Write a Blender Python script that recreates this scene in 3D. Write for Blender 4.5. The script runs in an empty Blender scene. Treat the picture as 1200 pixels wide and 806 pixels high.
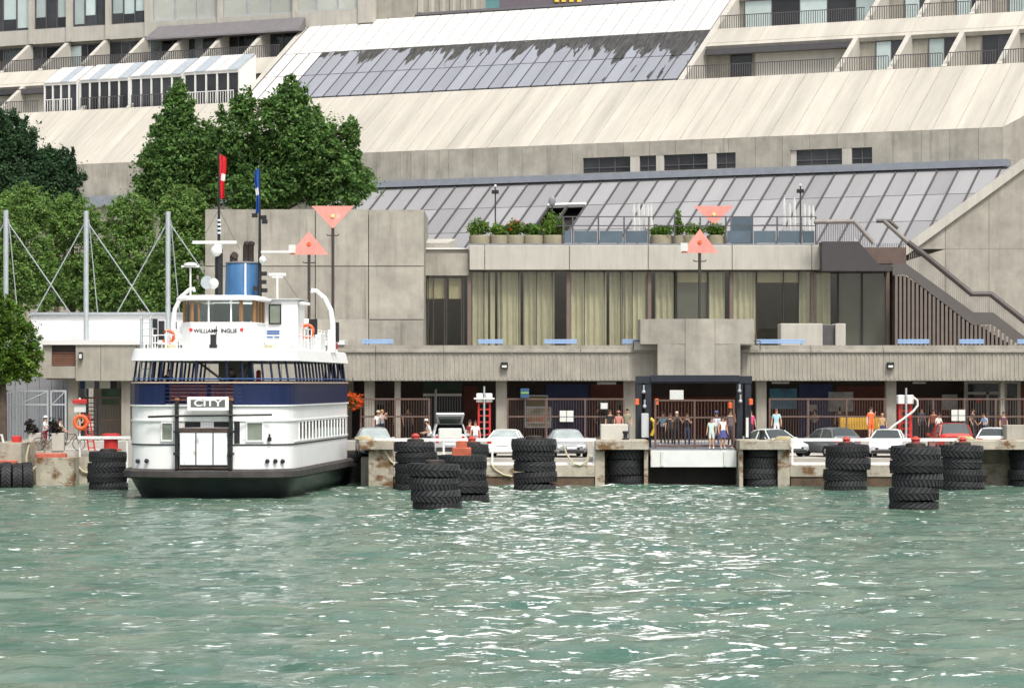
import bpy, math, random
import numpy as np
from mathutils import Vector, Matrix

rng = random.Random(11)
SC = bpy.context.scene
COL = SC.collection

# ------------------------------------------------------------------ camera, sky, sun, exposure
F, H, HY, CX = 3400.0, 5.2, 450.0, 600.0        # focal length in 1200-px units, eye height, eye line
cam = bpy.data.cameras.new('camera')
cam.sensor_width = 36.0
cam.lens = F / 1200.0 * 36.0
cam.shift_y = (HY - 403.0) / 1200.0
cam.clip_start, cam.clip_end = 1.0, 9000.0
camo = bpy.data.objects.new('camera', cam)
camo.location = (0, 0, H)
camo.rotation_euler = (math.pi / 2, 0, 0)
COL.objects.link(camo)
SC.camera = camo

SUN_EL, SUN_AZ = math.radians(57), math.radians(158)     # azimuth from +Y towards +X: behind and right of the camera
world = bpy.data.worlds.new('World')
SC.world = world
world.use_nodes = True
wn = world.node_tree
wn.nodes.clear()
sky = wn.nodes.new('ShaderNodeTexSky')
sky.sky_type = 'NISHITA'
sky.sun_disc = False
sky.sun_elevation = SUN_EL
sky.sun_rotation = SUN_AZ
sky.air_density = 1.0
sky.dust_density = 5.0
sky.ozone_density = 1.0
hsv = wn.nodes.new('ShaderNodeHueSaturation')            # hazy white cloud cover
hsv.inputs['Saturation'].default_value = 0.35
bg = wn.nodes.new('ShaderNodeBackground')
bg.inputs['Strength'].default_value = 0.15
wo = wn.nodes.new('ShaderNodeOutputWorld')
wn.links.new(sky.outputs[0], hsv.inputs['Color'])
wn.links.new(hsv.outputs[0], bg.inputs['Color'])
wn.links.new(bg.outputs[0], wo.inputs['Surface'])
sl = bpy.data.lights.new('sun', 'SUN')
sl.energy = 2.0
sl.angle = math.radians(10)
sl.color = (1.0, 0.96, 0.9)
slo = bpy.data.objects.new('sun', sl)
sdir = Vector((math.sin(SUN_AZ) * math.cos(SUN_EL), math.cos(SUN_AZ) * math.cos(SUN_EL), math.sin(SUN_EL)))
slo.rotation_euler = sdir.to_track_quat('Z', 'Y').to_euler()
slo.location = sdir * 300
COL.objects.link(slo)
vs = SC.view_settings
vs.view_transform = 'Standard'
vs.look = 'None'
vs.gamma = 1.0
vs.exposure = 0.42
vs.use_curve_mapping = False

# ------------------------------------------------------------------ materials
MATS = {}

def M(name, col, rough=0.6, metal=0.0, var=0.10, sc=2.0, bump=0.0, world_co=False, streak=0.0,
      smap=(6, 6, 0.4), spec=0.4, stain=None, rnd=0.0, vein=None, sstart=0.45):
    """procedural surface: base colour, blotchy variation, optional vertical streaks and stains"""
    if name in MATS:
        return MATS[name]
    m = bpy.data.materials.new(name)
    m.use_nodes = True
    nt = m.node_tree
    b = nt.nodes['Principled BSDF']
    b.inputs['Roughness'].default_value = rough
    b.inputs['Metallic'].default_value = metal
    b.inputs['Specular IOR Level'].default_value = spec
    if world_co:
        g = nt.nodes.new('ShaderNodeNewGeometry'); co = g.outputs['Position']
    else:
        g = nt.nodes.new('ShaderNodeTexCoord'); co = g.outputs['Object']
    base = nt.nodes.new('ShaderNodeRGB'); base.outputs[0].default_value = (*col, 1)
    cur = base.outputs[0]

    def noise(scale, vec, detail=5, rgh=0.6):
        n = nt.nodes.new('ShaderNodeTexNoise')
        n.inputs['Scale'].default_value = scale
        n.inputs['Detail'].default_value = detail
        n.inputs['Roughness'].default_value = rgh
        nt.links.new(vec, n.inputs['Vector'])
        return n.outputs['Fac']

    def mapr(fac, a, b_, c, d):
        r = nt.nodes.new('ShaderNodeMapRange')
        for i, v in zip((1, 2, 3, 4), (a, b_, c, d)):
            r.inputs[i].default_value = v
        nt.links.new(fac, r.inputs[0])
        return r.outputs[0]

    def mul(c, fac):
        v = nt.nodes.new('ShaderNodeVectorMath'); v.operation = 'SCALE'
        nt.links.new(c, v.inputs[0]); nt.links.new(fac, v.inputs['Scale'])
        return v.outputs[0]
    nf = None
    if var > 0:
        nf = noise(sc, co)
        cur = mul(cur, mapr(nf, 0.3, 0.7, 1 - var, 1 + var))
    if rnd > 0:
        oi = nt.nodes.new('ShaderNodeObjectInfo')
        cur = mul(cur, mapr(oi.outputs['Random'], 0, 1, 1 - rnd, 1 + rnd))
    if streak > 0:
        mp = nt.nodes.new('ShaderNodeMapping'); mp.inputs['Scale'].default_value = smap
        nt.links.new(co, mp.inputs['Vector'])
        cur = mul(cur, mapr(noise(1.0, mp.outputs[0], 6, 0.7), sstart, 0.75, 1.0, 1 - streak))
    if stain:
        scol, ssc, lo, hi = stain
        mp = nt.nodes.new('ShaderNodeMapping'); mp.inputs['Scale'].default_value = ssc
        nt.links.new(co, mp.inputs['Vector'])
        fac = mapr(noise(1.0, mp.outputs[0], 6, 0.65), lo, hi, 0, 1)
        mx = nt.nodes.new('ShaderNodeMix'); mx.data_type = 'RGBA'
        nt.links.new(fac, mx.inputs[0]); nt.links.new(cur, mx.inputs[6])
        mx.inputs[7].default_value = (*scol, 1)
        cur = mx.outputs[2]
    nt.links.new(cur, b.inputs['Base Color'])
    if bump > 0:
        bp = nt.nodes.new('ShaderNodeBump'); bp.inputs['Strength'].default_value = bump
        bp.inputs['Distance'].default_value = 0.05
        nt.links.new(noise(sc * 6, co), bp.inputs['Height'])
        nt.links.new(bp.outputs[0], b.inputs['Normal'])
    MATS[name] = m
    return m


def glass(name, tint=(0.5, 0.55, 0.55), refl=0.25, rough=0.02):
    """window glass: a tinted see-through sheet with a mirror coat"""
    if name in MATS:
        return MATS[name]
    m = bpy.data.materials.new(name); m.use_nodes = True
    nt = m.node_tree
    nt.nodes.remove(nt.nodes['Principled BSDF'])
    out = nt.nodes['Material Output']
    t = nt.nodes.new('ShaderNodeBsdfTransparent'); t.inputs[0].default_value = (*tint, 1)
    g = nt.nodes.new('ShaderNodeBsdfGlossy'); g.inputs['Roughness'].default_value = rough
    g.inputs[0].default_value = (0.95, 0.97, 1, 1)
    lw = nt.nodes.new('ShaderNodeLayerWeight'); lw.inputs[0].default_value = 0.5
    pw = nt.nodes.new('ShaderNodeMath'); pw.operation = 'POWER'; pw.inputs[1].default_value = 4.0
    nt.links.new(lw.outputs['Facing'], pw.inputs[0])
    r = nt.nodes.new('ShaderNodeMapRange')
    r.inputs[3].default_value = refl; r.inputs[4].default_value = 0.9
    nt.links.new(pw.outputs[0], r.inputs[0])
    mx = nt.nodes.new('ShaderNodeMixShader')
    nt.links.new(r.outputs[0], mx.inputs[0]); nt.links.new(t.outputs[0], mx.inputs[1]); nt.links.new(g.outputs[0], mx.inputs[2])
    nt.links.new(mx.outputs[0], out.inputs['Surface'])
    MATS[name] = m
    return m

# ------------------------------------------------------------------ mesh helpers
BASE = {}


class MB:
    def __init__(self):
        self.v = []; self.f = []; self.mi = []; self.cm = 0

    def add(self, vs_, fs):
        o = len(self.v)
        self.v += [tuple(p) for p in vs_]
        self.f += [tuple(i + o for i in f) for f in fs]
        self.mi += [self.cm] * len(fs)
        return self

    def hexa(self, p):
        """8 points: 0-3 one face, 4-7 the opposite face in the same order"""
        return self.add(p, [(3, 2, 1, 0), (4, 5, 6, 7), (0, 1, 5, 4), (1, 2, 6, 5), (2, 3, 7, 6), (3, 0, 4, 7)])

    def box(self, x0, x1, y0, y1, z0, z1):
        return self.hexa([(x0, y0, z0), (x1, y0, z0), (x1, y1, z0), (x0, y1, z0),
                          (x0, y0, z1), (x1, y0, z1), (x1, y1, z1), (x0, y1, z1)])

    def bbox(self, x0, x1, y0, y1, z0, z1, b=0.02):
        """box with its upright and top edges chamfered"""
        ring = lambda e: [(x0 + b + e, y0 + e), (x1 - b - e, y0 + e), (x1 - e, y0 + b + e), (x1 - e, y1 - b - e),
                          (x1 - b - e, y1 - e), (x0 + b + e, y1 - e), (x0 + e, y1 - b - e), (x0 + e, y0 + b + e)]
        vs_ = [(x, y, z0) for x, y in ring(0)] + [(x, y, z1 - b) for x, y in ring(0)] + [(x, y, z1) for x, y in ring(b)]
        fs = [tuple(range(7, -1, -1)), tuple(range(16, 24))]
        for k in (0, 8):
            fs += [(k + i, k + (i + 1) % 8, k + 8 + (i + 1) % 8, k + 8 + i) for i in range(8)]
        return self.add(vs_, fs)

    def prism(self, poly, axis, a, b):
        """extrude a 2-D polygon along an axis ('x','y','z') from a to b"""
        def pt(p, t):
            return {'x': (t, p[0], p[1]), 'y': (p[0], t, p[1]), 'z': (p[0], p[1], t)}[axis]
        n = len(poly)
        vs_ = [pt(p, a) for p in poly] + [pt(p, b) for p in poly]
        fs = [tuple(range(n - 1, -1, -1)), tuple(range(n, 2 * n))]
        fs += [(i, (i + 1) % n, n + (i + 1) % n, n + i) for i in range(n)]
        return self.add(vs_, fs)

    def tube(self, path, r, n=6, cap=True):
        pts = [Vector(p) for p in path]
        rs = r if isinstance(r, (list, tuple)) else [r] * len(pts)
        vs_ = []; fs = []
        prev = None
        for i, p in enumerate(pts):
            a = pts[max(i - 1, 0)]; b = pts[min(i + 1, len(pts) - 1)]
            t = (b - a).normalized()
            if prev is None:
                ref = Vector((0, 0, 1)) if abs(t.z) < 0.9 else Vector((1, 0, 0))
                e1 = t.cross(ref).normalized()
            else:
                e1 = (prev - t * prev.dot(t)).normalized()
            e2 = t.cross(e1); prev = e1
            for k in range(n):
                an = 2 * math.pi * k / n
                vs_.append(p + (e1 * math.cos(an) + e2 * math.sin(an)) * rs[i])
        for i in range(len(pts) - 1):
            for k in range(n):
                fs.append((i * n + k, i * n + (k + 1) % n, (i + 1) * n + (k + 1) % n, (i + 1) * n + k))
        if cap:
            fs.append(tuple(range(n - 1, -1, -1)))
            fs.append(tuple(range((len(pts) - 1) * n, len(pts) * n)))
        return self.add(vs_, fs)

    def lathe(self, prof, n=16, c=(0, 0, 0), closed=False, sx=1.0, sy=1.0):
        """prof: list of (radius, z)"""
        vs_ = []; fs = []
        for r, z in prof:
            for k in range(n):
                an = 2 * math.pi * k / n
                vs_.append((c[0] + r * sx * math.cos(an), c[1] + r * sy * math.sin(an), c[2] + z))
        m = len(prof)
        for i in range(m if closed else m - 1):
            j = (i + 1) % m
            for k in range(n):
                fs.append((i * n + k, i * n + (k + 1) % n, j * n + (k + 1) % n, j * n + k))
        if not closed:
            fs.append(tuple(range(n - 1, -1, -1))); fs.append(tuple(range((m - 1) * n, m * n)))
        return self.add(vs_, fs)

    def ball(self, c, r, n=8, m=6, s=(1, 1, 1)):
        prof = [(max(math.sin(math.pi * i / m), 0.02) * r, -math.cos(math.pi * i / m) * r * s[2]) for i in range(m + 1)]
        return self.lathe(prof, n, c, sx=s[0], sy=s[1])

    def build(self, name, mat, parent=None, smooth=False, loc=None):
        me = bpy.data.meshes.new(name)
        off = Vector((0, 0, 0))
        if parent is not None:
            r = parent
            while r.parent is not None:
                r = r.parent
            off = BASE.get(r.name, off)
        if off.length > 0:
            vv = [(x - off.x, y - off.y, z - off.z) for x, y, z in self.v]
        else:
            vv = self.v
        me.from_pydata(vv, [], self.f)
        mats = mat if isinstance(mat, (list, tuple)) else [mat]
        for q in mats:
            me.materials.append(q)
        if len(mats) > 1:
            me.polygons.foreach_set('material_index', self.mi)
        if smooth:
            me.shade_smooth() if hasattr(me, 'shade_smooth') else None
            try:
                me.set_sharp_from_angle(angle=math.radians(38))
            except Exception:
                pass
        me.update()
        o = bpy.data.objects.new(name, me)
        COL.objects.link(o)
        o.parent = parent
        if loc is not None:
            o.location = loc
        return o


def tag(o, label=None, cat=None, group=None, kind=None):
    if label: o['label'] = label
    if cat: o['category'] = cat
    if group: o['group'] = group
    if kind: o['kind'] = kind
    return o


def thing(name, label, cat, loc=(0, 0, 0), rz=0.0, group=None, world_mode=False):
    o = bpy.data.objects.new(name, None)
    o.empty_display_size = 0.2
    COL.objects.link(o)
    o.location = loc
    o.rotation_euler = (0, 0, rz)
    if world_mode:
        BASE[o.name] = Vector(loc)
    return tag(o, label, cat, group)


def struct(mb, name, mat, smooth=False):
    return tag(mb.build(name, mat, smooth=smooth), kind='structure')


def copy_tree(o, parent=None):
    c = o.copy(); COL.objects.link(c); c.parent = parent
    for ch in list(o.children):
        copy_tree(ch, c)
    return c


def share(o, parent, loc):
    """another piece with the same mesh"""
    c = o.copy(); COL.objects.link(c); c.parent = parent; c.location = loc
    return c


def XP(px, Y): return (px - CX) / F * Y
def ZP(py, Y): return H - (py - HY) / F * Y
def P(px, py, Y): return Vector((XP(px, Y), Y, ZP(py, Y)))


def text_mesh(s, size, depth=0.01):
    cu = bpy.data.curves.new('lettering', 'FONT')
    cu.body = s; cu.size = size; cu.extrude = depth; cu.offset = size * .022
    cu.align_x = 'CENTER'; cu.align_y = 'CENTER'
    t = bpy.data.objects.new('lettering', cu); COL.objects.link(t)
    dg = bpy.context.evaluated_depsgraph_get()
    me = bpy.data.meshes.new_from_object(t.evaluated_get(dg))
    bpy.data.objects.remove(t); bpy.data.curves.remove(cu)
    return me


def text_obj(s, size, mat, parent, loc, rx=math.pi / 2, rz=0.0, sx=1.0):
    me = text_mesh(s, size); me.materials.clear(); me.materials.append(mat)
    o = bpy.data.objects.new('lettering', me); COL.objects.link(o)
    o.parent = parent; o.location = loc; o.rotation_euler = (rx, 0, rz); o.scale = (sx, 1, 1)
    return o

# palette
CONC = M('weathered_concrete', (0.335, 0.315, 0.27), 0.9, var=0.16, sc=0.9, world_co=True, streak=0.30, smap=(1.6, 1.6, 0.10), bump=0.3, spec=0.2)
CONC_R = M('ribbed_concrete', (0.36, 0.34, 0.29), 0.9, var=0.13, sc=0.9, world_co=True, streak=0.26, smap=(3.2, 3.2, 0.35), bump=0.3, spec=0.2, sstart=0.35)
CONC_L = M('pale_concrete', (0.46, 0.44, 0.39), 0.9, var=0.08, sc=0.7, world_co=True, streak=0.18, smap=(3, 3, 0.2), spec=0.2)
CONC_P = M('panel_concrete', (0.345, 0.325, 0.28), 0.9, var=0.18, sc=0.8, world_co=True, streak=0.26, smap=(1.5, 1.5, 0.16), rnd=0.08, spec=0.2, bump=0.3, stain=((.12, .105, .085), (1.7, 1.7, .10), .60, .82))
CONC_S = M('slope_concrete', (0.60, 0.56, 0.48), 0.9, var=0.07, sc=0.6, world_co=True, rnd=0.05, spec=0.2, bump=0.15)
QUAYC = M('quay_concrete', (0.42, 0.385, 0.31), 0.95, var=0.18, sc=1.2, world_co=True, streak=0.35, smap=(2, 2, 0.35), bump=0.5, spec=0.2,
          stain=((0.16, 0.09, 0.045), (0.9, 0.9, 1.3), 0.52, 0.62))
WETC = M('wet_concrete', (0.10, 0.065, 0.04), 0.6, var=0.35, sc=2.5, world_co=True, bump=0.5)
PAVE = M('plaza_paving', (0.42, 0.40, 0.36), 0.9, var=0.12, sc=0.6, world_co=True, bump=0.2)
WHITE = M('white_paint', (0.80, 0.80, 0.78), 0.45, var=0.04, sc=1.5, streak=0.12, smap=(5, 5, 0.3), sstart=0.5)
WHITEP = M('white_panel', (0.70, 0.695, 0.67), 0.5, var=0.04, sc=0.5, rnd=0.04)
BLACK = M('black_paint', (0.018, 0.018, 0.02), 0.5, var=0.3, sc=3)
DARK = M('dark_interior', (0.02, 0.018, 0.018), 0.9, var=0.3, sc=1)
BROWN = M('brown_paint', (0.12, 0.075, 0.06), 0.6, var=0.15, sc=3)
DBROWN = M('dark_bronze', (0.055, 0.045, 0.042), 0.5, var=0.12, sc=3)
RED = M('red_paint', (0.50, 0.035, 0.03), 0.5, var=0.15, sc=3)
ORANGE = M('orange_plastic', (0.75, 0.13, 0.035), 0.5, var=0.1, sc=3)
PINK = M('salmon_board', (0.80, 0.31, 0.26), 0.65, var=0.10, sc=1.8, streak=.2, smap=(4, 4, .6), stain=((.75, .5, .45), (1.5, 1.5, 1.5), .6, .75))
BLUEP = M('navy_paint', (0.012, 0.030, 0.125), 0.4, var=0.12, sc=2)
STEEL = M('galvanised_steel', (0.45, 0.49, 0.51), 0.45, metal=0.4, var=0.08, sc=4)
GREYM = M('grey_metal', (0.22, 0.23, 0.25), 0.5, metal=0.2, var=0.1, sc=3)
RUBBER = M('tyre_rubber', (0.013, 0.0135, 0.015), 0.7, var=0.35, sc=2.5, bump=0.4, rnd=0.25)
RUST = M('rusty_steel', (0.20, 0.085, 0.035), 0.8, var=0.4, sc=4, bump=0.4)
ROPE = M('mooring_rope', (0.55, 0.50, 0.33), 0.9, var=0.15, sc=8)
GLASSD = glass('window_glass', (0.45, 0.47, 0.46), 0.10)

# ================================================================== SETTING: water, ground, quay
def water_material():
    m = bpy.data.materials.new('harbour_water'); m.use_nodes = True
    nt = m.node_tree; b = nt.nodes['Principled BSDF']
    g = nt.nodes.new('ShaderNodeNewGeometry')

    def noise(scale, sx, sy, detail=4, rough=0.6, dist=0.0, off=0.0):
        mp = nt.nodes.new('ShaderNodeMapping'); mp.inputs['Scale'].default_value = (sx, sy, 1)
        mp.inputs['Location'].default_value = (off, off * 1.7, 0)
        nt.links.new(g.outputs['Position'], mp.inputs['Vector'])
        n = nt.nodes.new('ShaderNodeTexNoise'); n.inputs['Scale'].default_value = scale
        n.inputs['Detail'].default_value = detail; n.inputs['Roughness'].default_value = rough
        n.inputs['Distortion'].default_value = dist
        nt.links.new(mp.outputs[0], n.inputs['Vector'])
        return n.outputs['Fac']

    def math_(op, a, b_=None):
        n = nt.nodes.new('ShaderNodeMath'); n.operation = op
        for i, q in enumerate((a, b_)):
            if q is None: continue
            if isinstance(q, (int, float)): n.inputs[i].default_value = q
            else: nt.links.new(q, n.inputs[i])
        return n.outputs[0]

    def mapr(fac, a, b_, c, d, smooth=False):
        r = nt.nodes.new('ShaderNodeMapRange')
        if smooth: r.interpolation_type = 'SMOOTHSTEP'
        for i, q in zip((1, 2, 3, 4), (a, b_, c, d)): r.inputs[i].default_value = q
        nt.links.new(fac, r.inputs[0]); return r.outputs[0]
    sep = nt.nodes.new('ShaderNodeSeparateXYZ'); nt.links.new(g.outputs['Position'], sep.inputs[0])
    # churned water: the wash of a boat that has just left the middle slip, and a small patch to the left
    xw = math_('ABSOLUTE', math_('SUBTRACT', sep.outputs[0], 2.6))
    xw = math_('DIVIDE', xw, math_('ADD', math_('MULTIPLY', sep.outputs[1], 0.055), 1.0))
    wash = mapr(xw, 0.2, 1.75, 1.0, 0.0, True)
    big = noise(0.10, 1, 0.6, 3, 0.6, off=3.1)
    wash = math_('MULTIPLY', wash, mapr(big, 0.3, 0.62, 0.45, 1.15))
    # colour of the silty green water
    mx = nt.nodes.new('ShaderNodeMix'); mx.data_type = 'RGBA'
    nt.links.new(mapr(noise(0.35, 1, 1.8, 4, 0.6), 0.35, 0.65, 0, 1), mx.inputs[0])
    mx.inputs[6].default_value = (0.045, 0.122, 0.086, 1); mx.inputs[7].default_value = (0.145, 0.198, 0.142, 1)
    # white flecks, some foam, mostly painted-in glints: thin stretched scraps, thick in the wash, sparse elsewhere
    f1 = noise(3.2, 0.42, 1.0, 4, 0.6, 0.4, off=7.0)
    f2 = noise(8.0, 0.42, 1.0, 3, 0.6, 0.3, off=1.0)
    f3 = noise(0.40, 1.0, 0.8, 2, 0.5, 0.0, off=12.0)
    thr = mapr(wash, 0, 1, 0.645, 0.581)
    s = math_('ADD', math_('MULTIPLY', f1, 0.62), math_('ADD', math_('MULTIPLY', f2, 0.30), math_('MULTIPLY', f3, 0.16)))
    fm = mapr(math_('SUBTRACT', s, thr), 0.0, 0.022, 0.0, 1.0)
    fx = nt.nodes.new('ShaderNodeMix'); fx.data_type = 'RGBA'
    nt.links.new(fm, fx.inputs[0]); nt.links.new(mx.outputs[2], fx.inputs[6]); fx.inputs[7].default_value = (0.86, 0.88, 0.87, 1)
    nt.links.new(fx.outputs[2], b.inputs['Base Color'])
    nt.links.new(mapr(fm, 0, 1, 0.06, 0.7), b.inputs['Roughness'])
    b.inputs['IOR'].default_value = 1.33
    h = math_('ADD', math_('MULTIPLY', noise(1.15, 0.8, 1.5, 3, 0.55, 0.3), 0.85), math_('MULTIPLY', noise(5.0, 0.7, 1.5, 4, 0.65, 0.2, 5), 0.40))
    bp = nt.nodes.new('ShaderNodeBump'); bp.inputs['Distance'].default_value = 0.32
    nt.links.new(mapr(wash, 0, 1, 0.55, 1.0), bp.inputs['Strength'])
    nt.links.new(h, bp.inputs['Height']); nt.links.new(bp.outputs[0], b.inputs['Normal'])
    return m


ys = [-3000, -300, -60, -10, 8, 16]
ys += list(np.arange(20, 50, 0.22)) + list(np.arange(50, 90, 0.30)) + list(np.arange(90, 162, 0.45)) + [175]
xs = [-3000, -400, -120, -60] + list(np.arange(-36, 36.01, 0.24)) + [60, 120, 400, 3000]
gx, gy = np.meshgrid(np.array(xs), np.array(ys))
nr = np.random.RandomState(4)
gz = np.zeros_like(gx)
for lam, amp, cnt in ((5.5, 0.020, 4), (2.8, 0.022, 6), (1.6, 0.016, 8)):
    for _ in range(cnt):
        an = nr.normal(math.pi / 2, 0.55); l = lam * nr.uniform(0.8, 1.25)
        gz += amp * np.sin((gx * math.cos(an) + gy * math.sin(an)) * 2 * math.pi / l + nr.uniform(0, 6.28))
fade = np.clip((40 - np.abs(gx)) / 6, 0, 1) * np.clip((gy - 14) / 8, 0, 1) * np.clip((160 - gy) / 3, 0, 1)
rough_patch = 0.60 + 0.5 * np.exp(-((gx - 3) / 8.0) ** 2)
gz *= fade * rough_patch
nyy, nxx = gx.shape
idx = np.arange(nyy * nxx).reshape(nyy, nxx)
quads = np.stack([idx[:-1, :-1], idx[:-1, 1:], idx[1:, 1:], idx[1:, :-1]], -1).reshape(-1, 4)
wm = bpy.data.meshes.new('water')
wm.from_pydata(np.stack([gx, gy, gz], -1).reshape(-1, 3).tolist(), [], quads.tolist())
wm.materials.append(water_material()); wm.shade_smooth()
wo_ = bpy.data.objects.new('water', wm); COL.objects.link(wo_); tag(wo_, kind='structure')

PZ = 2.1                     # plaza level
QZ = 1.10                    # lower quay where the cars stand
mb = MB()
mb.box(-3000, 3000, 157, 6000, -2, PZ)
struct(mb, 'ground', PAVE)

EDGE = 147.0
X = lambda px: XP(px, EDGE)
mb = MB()
mb.box(X(461), X(697), EDGE, 157, 0.52, QZ)
mb.box(X(926), X(1119), EDGE, 157, 0.52, QZ)
mb.box(X(700), X(757), EDGE + 2.0, 157, -1.5, QZ)
mb.box(X(868), X(926), EDGE + 2.0, 157, -1.5, QZ)
mb.box(X(1121), X(1350), EDGE + 2.0, 157, -1.5, QZ)
struct(mb, 'quay', QUAYC)
mb = MB()
mb.box(X(461.5), X(696.5), EDGE + .06, 156, -1.5, 0.515)
mb.box(X(927), X(1118), EDGE + .06, 156, -1.5, 0.515)
struct(mb, 'quay_footing', WETC)
# concrete pier heads: a cap slab on two cheeks with a bay between for the fender tyres
def pier(a, b, ca, cb):
    mb = MB()
    mb.bbox(X(a), X(b), EDGE - .35, EDGE + 3.4, 1.90, 2.36, .04)
    mb.box(X(a) + .02, X(a) + ca, EDGE, EDGE + 3.4, -1.5, 1.897)
    if cb: mb.box(X(b) - cb, X(b) - .02, EDGE, EDGE + 3.4, -1.5, 1.897)
    mb.box(X(a) + .02 + ca, X(b) - .02 - cb, EDGE + 2.4, EDGE + 3.35, -1.5, 1.897)
    struct(mb, 'pier_head', QUAYC)
pier(697, 760, .50, .22)
pier(866, 926, .20, .62)
pier(1119, 1300, .62, 0)
mb = MB()
mb.bbox(X(421), X(461), EDGE - .35, EDGE + 3.4, 1.90, 2.36, .04)
mb.box(X(432), X(461) - .02, EDGE, EDGE + 3.4, -1.5, 1.897)
struct(mb, 'pier_head', QUAYC)
# left quay
mb = MB()
mb.box(XP(-400, 150), XP(-6, 150), 146.5, 157, -1.5, 1.95)
mb.box(XP(-6, 148), XP(29, 148), 147.0, 157, -1.5, 2.22)
mb.box(XP(29, 149), XP(42, 149), 151.5, 157, -1.5, 1.72)
mb.box(XP(42, 149), XP(86, 149), 149.2, 157, -1.5, 1.42)
mb.box(XP(86, 149), XP(107, 149), 151.0, 157, -1.5, 1.42)
struct(mb, 'quay', QUAYC)
mb = MB(); mb.box(XP(42.2, 149), XP(107, 149), 152, 157.3, 1.425, 1.72)
struct(mb, 'pavement', PAVE)

# ================================================================== HOTEL (a terraced A-frame block, turned about 26 degrees)
_a = 1.34e-4
HN = Vector((_a * F, 1 - 575 * _a)).normalized()          # horizontal, into the building
HU = Vector((HN.y, -HN.x))                                # along the front, to the right
HO = Vector((575 / F * 205, 205.0))
HK = 0.68                                                 # rise per metre of set-back
Z1, ZA, ZAB, ZB, ZBT = 23.35, 28.72, 31.75, 33.38, 36.45
def hp(u, n, z):
    q = HO + HU * u + HN * n
    return (q.x, q.y, z)
def sn(z): return (z - Z1) / HK
_L = math.hypot(1, HK)
def sp(u, z, t=0.0):
    """point on the sloping front at height z, pushed out by t"""
    return hp(u, sn(z) - t * HK / _L, z + t / _L)
def solve(px, py, sloped=True, n0=0.0):
    d = Vector(((px - CX) / F, 1.0)); dz = (HY - py) / F
    if sloped: t = (HN.dot(HO) + (H - Z1) / HK + n0) / (HN.dot(d) - dz / HK)
    else: t = (HN.dot(HO) + n0) / HN.dot(d)
    p = d * t
    return HU.dot(p - HO), H + t * dz
def slab(mb, u0, u1, z0, z1, t1=0.0, t0=-0.35, z0r=None, g=0.0):
    z0r = z0 if z0r is None else z0r
    u0 += g; u1 -= g
    mb.hexa([sp(u0, z0, t0), sp(u1, z0r, t0), sp(u1, z1, t0), sp(u0, z1, t0),
             sp(u0, z0, t1), sp(u1, z0r, t1), sp(u1, z1, t1), sp(u0, z1, t1)])
    return mb
def hbox(mb, u0, u1, n0, n1, z0, z1):
    mb.hexa([hp(u0, n0, z0), hp(u1, n0, z0), hp(u1, n1, z0), hp(u0, n1, z0),
             hp(u0, n0, z1), hp(u1, n0, z1), hp(u1, n1, z1), hp(u0, n1, z1)])
    return mb

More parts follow.
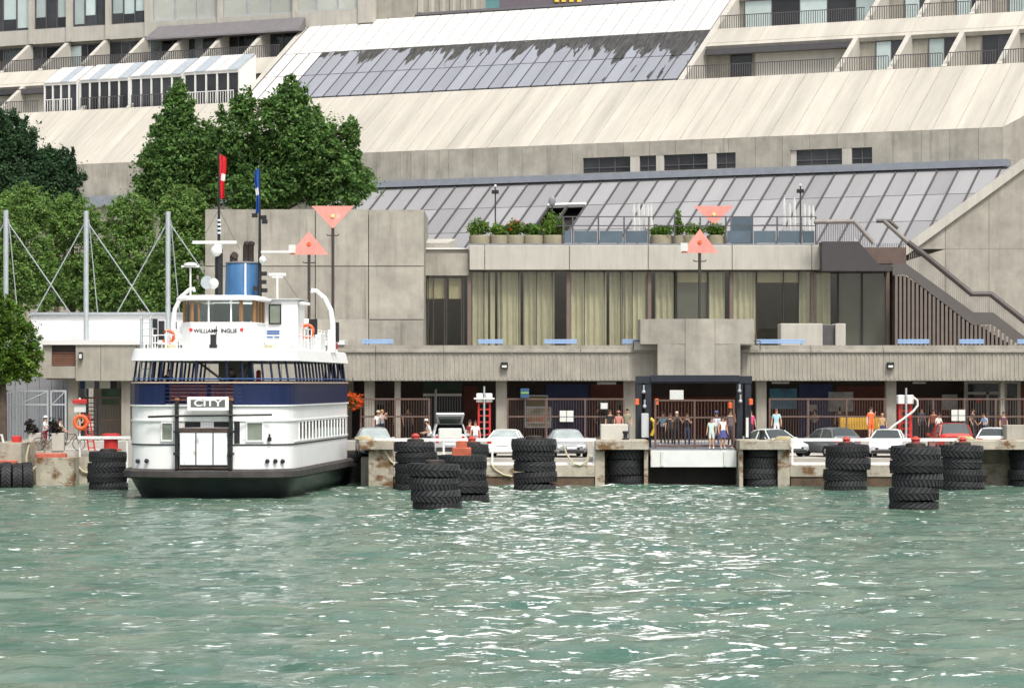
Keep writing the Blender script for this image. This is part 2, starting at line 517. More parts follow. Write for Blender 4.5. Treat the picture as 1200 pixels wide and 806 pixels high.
def slope_mats(name, col, streak, dark=None, rough=0.9, rnd=0.05):
    """weathered sloping cladding: run-off streaks follow the fall line"""
    m = bpy.data.materials.new(name); m.use_nodes = True
    nt = m.node_tree; b = nt.nodes['Principled BSDF']; b.inputs['Roughness'].default_value = rough
    b.inputs['Specular IOR Level'].default_value = 0.3
    g = nt.nodes.new('ShaderNodeNewGeometry')
    dt = nt.nodes.new('ShaderNodeVectorMath'); dt.operation = 'DOT_PRODUCT'
    nt.links.new(g.outputs['Position'], dt.inputs[0]); dt.inputs[1].default_value = (HU.x, HU.y, 0)
    sep = nt.nodes.new('ShaderNodeSeparateXYZ'); nt.links.new(g.outputs['Position'], sep.inputs[0])

    def noise(su, sz, detail=5, rg=0.65, off=0.0, dist=0.0):
        c = nt.nodes.new('ShaderNodeCombineXYZ')
        a = nt.nodes.new('ShaderNodeMath'); a.operation = 'MULTIPLY_ADD'; a.inputs[1].default_value = su; a.inputs[2].default_value = off
        nt.links.new(dt.outputs['Value'], a.inputs[0])
        z = nt.nodes.new('ShaderNodeMath'); z.operation = 'MULTIPLY'; z.inputs[1].default_value = sz
        nt.links.new(sep.outputs[2], z.inputs[0])
        nt.links.new(a.outputs[0], c.inputs[0]); nt.links.new(z.outputs[0], c.inputs[1])
        n = nt.nodes.new('ShaderNodeTexNoise'); n.inputs['Scale'].default_value = 1.0
        n.inputs['Detail'].default_value = detail; n.inputs['Roughness'].default_value = rg; n.inputs['Distortion'].default_value = dist
        nt.links.new(c.outputs[0], n.inputs['Vector']); return n.outputs['Fac']

    def mapr(fac, a, b_, c, d):
        r = nt.nodes.new('ShaderNodeMapRange')
        for i, q in zip((1, 2, 3, 4), (a, b_, c, d)): r.inputs[i].default_value = q
        nt.links.new(fac, r.inputs[0]); return r.outputs[0]

    def mul(a, b_):
        v = nt.nodes.new('ShaderNodeMath'); v.operation = 'MULTIPLY'
        nt.links.new(a, v.inputs[0]); nt.links.new(b_, v.inputs[1]); return v.outputs[0]
    f = mapr(noise(0.42, 0.07, 5, 0.6), 0.42, 0.72, 1, 1 - streak)
    f = mul(f, mapr(noise(1.3, 0.22, 6, 0.75, 4.0), 0.35, 0.75, 1.05, 1 - streak * 0.7))
    oi = nt.nodes.new('ShaderNodeObjectInfo')
    f = mul(f, mapr(oi.outputs['Random'], 0, 1, 1 - rnd, 1 + rnd))
    v = nt.nodes.new('ShaderNodeVectorMath'); v.operation = 'SCALE'; v.inputs[0].default_value = col
    nt.links.new(f, v.inputs['Scale']); cur = v.outputs[0]
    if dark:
        # dark ragged patches over the panes, mostly along the upper edge
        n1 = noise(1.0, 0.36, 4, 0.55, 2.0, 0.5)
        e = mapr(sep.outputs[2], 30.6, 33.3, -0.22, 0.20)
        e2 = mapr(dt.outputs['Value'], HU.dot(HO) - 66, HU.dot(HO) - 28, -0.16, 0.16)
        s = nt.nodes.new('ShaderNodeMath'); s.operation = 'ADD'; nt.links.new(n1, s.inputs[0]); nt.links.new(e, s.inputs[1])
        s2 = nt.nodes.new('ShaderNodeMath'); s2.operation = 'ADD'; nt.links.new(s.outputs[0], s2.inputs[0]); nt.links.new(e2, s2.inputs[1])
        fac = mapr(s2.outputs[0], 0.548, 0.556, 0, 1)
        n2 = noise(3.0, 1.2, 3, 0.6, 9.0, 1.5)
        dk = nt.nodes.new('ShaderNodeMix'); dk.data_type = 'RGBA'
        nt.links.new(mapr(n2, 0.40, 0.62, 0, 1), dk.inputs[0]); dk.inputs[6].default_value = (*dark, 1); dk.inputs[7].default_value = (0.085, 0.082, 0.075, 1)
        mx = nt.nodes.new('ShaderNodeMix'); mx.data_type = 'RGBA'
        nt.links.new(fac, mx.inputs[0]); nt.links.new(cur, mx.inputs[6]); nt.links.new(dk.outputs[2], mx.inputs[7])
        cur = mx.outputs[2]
    nt.links.new(cur, b.inputs['Base Color'])
    return m
SLOPE = slope_mats('run_off_concrete', (0.475, 0.445, 0.385), 0.24, rnd=.04)
PATCHY = slope_mats('patchy_glass', (0.265, 0.275, 0.305), 0.08, dark=(0.035, 0.035, 0.032), rough=0.35, rnd=0.08)
MILK = slope_mats('milky_glass', (0.285, 0.284, 0.288), 0.07, rough=0.3, rnd=0.13)
WHITES = slope_mats('white_cladding', (0.62, 0.61, 0.575), 0.08, rough=0.6, rnd=0.03)
FRAME = M('dark_glazing_bar', (0.085, 0.08, 0.085), 0.5, var=0.1)
ALU = M('aluminium_gutter', (0.26, 0.28, 0.32), 0.45, metal=0.2, var=0.1, world_co=True)
CURT = M('pale_blind', (0.42, 0.50, 0.49), 0.8, var=0.08, sc=1, rnd=0.25)
DGL = M('dark_room_glass', (0.03, 0.032, 0.036), 0.08, var=0.3, sc=0.7, spec=0.6, rnd=0.5)

hotel = thing('hotel_building', 'pale concrete terraced hotel with long sloping glazed fronts rising behind the ferry terminal', 'building', (*hp(-30, 5, 0)[:2], PZ), world_mode=True)
UL, UR = -112.0, 14.0

# upright concrete wall under the sloping front, in panels, with two strips of windows
wins = [[(683, 862)], [(926, 1022)]]
wr = []
for (a, b), zz in (((683, 862), None), ((926, 1022), None)):
    wr.append((solve(a, 190, False)[0], solve(b, 185, False)[0]))
WZ0, WZ1 = 21.12, 22.28
back = hbox(MB(), UL, 0.0, 0.32, 1.0, PZ, Z1 - .4).build('wall', CONC, hotel)
u = UL; pitch = 2.12
while u < -0.05:
    u1 = min(u + pitch, 0.0)
    cuts = [(max(u, a), min(u1, b)) for a, b in wr if min(u1, b) - max(u, a) > 0.02]
    mb = MB()
    if not cuts:
        hbox(mb, u + .012, u1 - .012, 0, .3, 18.6, Z1 - .02)
    else:
        c0, c1 = cuts[0]
        hbox(mb, u + .012, u1 - .012, 0, .3, WZ1, Z1 - .02)
        hbox(mb, u + .012, u1 - .012, 0, .3, 18.6, WZ0 - .0)
        if c0 - u > .05: hbox(mb, u + .012, c0, 0, .3, WZ0 + .002, WZ1 - .002)
        if u1 - c1 > .05: hbox(mb, c1, u1 - .012, 0, .3, WZ0 + .002, WZ1 - .002)
    mb.build('wall_panel', CONC_P, hotel)
    u = u1
for gi, (a, b) in enumerate(wr):
    spl = ([0, .33, .385, .49, .54, .83, .88, 1] if gi == 0 else [0, .08, .64, .75, 1])
    if gi == 0:
        segs = [(.0, .315), (.375, .485), (.535, .82), (.875, 1)]
    else:
        segs = [(.07, .635), (.75, 1)]
    for s0, s1 in segs:
        q0, q1 = a + (b - a) * s0, a + (b - a) * s1
        w = hbox(MB(), q0, q1, .20, .25, WZ0, WZ1).build('window', DGL, hotel)
        fr = MB()
        n = max(2, int((q1 - q0) / 1.1))
        for i in range(n + 1):
            x = q0 + (q1 - q0) * i / n
            hbox(fr, x - .035, x + .035, .13, .2, WZ0, WZ1)
        hbox(fr, q0, q1, .135, .195, WZ0 + .35, WZ0 + .42)
        fr.build('window_frame', FRAME, w)
    for i in range(len(segs)):
        e0 = segs[i][1]; e1 = segs[i + 1][0] if i + 1 < len(segs) else 1
        if e1 - e0 > .02:
            hbox(MB(), a + (b - a) * e0, a + (b - a) * e1, .02, .26, WZ0 + .003, WZ1 - .003).build('mullion', CONC_L, hotel)
    if segs[0][0] > .02: hbox(MB(), a, a + (b - a) * segs[0][0], .12, .26, WZ0 + .003, WZ1 - .003).build('mullion', CONC_L, hotel)

# end wall where another wing begins, cut by the slope
ed = Vector((0.94, 0.34))
p0 = HO
mb = MB()
L2 = 16.0
q = p0 + ed * L2
eu, en = HU.dot(ed), HN.dot(ed)
zt = Z1 + HK * en * L2
off = Vector((0.34, -0.94)) * -0.6
mb.hexa([(p0.x, p0.y, PZ), (q.x, q.y, PZ), (q.x + off.x, q.y + off.y, PZ), (p0.x + off.x, p0.y + off.y, PZ),
         (p0.x, p0.y, Z1 - .02), (q.x, q.y, zt - .02), (q.x + off.x, q.y + off.y, zt - .02), (p0.x + off.x, p0.y + off.y, Z1 - .02)])
mb.build('end_wall', CONC, hotel)
rat = en / eu

# the big sloping concrete apron, one slab for each casting
u = UL; pitch = 1.78
while u < 7.0:
    u1 = u + pitch
    if u < 0 < u1: u1 = 0.0
    zl = Z1 if u < -.01 else Z1 + HK * rat * u
    zr_ = Z1 if u1 <= 0.01 else Z1 + HK * rat * u1
    if zl > ZA - .3: break
    slab(MB(), u, u1, zl, ZA, 0.0, z0r=min(zr_, ZA - .1), g=.016).build('apron_slab', SLOPE, hotel)
    u = u1
slab(MB(), UL, 7, ZA - .12, ZA + .02, -.36, -.6).build('apron_core', CONC, hotel)

# middle: glazed slope in three bands (two of patchy glass, one of white cladding)
GL, GR = -67.6, -28.0
gz_ = [ZA + .12, 31.05, 33.33, 36.55]
slab(MB(), GL - .15, GR, ZA + .03, gz_[3] + .1, -.10, -.5).build('glazing_bed', FRAME, hotel)
nc = 31
w = (GR - .35 - GL) / nc
for r in range(3):
    for c in range(nc):
        u0 = GL + c * w
        white = r == 2 or (c < 3)
        slab(MB(), u0, u0 + w, gz_[r] + .03, gz_[r + 1] - .03, 0.0 if not white else .02, -.098, g=.045).build(
            'cladding_panel' if white else 'glass_pane', WHITES if white else PATCHY, hotel)
for c in range(nc + 1):
    u0 = GL + c * w
    slab(MB(), u0 - .03, u0 + .03, gz_[0], gz_[2], .05, -.09).build('glazing_bar', FRAME, hotel)
slab(MB(), GL - .4, GR + .2, gz_[3] + .02, gz_[3] + .28, .10, -.6).build('ridge_cap', FRAME, hotel)

# terraced storeys: floor, back wall, wedge-shaped fins, rails, doors
def fin(u, z0, z1, mat, th=.42, back=.35):
    n0, n1 = sn(z0), sn(z1)
    poly = [(n0 - .02, z0 + .003), (n1 - .02, z1 - .003), (n1 + back - .003, z1 - .003), (n1 + back - .003, z0 + .003)]
    mb = MB()
    A = [hp(u - th / 2, n, z) for n, z in poly]; B = [hp(u + th / 2, n, z) for n, z in poly]
    mb.hexa(A + B)
    return mb.build('balcony_fin', mat, hotel)

def storey(z0, z1, ua, ub, fins, seed, wide=()):
    r = random.Random(seed)
    n0, n1 = sn(z0), sn(z1)
    hbox(MB(), ua, ub, n0 + .35, n1 + 1.2, z0 - .30, z0 + .0).build('balcony_floor', CONC_L, hotel)
    hbox(MB(), ua, ub, n1 + .40, n1 + .9, z0 + .002, z1 + .3).build('recess_wall', CONC, hotel)
    for f in fins:
        fin(f, z0, z1, CONC_L)
    edges = [ua] + list(fins) + [ub]
    for a, b in zip(edges[:-1], edges[1:]):
        if b - a < 1.0: continue
        a += .21; b -= .21
        if (b - a) > 6:
            nd = int((b - a) / 2.2)
        else:
            nd = 2
        s0 = a + (b - a) * (.34 if nd == 2 else .02)
        if nd > 2 and z0 < 30: s0, nd = a + (b - a) * .15, 1; b0 = b; b = a + (b - a) * .3
        for i in range(nd):
            x0 = s0 + (b - s0) * i / nd; x1 = s0 + (b - s0) * (i + 1) / nd
            dk = DGL if (r.random() < .45 or i % 2) else CURT
            d = hbox(MB(), x0 + .05, x1 - .05, n1 + .31, n1 + .395, z0 + .003, z1 - .35).build('balcony_door', dk, hotel)
            fr = MB()
            hbox(fr, x0 - .02, x0 + .05, n1 + .26, n1 + .39, z0 + .003, z1 - .3)
            hbox(fr, x0 + .055, x1 - .005, n1 + .26, n1 + .39, z1 - .348, z1 - .22)
            fr.build('door_frame', FRAME, d)
        if nd == 1:
            b = b0; hbox(MB(), a, b, n1 - .6, n1 + .25, z1 - .75, z1 - .3).build('soffit_beam', FRAME, hotel)
            hbox(MB(), a + (b - a) * .33, b, n1 + .1, n1 + .3, z0 + .003, z1 - .76).build('terrace_wall', CONC_L, hotel)
        # rail of thin uprights just behind the slope line
        rl = MB()
        rn = n0 + .22
        hbox(rl, a, b, rn, rn + .06, z0 + 1.0, z0 + 1.06)
        k = a
        while k < b:
            hbox(rl, k, k + .05, rn + .01, rn + .05, z0 + .004, z0 + .998); k += .19
        rl.build('balcony_rail', FRAME, hotel)

def band(ua, ub, z0, z1, mat=SLOPE, pt=4.2):
    u = ua
    while u < ub - .05:
        u1 = min(u + pt, ub)
        slab(MB(), u, u1, z0, z1, 0.0, -.35, g=.008).build('parapet_slab', mat, hotel); u = u1

RF = [-15.3 + 4.22 * i for i in range(6)]
storey(ZA + .02, ZAB, GR + .2, UR - 4, RF, 3)
band(GR + .2, UR - 4, ZAB, ZB)
storey(ZB + .02, ZBT, GR + .2, UR - 4, RF, 5)
band(GR + .2, UR - 4, ZBT, ZBT + 1.6)
fin(GR - .02, ZA + .02, ZBT, CONC_L, .5)
# left side storeys
LF = [-71.9 - 4.2 * i for i in range(9)]
storey(ZA + .02, ZAB - .2, UL, -88.2, [f for f in LF if f < -89], 8)
band(UL, GL - .5, ZAB - .2, ZB - .2)
storey(ZB - .18, ZBT - .3, UL, GL - .3, LF, 9)
fin(GL - .4, ZA + .02, ZBT - .3, CONC_L, .5)
# dark metal eaves over part of that storey
_n = sn(ZBT - .3)
MB().hexa([hp(-83.6, _n - 1.5, ZBT - .75), hp(GL - .2, _n - 1.5, ZBT - .75), hp(GL - .2, _n - .25, ZBT - .75), hp(-83.6, _n - .25, ZBT - .75),
           hp(-83.6, _n - 1.45, ZBT - .6), hp(GL - .2, _n - 1.45, ZBT - .6), hp(GL - .2, _n - .25, ZBT + .55), hp(-83.0, _n - .25, ZBT + .55)]).build('eaves', M('grey_roof_sheet', (0.16, 0.15, 0.155), .6, world_co=True), hotel)

# conservatories on the lower left terrace
def sunroom(u0, u1, cols, hi, railing):
    n0 = sn(ZA) + .5; zt = ZA + 2.35 + hi
    ro = hbox(MB(), u0, u1, n0 + .1, n0 + .18, ZA + .05, zt).build('sunroom_glazing', DGL, hotel)
    fr = MB()
    for i in range(cols + 1):
        x = u0 + (u1 - u0) * i / cols
        hbox(fr, x - .07, x + .07, n0, n0 + .098, ZA + .05, zt)
    hbox(fr, u0 - .07, u1 + .07, n0 - .02, n0 + .09, zt + .002, zt + .2)
    fr.build('sunroom_frame', WHITEP, ro)
    k = 0
    wcol = (u1 - u0) / cols
    rise = 1.55
    for i in range(cols):
        a = u0 + i * wcol + .03; b = u0 + (i + 1) * wcol - .03
        MB().hexa([hp(a, n0 - .1, zt + .2), hp(b, n0 - .1, zt + .2), hp(b, n0 + 2.6, zt + .2 + rise), hp(a, n0 + 2.6, zt + .2 + rise),
                   hp(a, n0 - .1, zt + .28), hp(b, n0 - .1, zt + .28), hp(b, n0 + 2.6, zt + .28 + rise), hp(a, n0 + 2.6, zt + .28 + rise)]).build(
            'roof_panel', M('roof_white', (.56, .56, .54), .5, var=.06, rnd=.08) if (i * 7 + cols) % 3 else M('pale_roof_glass', (0.36, 0.40, 0.43), .2, world_co=True), hotel)
    # side cheeks close the room off
    for x in (u0 - .09, u1 + .04):
        A = [hp(x, n0 + .02, ZA + .05), hp(x, n0 + 2.6, ZA + .05), hp(x, n0 + 2.6, zt + rise + .15), hp(x, n0 + .02, zt + .15)]
        B = [hp(x + .05, n0 + .02, ZA + .05), hp(x + .05, n0 + 2.6, ZA + .05), hp(x + .05, n0 + 2.6, zt + rise + .15), hp(x + .05, n0 + .02, zt + .15)]
        MB().hexa(A + B).build('sunroom_cheek', WHITEP, hotel)
    rl = MB()
    rn = sn(ZA) + .12
    hbox(rl, u0 + .3, u1 - .3, rn, rn + .06, ZA + 1.0, ZA + 1.07)
    kk = u0 + .3
    while kk < u1 - .3:
        hbox(rl, kk, kk + .05, rn + .01, rn + .05, ZA + .02, ZA + .998); kk += .25
    rl.build('balcony_rail', railing, hotel)
sunroom(-88.0, -84.6, 4, -.05, WHITEP)
sunroom(-84.3, -79.3, 5, .02, FRAME)
sunroom(-79.1, -73.9, 5, .10, FRAME)
sunroom(-73.7, -68.3, 5, .20, WHITEP)
for f in (-83.9, -79.05):
    fin(f, ZA + .02, ZAB - 1.3, CONC_L)

# the upright bedroom block above the left terraces
TN = sn(ZBT - .3)
hbox(MB(), UL, -57.5, TN + .5, TN + 14, PZ, ZBT + 6).build('bedroom_block', CONC, hotel)
sz0 = ZBT + 1.05
tw = [(-14, 34), (40, 78), (85, 124), (130, 170), (179, 255), (261, 345), (345, 420)]
prev = UL
edges = []
for a, b in tw:
    edges.append((solve(a, 25, False, TN)[0], solve(b, 20, False, TN)[0]))
bandL = solve(172, 30, False, TN)[0]
for i, (a, b) in enumerate(edges):
    hbox(MB(), a - .25, b + .25, TN, TN + .48, ZBT - .28, sz0).build('spandrel_panel', CONC_L, hotel)
    n = 3
    wob = []
    for k in range(n):
        x0 = a + (b - a) * k / n; x1 = a + (b - a) * (k + 1) / n
        mt = CURT if (i * 3 + k) % 4 else DGL
        if i in (4, 5, 6): mt = M('pale_window', (0.42, 0.43, 0.39), .15, var=.1, sc=.6, rnd=.15, world_co=True)
        wv = hbox(MB(), x0 + .05, x1 - .05, TN + .30, TN + .42, sz0, ZBT + 4.2).build('window', mt, hotel)
        if i < 4:
            hbox(MB(), x0 + .052, x1 - .052, TN + .27, TN + .298, sz0 + .003, sz0 + (.9, 1.1, .25, 1.0)[(i + k) % 4]).build('lower_sash', DGL, wv)
        fr = MB()
        hbox(fr, x0 - .05, x0 + .05, TN + .2, TN + .44, sz0 + .002, ZBT + 4.2)
        hbox(fr, x0 + .052, x1 - .052, TN + .2, TN + .44, sz0 + .002, sz0 + .10)
        fr.build('window_frame', FRAME if i < 4 else STEEL, wv)
    hbox(MB(), b + .08, (edges[i + 1][0] if i + 1 < len(edges) else b + 1.6) - .08, TN - .22, TN + .48, ZBT - .26, ZBT + 5.8).build('pier', CONC_L, hotel)
mb = MB()
eu = -57.45
for i in range(6):
    hbox(mb, eu, eu + .3, TN + 1.0 + i * 2.0, TN + 1.5 + i * 2.0, ZBT + .5, ZBT + 5.8)
mb.build('side_pier', CONC_L, hotel)

# ---- lower glazed slope (winter garden) in front of the upright wall
G2T = 20.65                           # height of its head, at n = -0.15
def gp(u, z, t=0.0): return hp(u, (z - G2T) / HK - .15 - t * HK / _L, z + t / _L)
def gslab(u0, u1, z0, z1, t1, t0):
    return MB().hexa([gp(u0, z0, t0), gp(u1, z0, t0), gp(u1, z1, t0), gp(u0, z1, t0), gp(u0, z0, t1), gp(u1, z0, t1), gp(u1, z1, t1), gp(u0, z1, t1)])
g2z = [12.6, 14.55, 16.5, 18.5, 20.5]
U0, U1 = -54.0, 1.6
nc = 36
w = (U1 - U0) / nc
hole = solve(676, 250, False, -2)[0]
hc = int((hole - U0) / w)
for r in range(4):
    for c in range(nc):
        u0 = U0 + c * w
        if r in (1, 2) and c in (hc - 1, hc): continue
        if min(gp(u0, g2z[r])[1], gp(u0 + w, g2z[r])[1]) < 196.6: continue
        gslab(u0 + .02, u0 + w - .02, g2z[r] + .02, g2z[r + 1] - .02, 0, -.08).build('glass_pane', MILK, hotel)
for c in range(nc + 1):
    u0 = U0 + c * w
    zz = next(q for q in g2z if gp(u0, q)[1] > 196.9)
    gslab(u0 - .06, u0 + .06, zz, g2z[-1], .10, -.12).build('glazing_bar', FRAME, hotel)
uh = U0 + (hc - 1) * w
mb = gslab(uh - .02, uh + 2 * w + .02, g2z[3] - .12, g2z[3] + .02, .22, -.05); mb.build('vent_head', WHITEP, hotel)
gslab(U0, -6, g2z[0], g2z[-1], -1.0, -1.6).build('glazing_bed', DARK, hotel)
hbox(MB(), U0 - 2, U1 - 1.0, -.75, -.0, G2T - .12, G2T + .38).build('gutter', ALU, hotel)
hbox(MB(), -80, U0 - 2.02, -.45, -.0, G2T - .9, G2T + .0).build('gutter', ALU, hotel)
# left triangular cheek of the winter garden and the plain wall beyond it
hbox(MB(), U0 - .5, U0 - .1, -11.6, -.02, PZ, 12.8).build('garden_cheek', CONC, hotel)

# ---- towers behind
tb = thing('office_tower', 'teal glass tower standing behind the sloping roof of the hotel', 'building', (XP(540, 330), 345, PZ), world_mode=True)
TEAL = M('teal_glass', (0.10, 0.23, 0.24), .1, var=.2, sc=.2, world_co=True)
mb = MB(); mb.box(XP(470, 330), XP(612, 330), 330, 360, PZ, 58); mb.build('wall', TEAL, tb)
for z in (38, 41.2, 44.4, 47.6, 50.8, 54):
    mb = MB(); mb.box(XP(469, 330), XP(613, 330), 329.7, 329.98, z + 9.15 - 1, z + 9.15); mb.build('floor_band', M('tower_band', (.55, .57, .58), .4), tb)
mb = MB(); mb.box(XP(462, 328), XP(512, 328), 326, 329.6, PZ, ZP(5, 328)); mb.build('podium', M('tower_podium', (.33, .36, .38), .5), tb)
sb = thing('rooftop_sign', 'dark rooftop sign box with yellow lettering seen above the hotel ridge', 'sign', (XP(650, 300), 302, PZ), world_mode=True)
mb = MB(); mb.box(XP(585, 300), XP(720, 300), 300, 310, PZ, ZP(-25, 300)); mb.build('backing', M('mauve_cladding', (.12, .10, .12), .6), sb)
YEL = M('yellow_letters', (.75, .5, .05), .5)
for a in (650, 658, 667, 676):
    mb = MB(); mb.box(XP(a, 300), XP(a + 5, 300), 299.7, 299.97, ZP(3, 300), ZP(-16, 300)); mb.build('letter', YEL, sb)

# ================================================================== FERRY TERMINAL BUILDING
TY = 160.0          # face of the promenade beam
RY = 172.0          # restaurant glass line
DECK = 6.3
term = thing('ferry_terminal', 'long low concrete ferry terminal with raised promenade and curtained restaurant behind the quay', 'building', (XP(700, TY), 166, PZ), world_mode=True)
T = lambda px: XP(px, TY)
R = lambda px: XP(px, RY)

# promenade deck and its ribbed front beam, cast in lengths
zb, zc, zt = ZP(446, TY), ZP(413, TY), ZP(404.5, TY)
mb = MB(); mb.box(T(380), T(1360), TY + .52, 186, zb + .25, DECK); mb.build('promenade_deck', CONC, term)
cuts = [380, 440, 520, 600, 680, 773.5]
cuts2 = [867, 950, 1035, 1120, 1205, 1290, 1360]
for cs in (cuts, cuts2):
    for a, b in zip(cs[:-1], cs[1:]):
        mb = MB()
        mb.box(T(a) + .01, T(b) - .01, TY, TY + .5, zb, zc)
        # shallow cast ribs
        x = T(a) + .12
        while x < T(b) - .12:
            mb.box(x, x + .09, TY - .035, TY - .0005, zb + .08, zc - .04); x += .24
        mb.build('beam_panel', CONC_R, term)
        mb = MB(); mb.bbox(T(a) + .01, T(b) - .01, TY - .12, TY + .62, zc + .003, zc + .16, .02)
        mb.box(T(a) + .01, T(b) - .01, TY + .15, TY + .6, zc + .163, zt); mb.build('coping', CONC, term)
# bowed bastion over the ramp
def drum(x0, x1, yf, z0, z1, mat, name, bow=1.1, n=9, wall=None):
    pts = []
    for i in range(n + 1):
        t = i / n * 2 - 1
        pts.append((x0 + (x1 - x0) * i / n, yf + bow * (abs(t) ** 2.2)))
    poly = pts + [(x1, yf + 4.2), (x0, yf + 4.2)]
    mb = MB(); mb.prism(poly, 'z', z0, z1)
    return mb.build(name, mat, term)
YD = TY - 1.7
xa, xb, xc_, xd = XP(771, YD), XP(803, YD), XP(838, YD), XP(866, YD)
zt_d, zb_d = ZP(373.5, YD), ZP(441, YD)
for k, (q0, q1, yb) in enumerate(((XP(751, YD), xb - .01, .55), (xb + .01, xc_ - .01, 0.0), (xc_ + .01, XP(884, YD), .45))):
    top = zt_d
    poly = [(q0, YD + (yb if k != 2 else 0.02)), (q1, YD + (yb if k == 2 else 0.02)), (q1, YD + 4.0), (q0, YD + 4.0)]
    mb = MB(); mb.prism(poly, 'z', ZP(403, YD) if k != 1 else zb_d, top); mb.build('bastion_panel', CONC_P, term)
mb = MB(); mb.prism([(XP(771, YD), YD + .3), (xb - .01, YD + .05), (xb - .01, YD + 3), (XP(771, YD), YD + 3)], 'z', zb_d, ZP(403, YD) - .004); mb.build('bastion_panel', CONC_P, term)
mb = MB(); mb.prism([(xc_ + .01, YD + .05), (XP(868, YD), YD + .3), (XP(868, YD), YD + 3), (xc_ + .01, YD + 3)], 'z', zb_d, ZP(403, YD) - .004); mb.build('bastion_panel', CONC_P, term)
mb = MB(); mb.box(T(742), T(771), TY - .3, TY + 1.5, ZP(410, TY), ZP(401, TY)); mb.build('coping_block', CONC_L, term)
for a_, b_ in ((742, 775), (865, 890)):
    mb = MB(); zz = ZP(399.5, TY - .4)
    mb.tube([(T(a_), TY - .4, zz), (T(b_), TY - .4, zz)], .035, 5)
    for c_ in (a_, b_): mb.tube([(T(c_), TY - .4, ZP(410, TY)), (T(c_), TY - .4, zz)], .03, 5)
    mb.build('guard_rail', DBROWN, term)
mb = MB(); mb.tube([(T(886), TY + .3, zt), (T(886), TY + .3, zt + .6)], .06); mb.build('standpipe', BROWN, term)

# columns and dark ground floor
for px, wd in ((432, 12), (465, 7), (587.5, 13), (738.5, 14), (894, 12), (1047, 12), (1178, 5), (1250, 12)):
    mb = MB(); mb.bbox(T(px - wd / 2), T(px + wd / 2), TY + .9, TY + 1.6, PZ, zb + .24, .03); mb.build('column', CONC_R, term)
GB = 168.0
G = lambda px: XP(px, GB)
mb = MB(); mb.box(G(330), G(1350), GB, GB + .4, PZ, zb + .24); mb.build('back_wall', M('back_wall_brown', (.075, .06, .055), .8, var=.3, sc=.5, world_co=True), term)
NAVYW = M('navy_wall', (0.05, 0.075, 0.20), .5, var=.2, world_co=True)
MAROON = M('maroon_wall', (0.17, 0.06, 0.045), .7, var=.3, sc=.5, world_co=True)
TEALW = M('teal_board', (0.10, 0.30, 0.45), .4, var=.5, sc=.9, world_co=True)
for a, b, z0, z1, mt, nm in ((640, 690, 0, 3.1, NAVYW, 'wall_panel'), (692, 745, 0, 3.1, MAROON, 'wall_panel'), (936, 975, 0, 3.1, NAVYW, 'wall_panel'),
                             (980, 1040, 0, 3.0, MAROON, 'wall_panel'), (760, 870, .0, 2.4, MAROON, 'wall_panel'), (1055, 1120, 0, 2.4, MAROON, 'wall_panel'),
                             (1160, 1200, 0, 3.0, MAROON, 'wall_panel'), (543, 560, 0, 3.0, MAROON, 'wall_panel')):
    mb = MB(); mb.box(G(a), G(b), GB - .12, GB - .004, PZ + z0, PZ + z1); mb.build(nm, mt, term)

for a, b, c, d, mt in ((700, 722, 447.5, 450.5, 'strip_lamp'), (905, 925, 447.5, 449.5, 'strip_lamp'), (1070, 1085, 447.5, 449.5, 'strip_lamp')):
    mb = MB(); mb.box(XP(a, 165), XP(b, 165), 165, 165.3, ZP(d, 165), ZP(c, 165)); mb.build('strip_lamp', M('lamp_tube_white', (.7, .7, .66), .4), term)
for a, b in ((440, 452), (700, 713), (722, 733), (1062, 1076), (1085, 1098)):
    d_ = MB(); d_.box(G(a), G(b), GB - .2, GB - .125, PZ, PZ + 2.2); d_ = d_.build('door', M('door_grey', (.16, .17, .18), .5, var=.1, rnd=.3), term)
    mb = MB(); mb.box(G(a) + .12, G(b) - .12, GB - .22, GB - .203, PZ + 1.2, PZ + 1.9); mb.build('door_window', DGL, d_)
def board(label, px0, py0, px1, py1, Y, mat, name='notice_board', rim=None, deco=None):
    t = thing(name, label, 'sign', (XP((px0 + px1) / 2, Y), Y, ZP(py1, Y)), world_mode=True)
    mb = MB(); mb.box(XP(px0, Y), XP(px1, Y), Y, Y + .06, ZP(py1, Y), ZP(py0, Y)); mb.build('panel', mat, t)
    if rim:
        mb = MB(); r = .05
        x0, x1, z0, z1 = XP(px0, Y), XP(px1, Y), ZP(py1, Y), ZP(py0, Y)
        mb.box(x0 - r, x1 + r, Y - .03, Y + .07, z1 + .001, z1 + r); mb.box(x0 - r, x1 + r, Y - .03, Y + .07, z0 - r, z0 - .001)
        mb.box(x0 - r, x0 - .001, Y - .03, Y + .07, z0, z1); mb.box(x1 + .001, x1 + r, Y - .03, Y + .07, z0, z1)
        mb.build('frame', rim, t)
    if deco:
        for (a, b, c, d, mt) in deco:
            w_ = px1 - px0; h_ = py1 - py0
            mb = MB(); mb.box(XP(px0 + a * w_, Y), XP(px0 + b * w_, Y), Y - .012, Y - .002, ZP(py0 + d * h_, Y), ZP(py0 + c * h_, Y)); mb.build('print_patch', mt, t)
    return t
PALE = M('pale_board', (.62, .64, .60), .6, var=.08, sc=2)
PGREY = M('grey_poster', (.55, .58, .58), .5, var=.5, sc=1.2)
board('blue green poster panel on the dark wall beside a concrete column', 902, 455, 934, 479, GB - .2, TEALW, 'poster')
board('grey landscape poster panel on the maroon wall', 971, 459, 1000, 482, GB - .2, PGREY, 'poster')
board('small white notice on the navy wall strip between two posters', 946, 474, 957, 482, GB - .2, PALE, 'notice')
board('pale wide notice hanging above the boarding gate inside the black gantry', 785, 457, 801, 468, 156.0, PALE, 'notice')
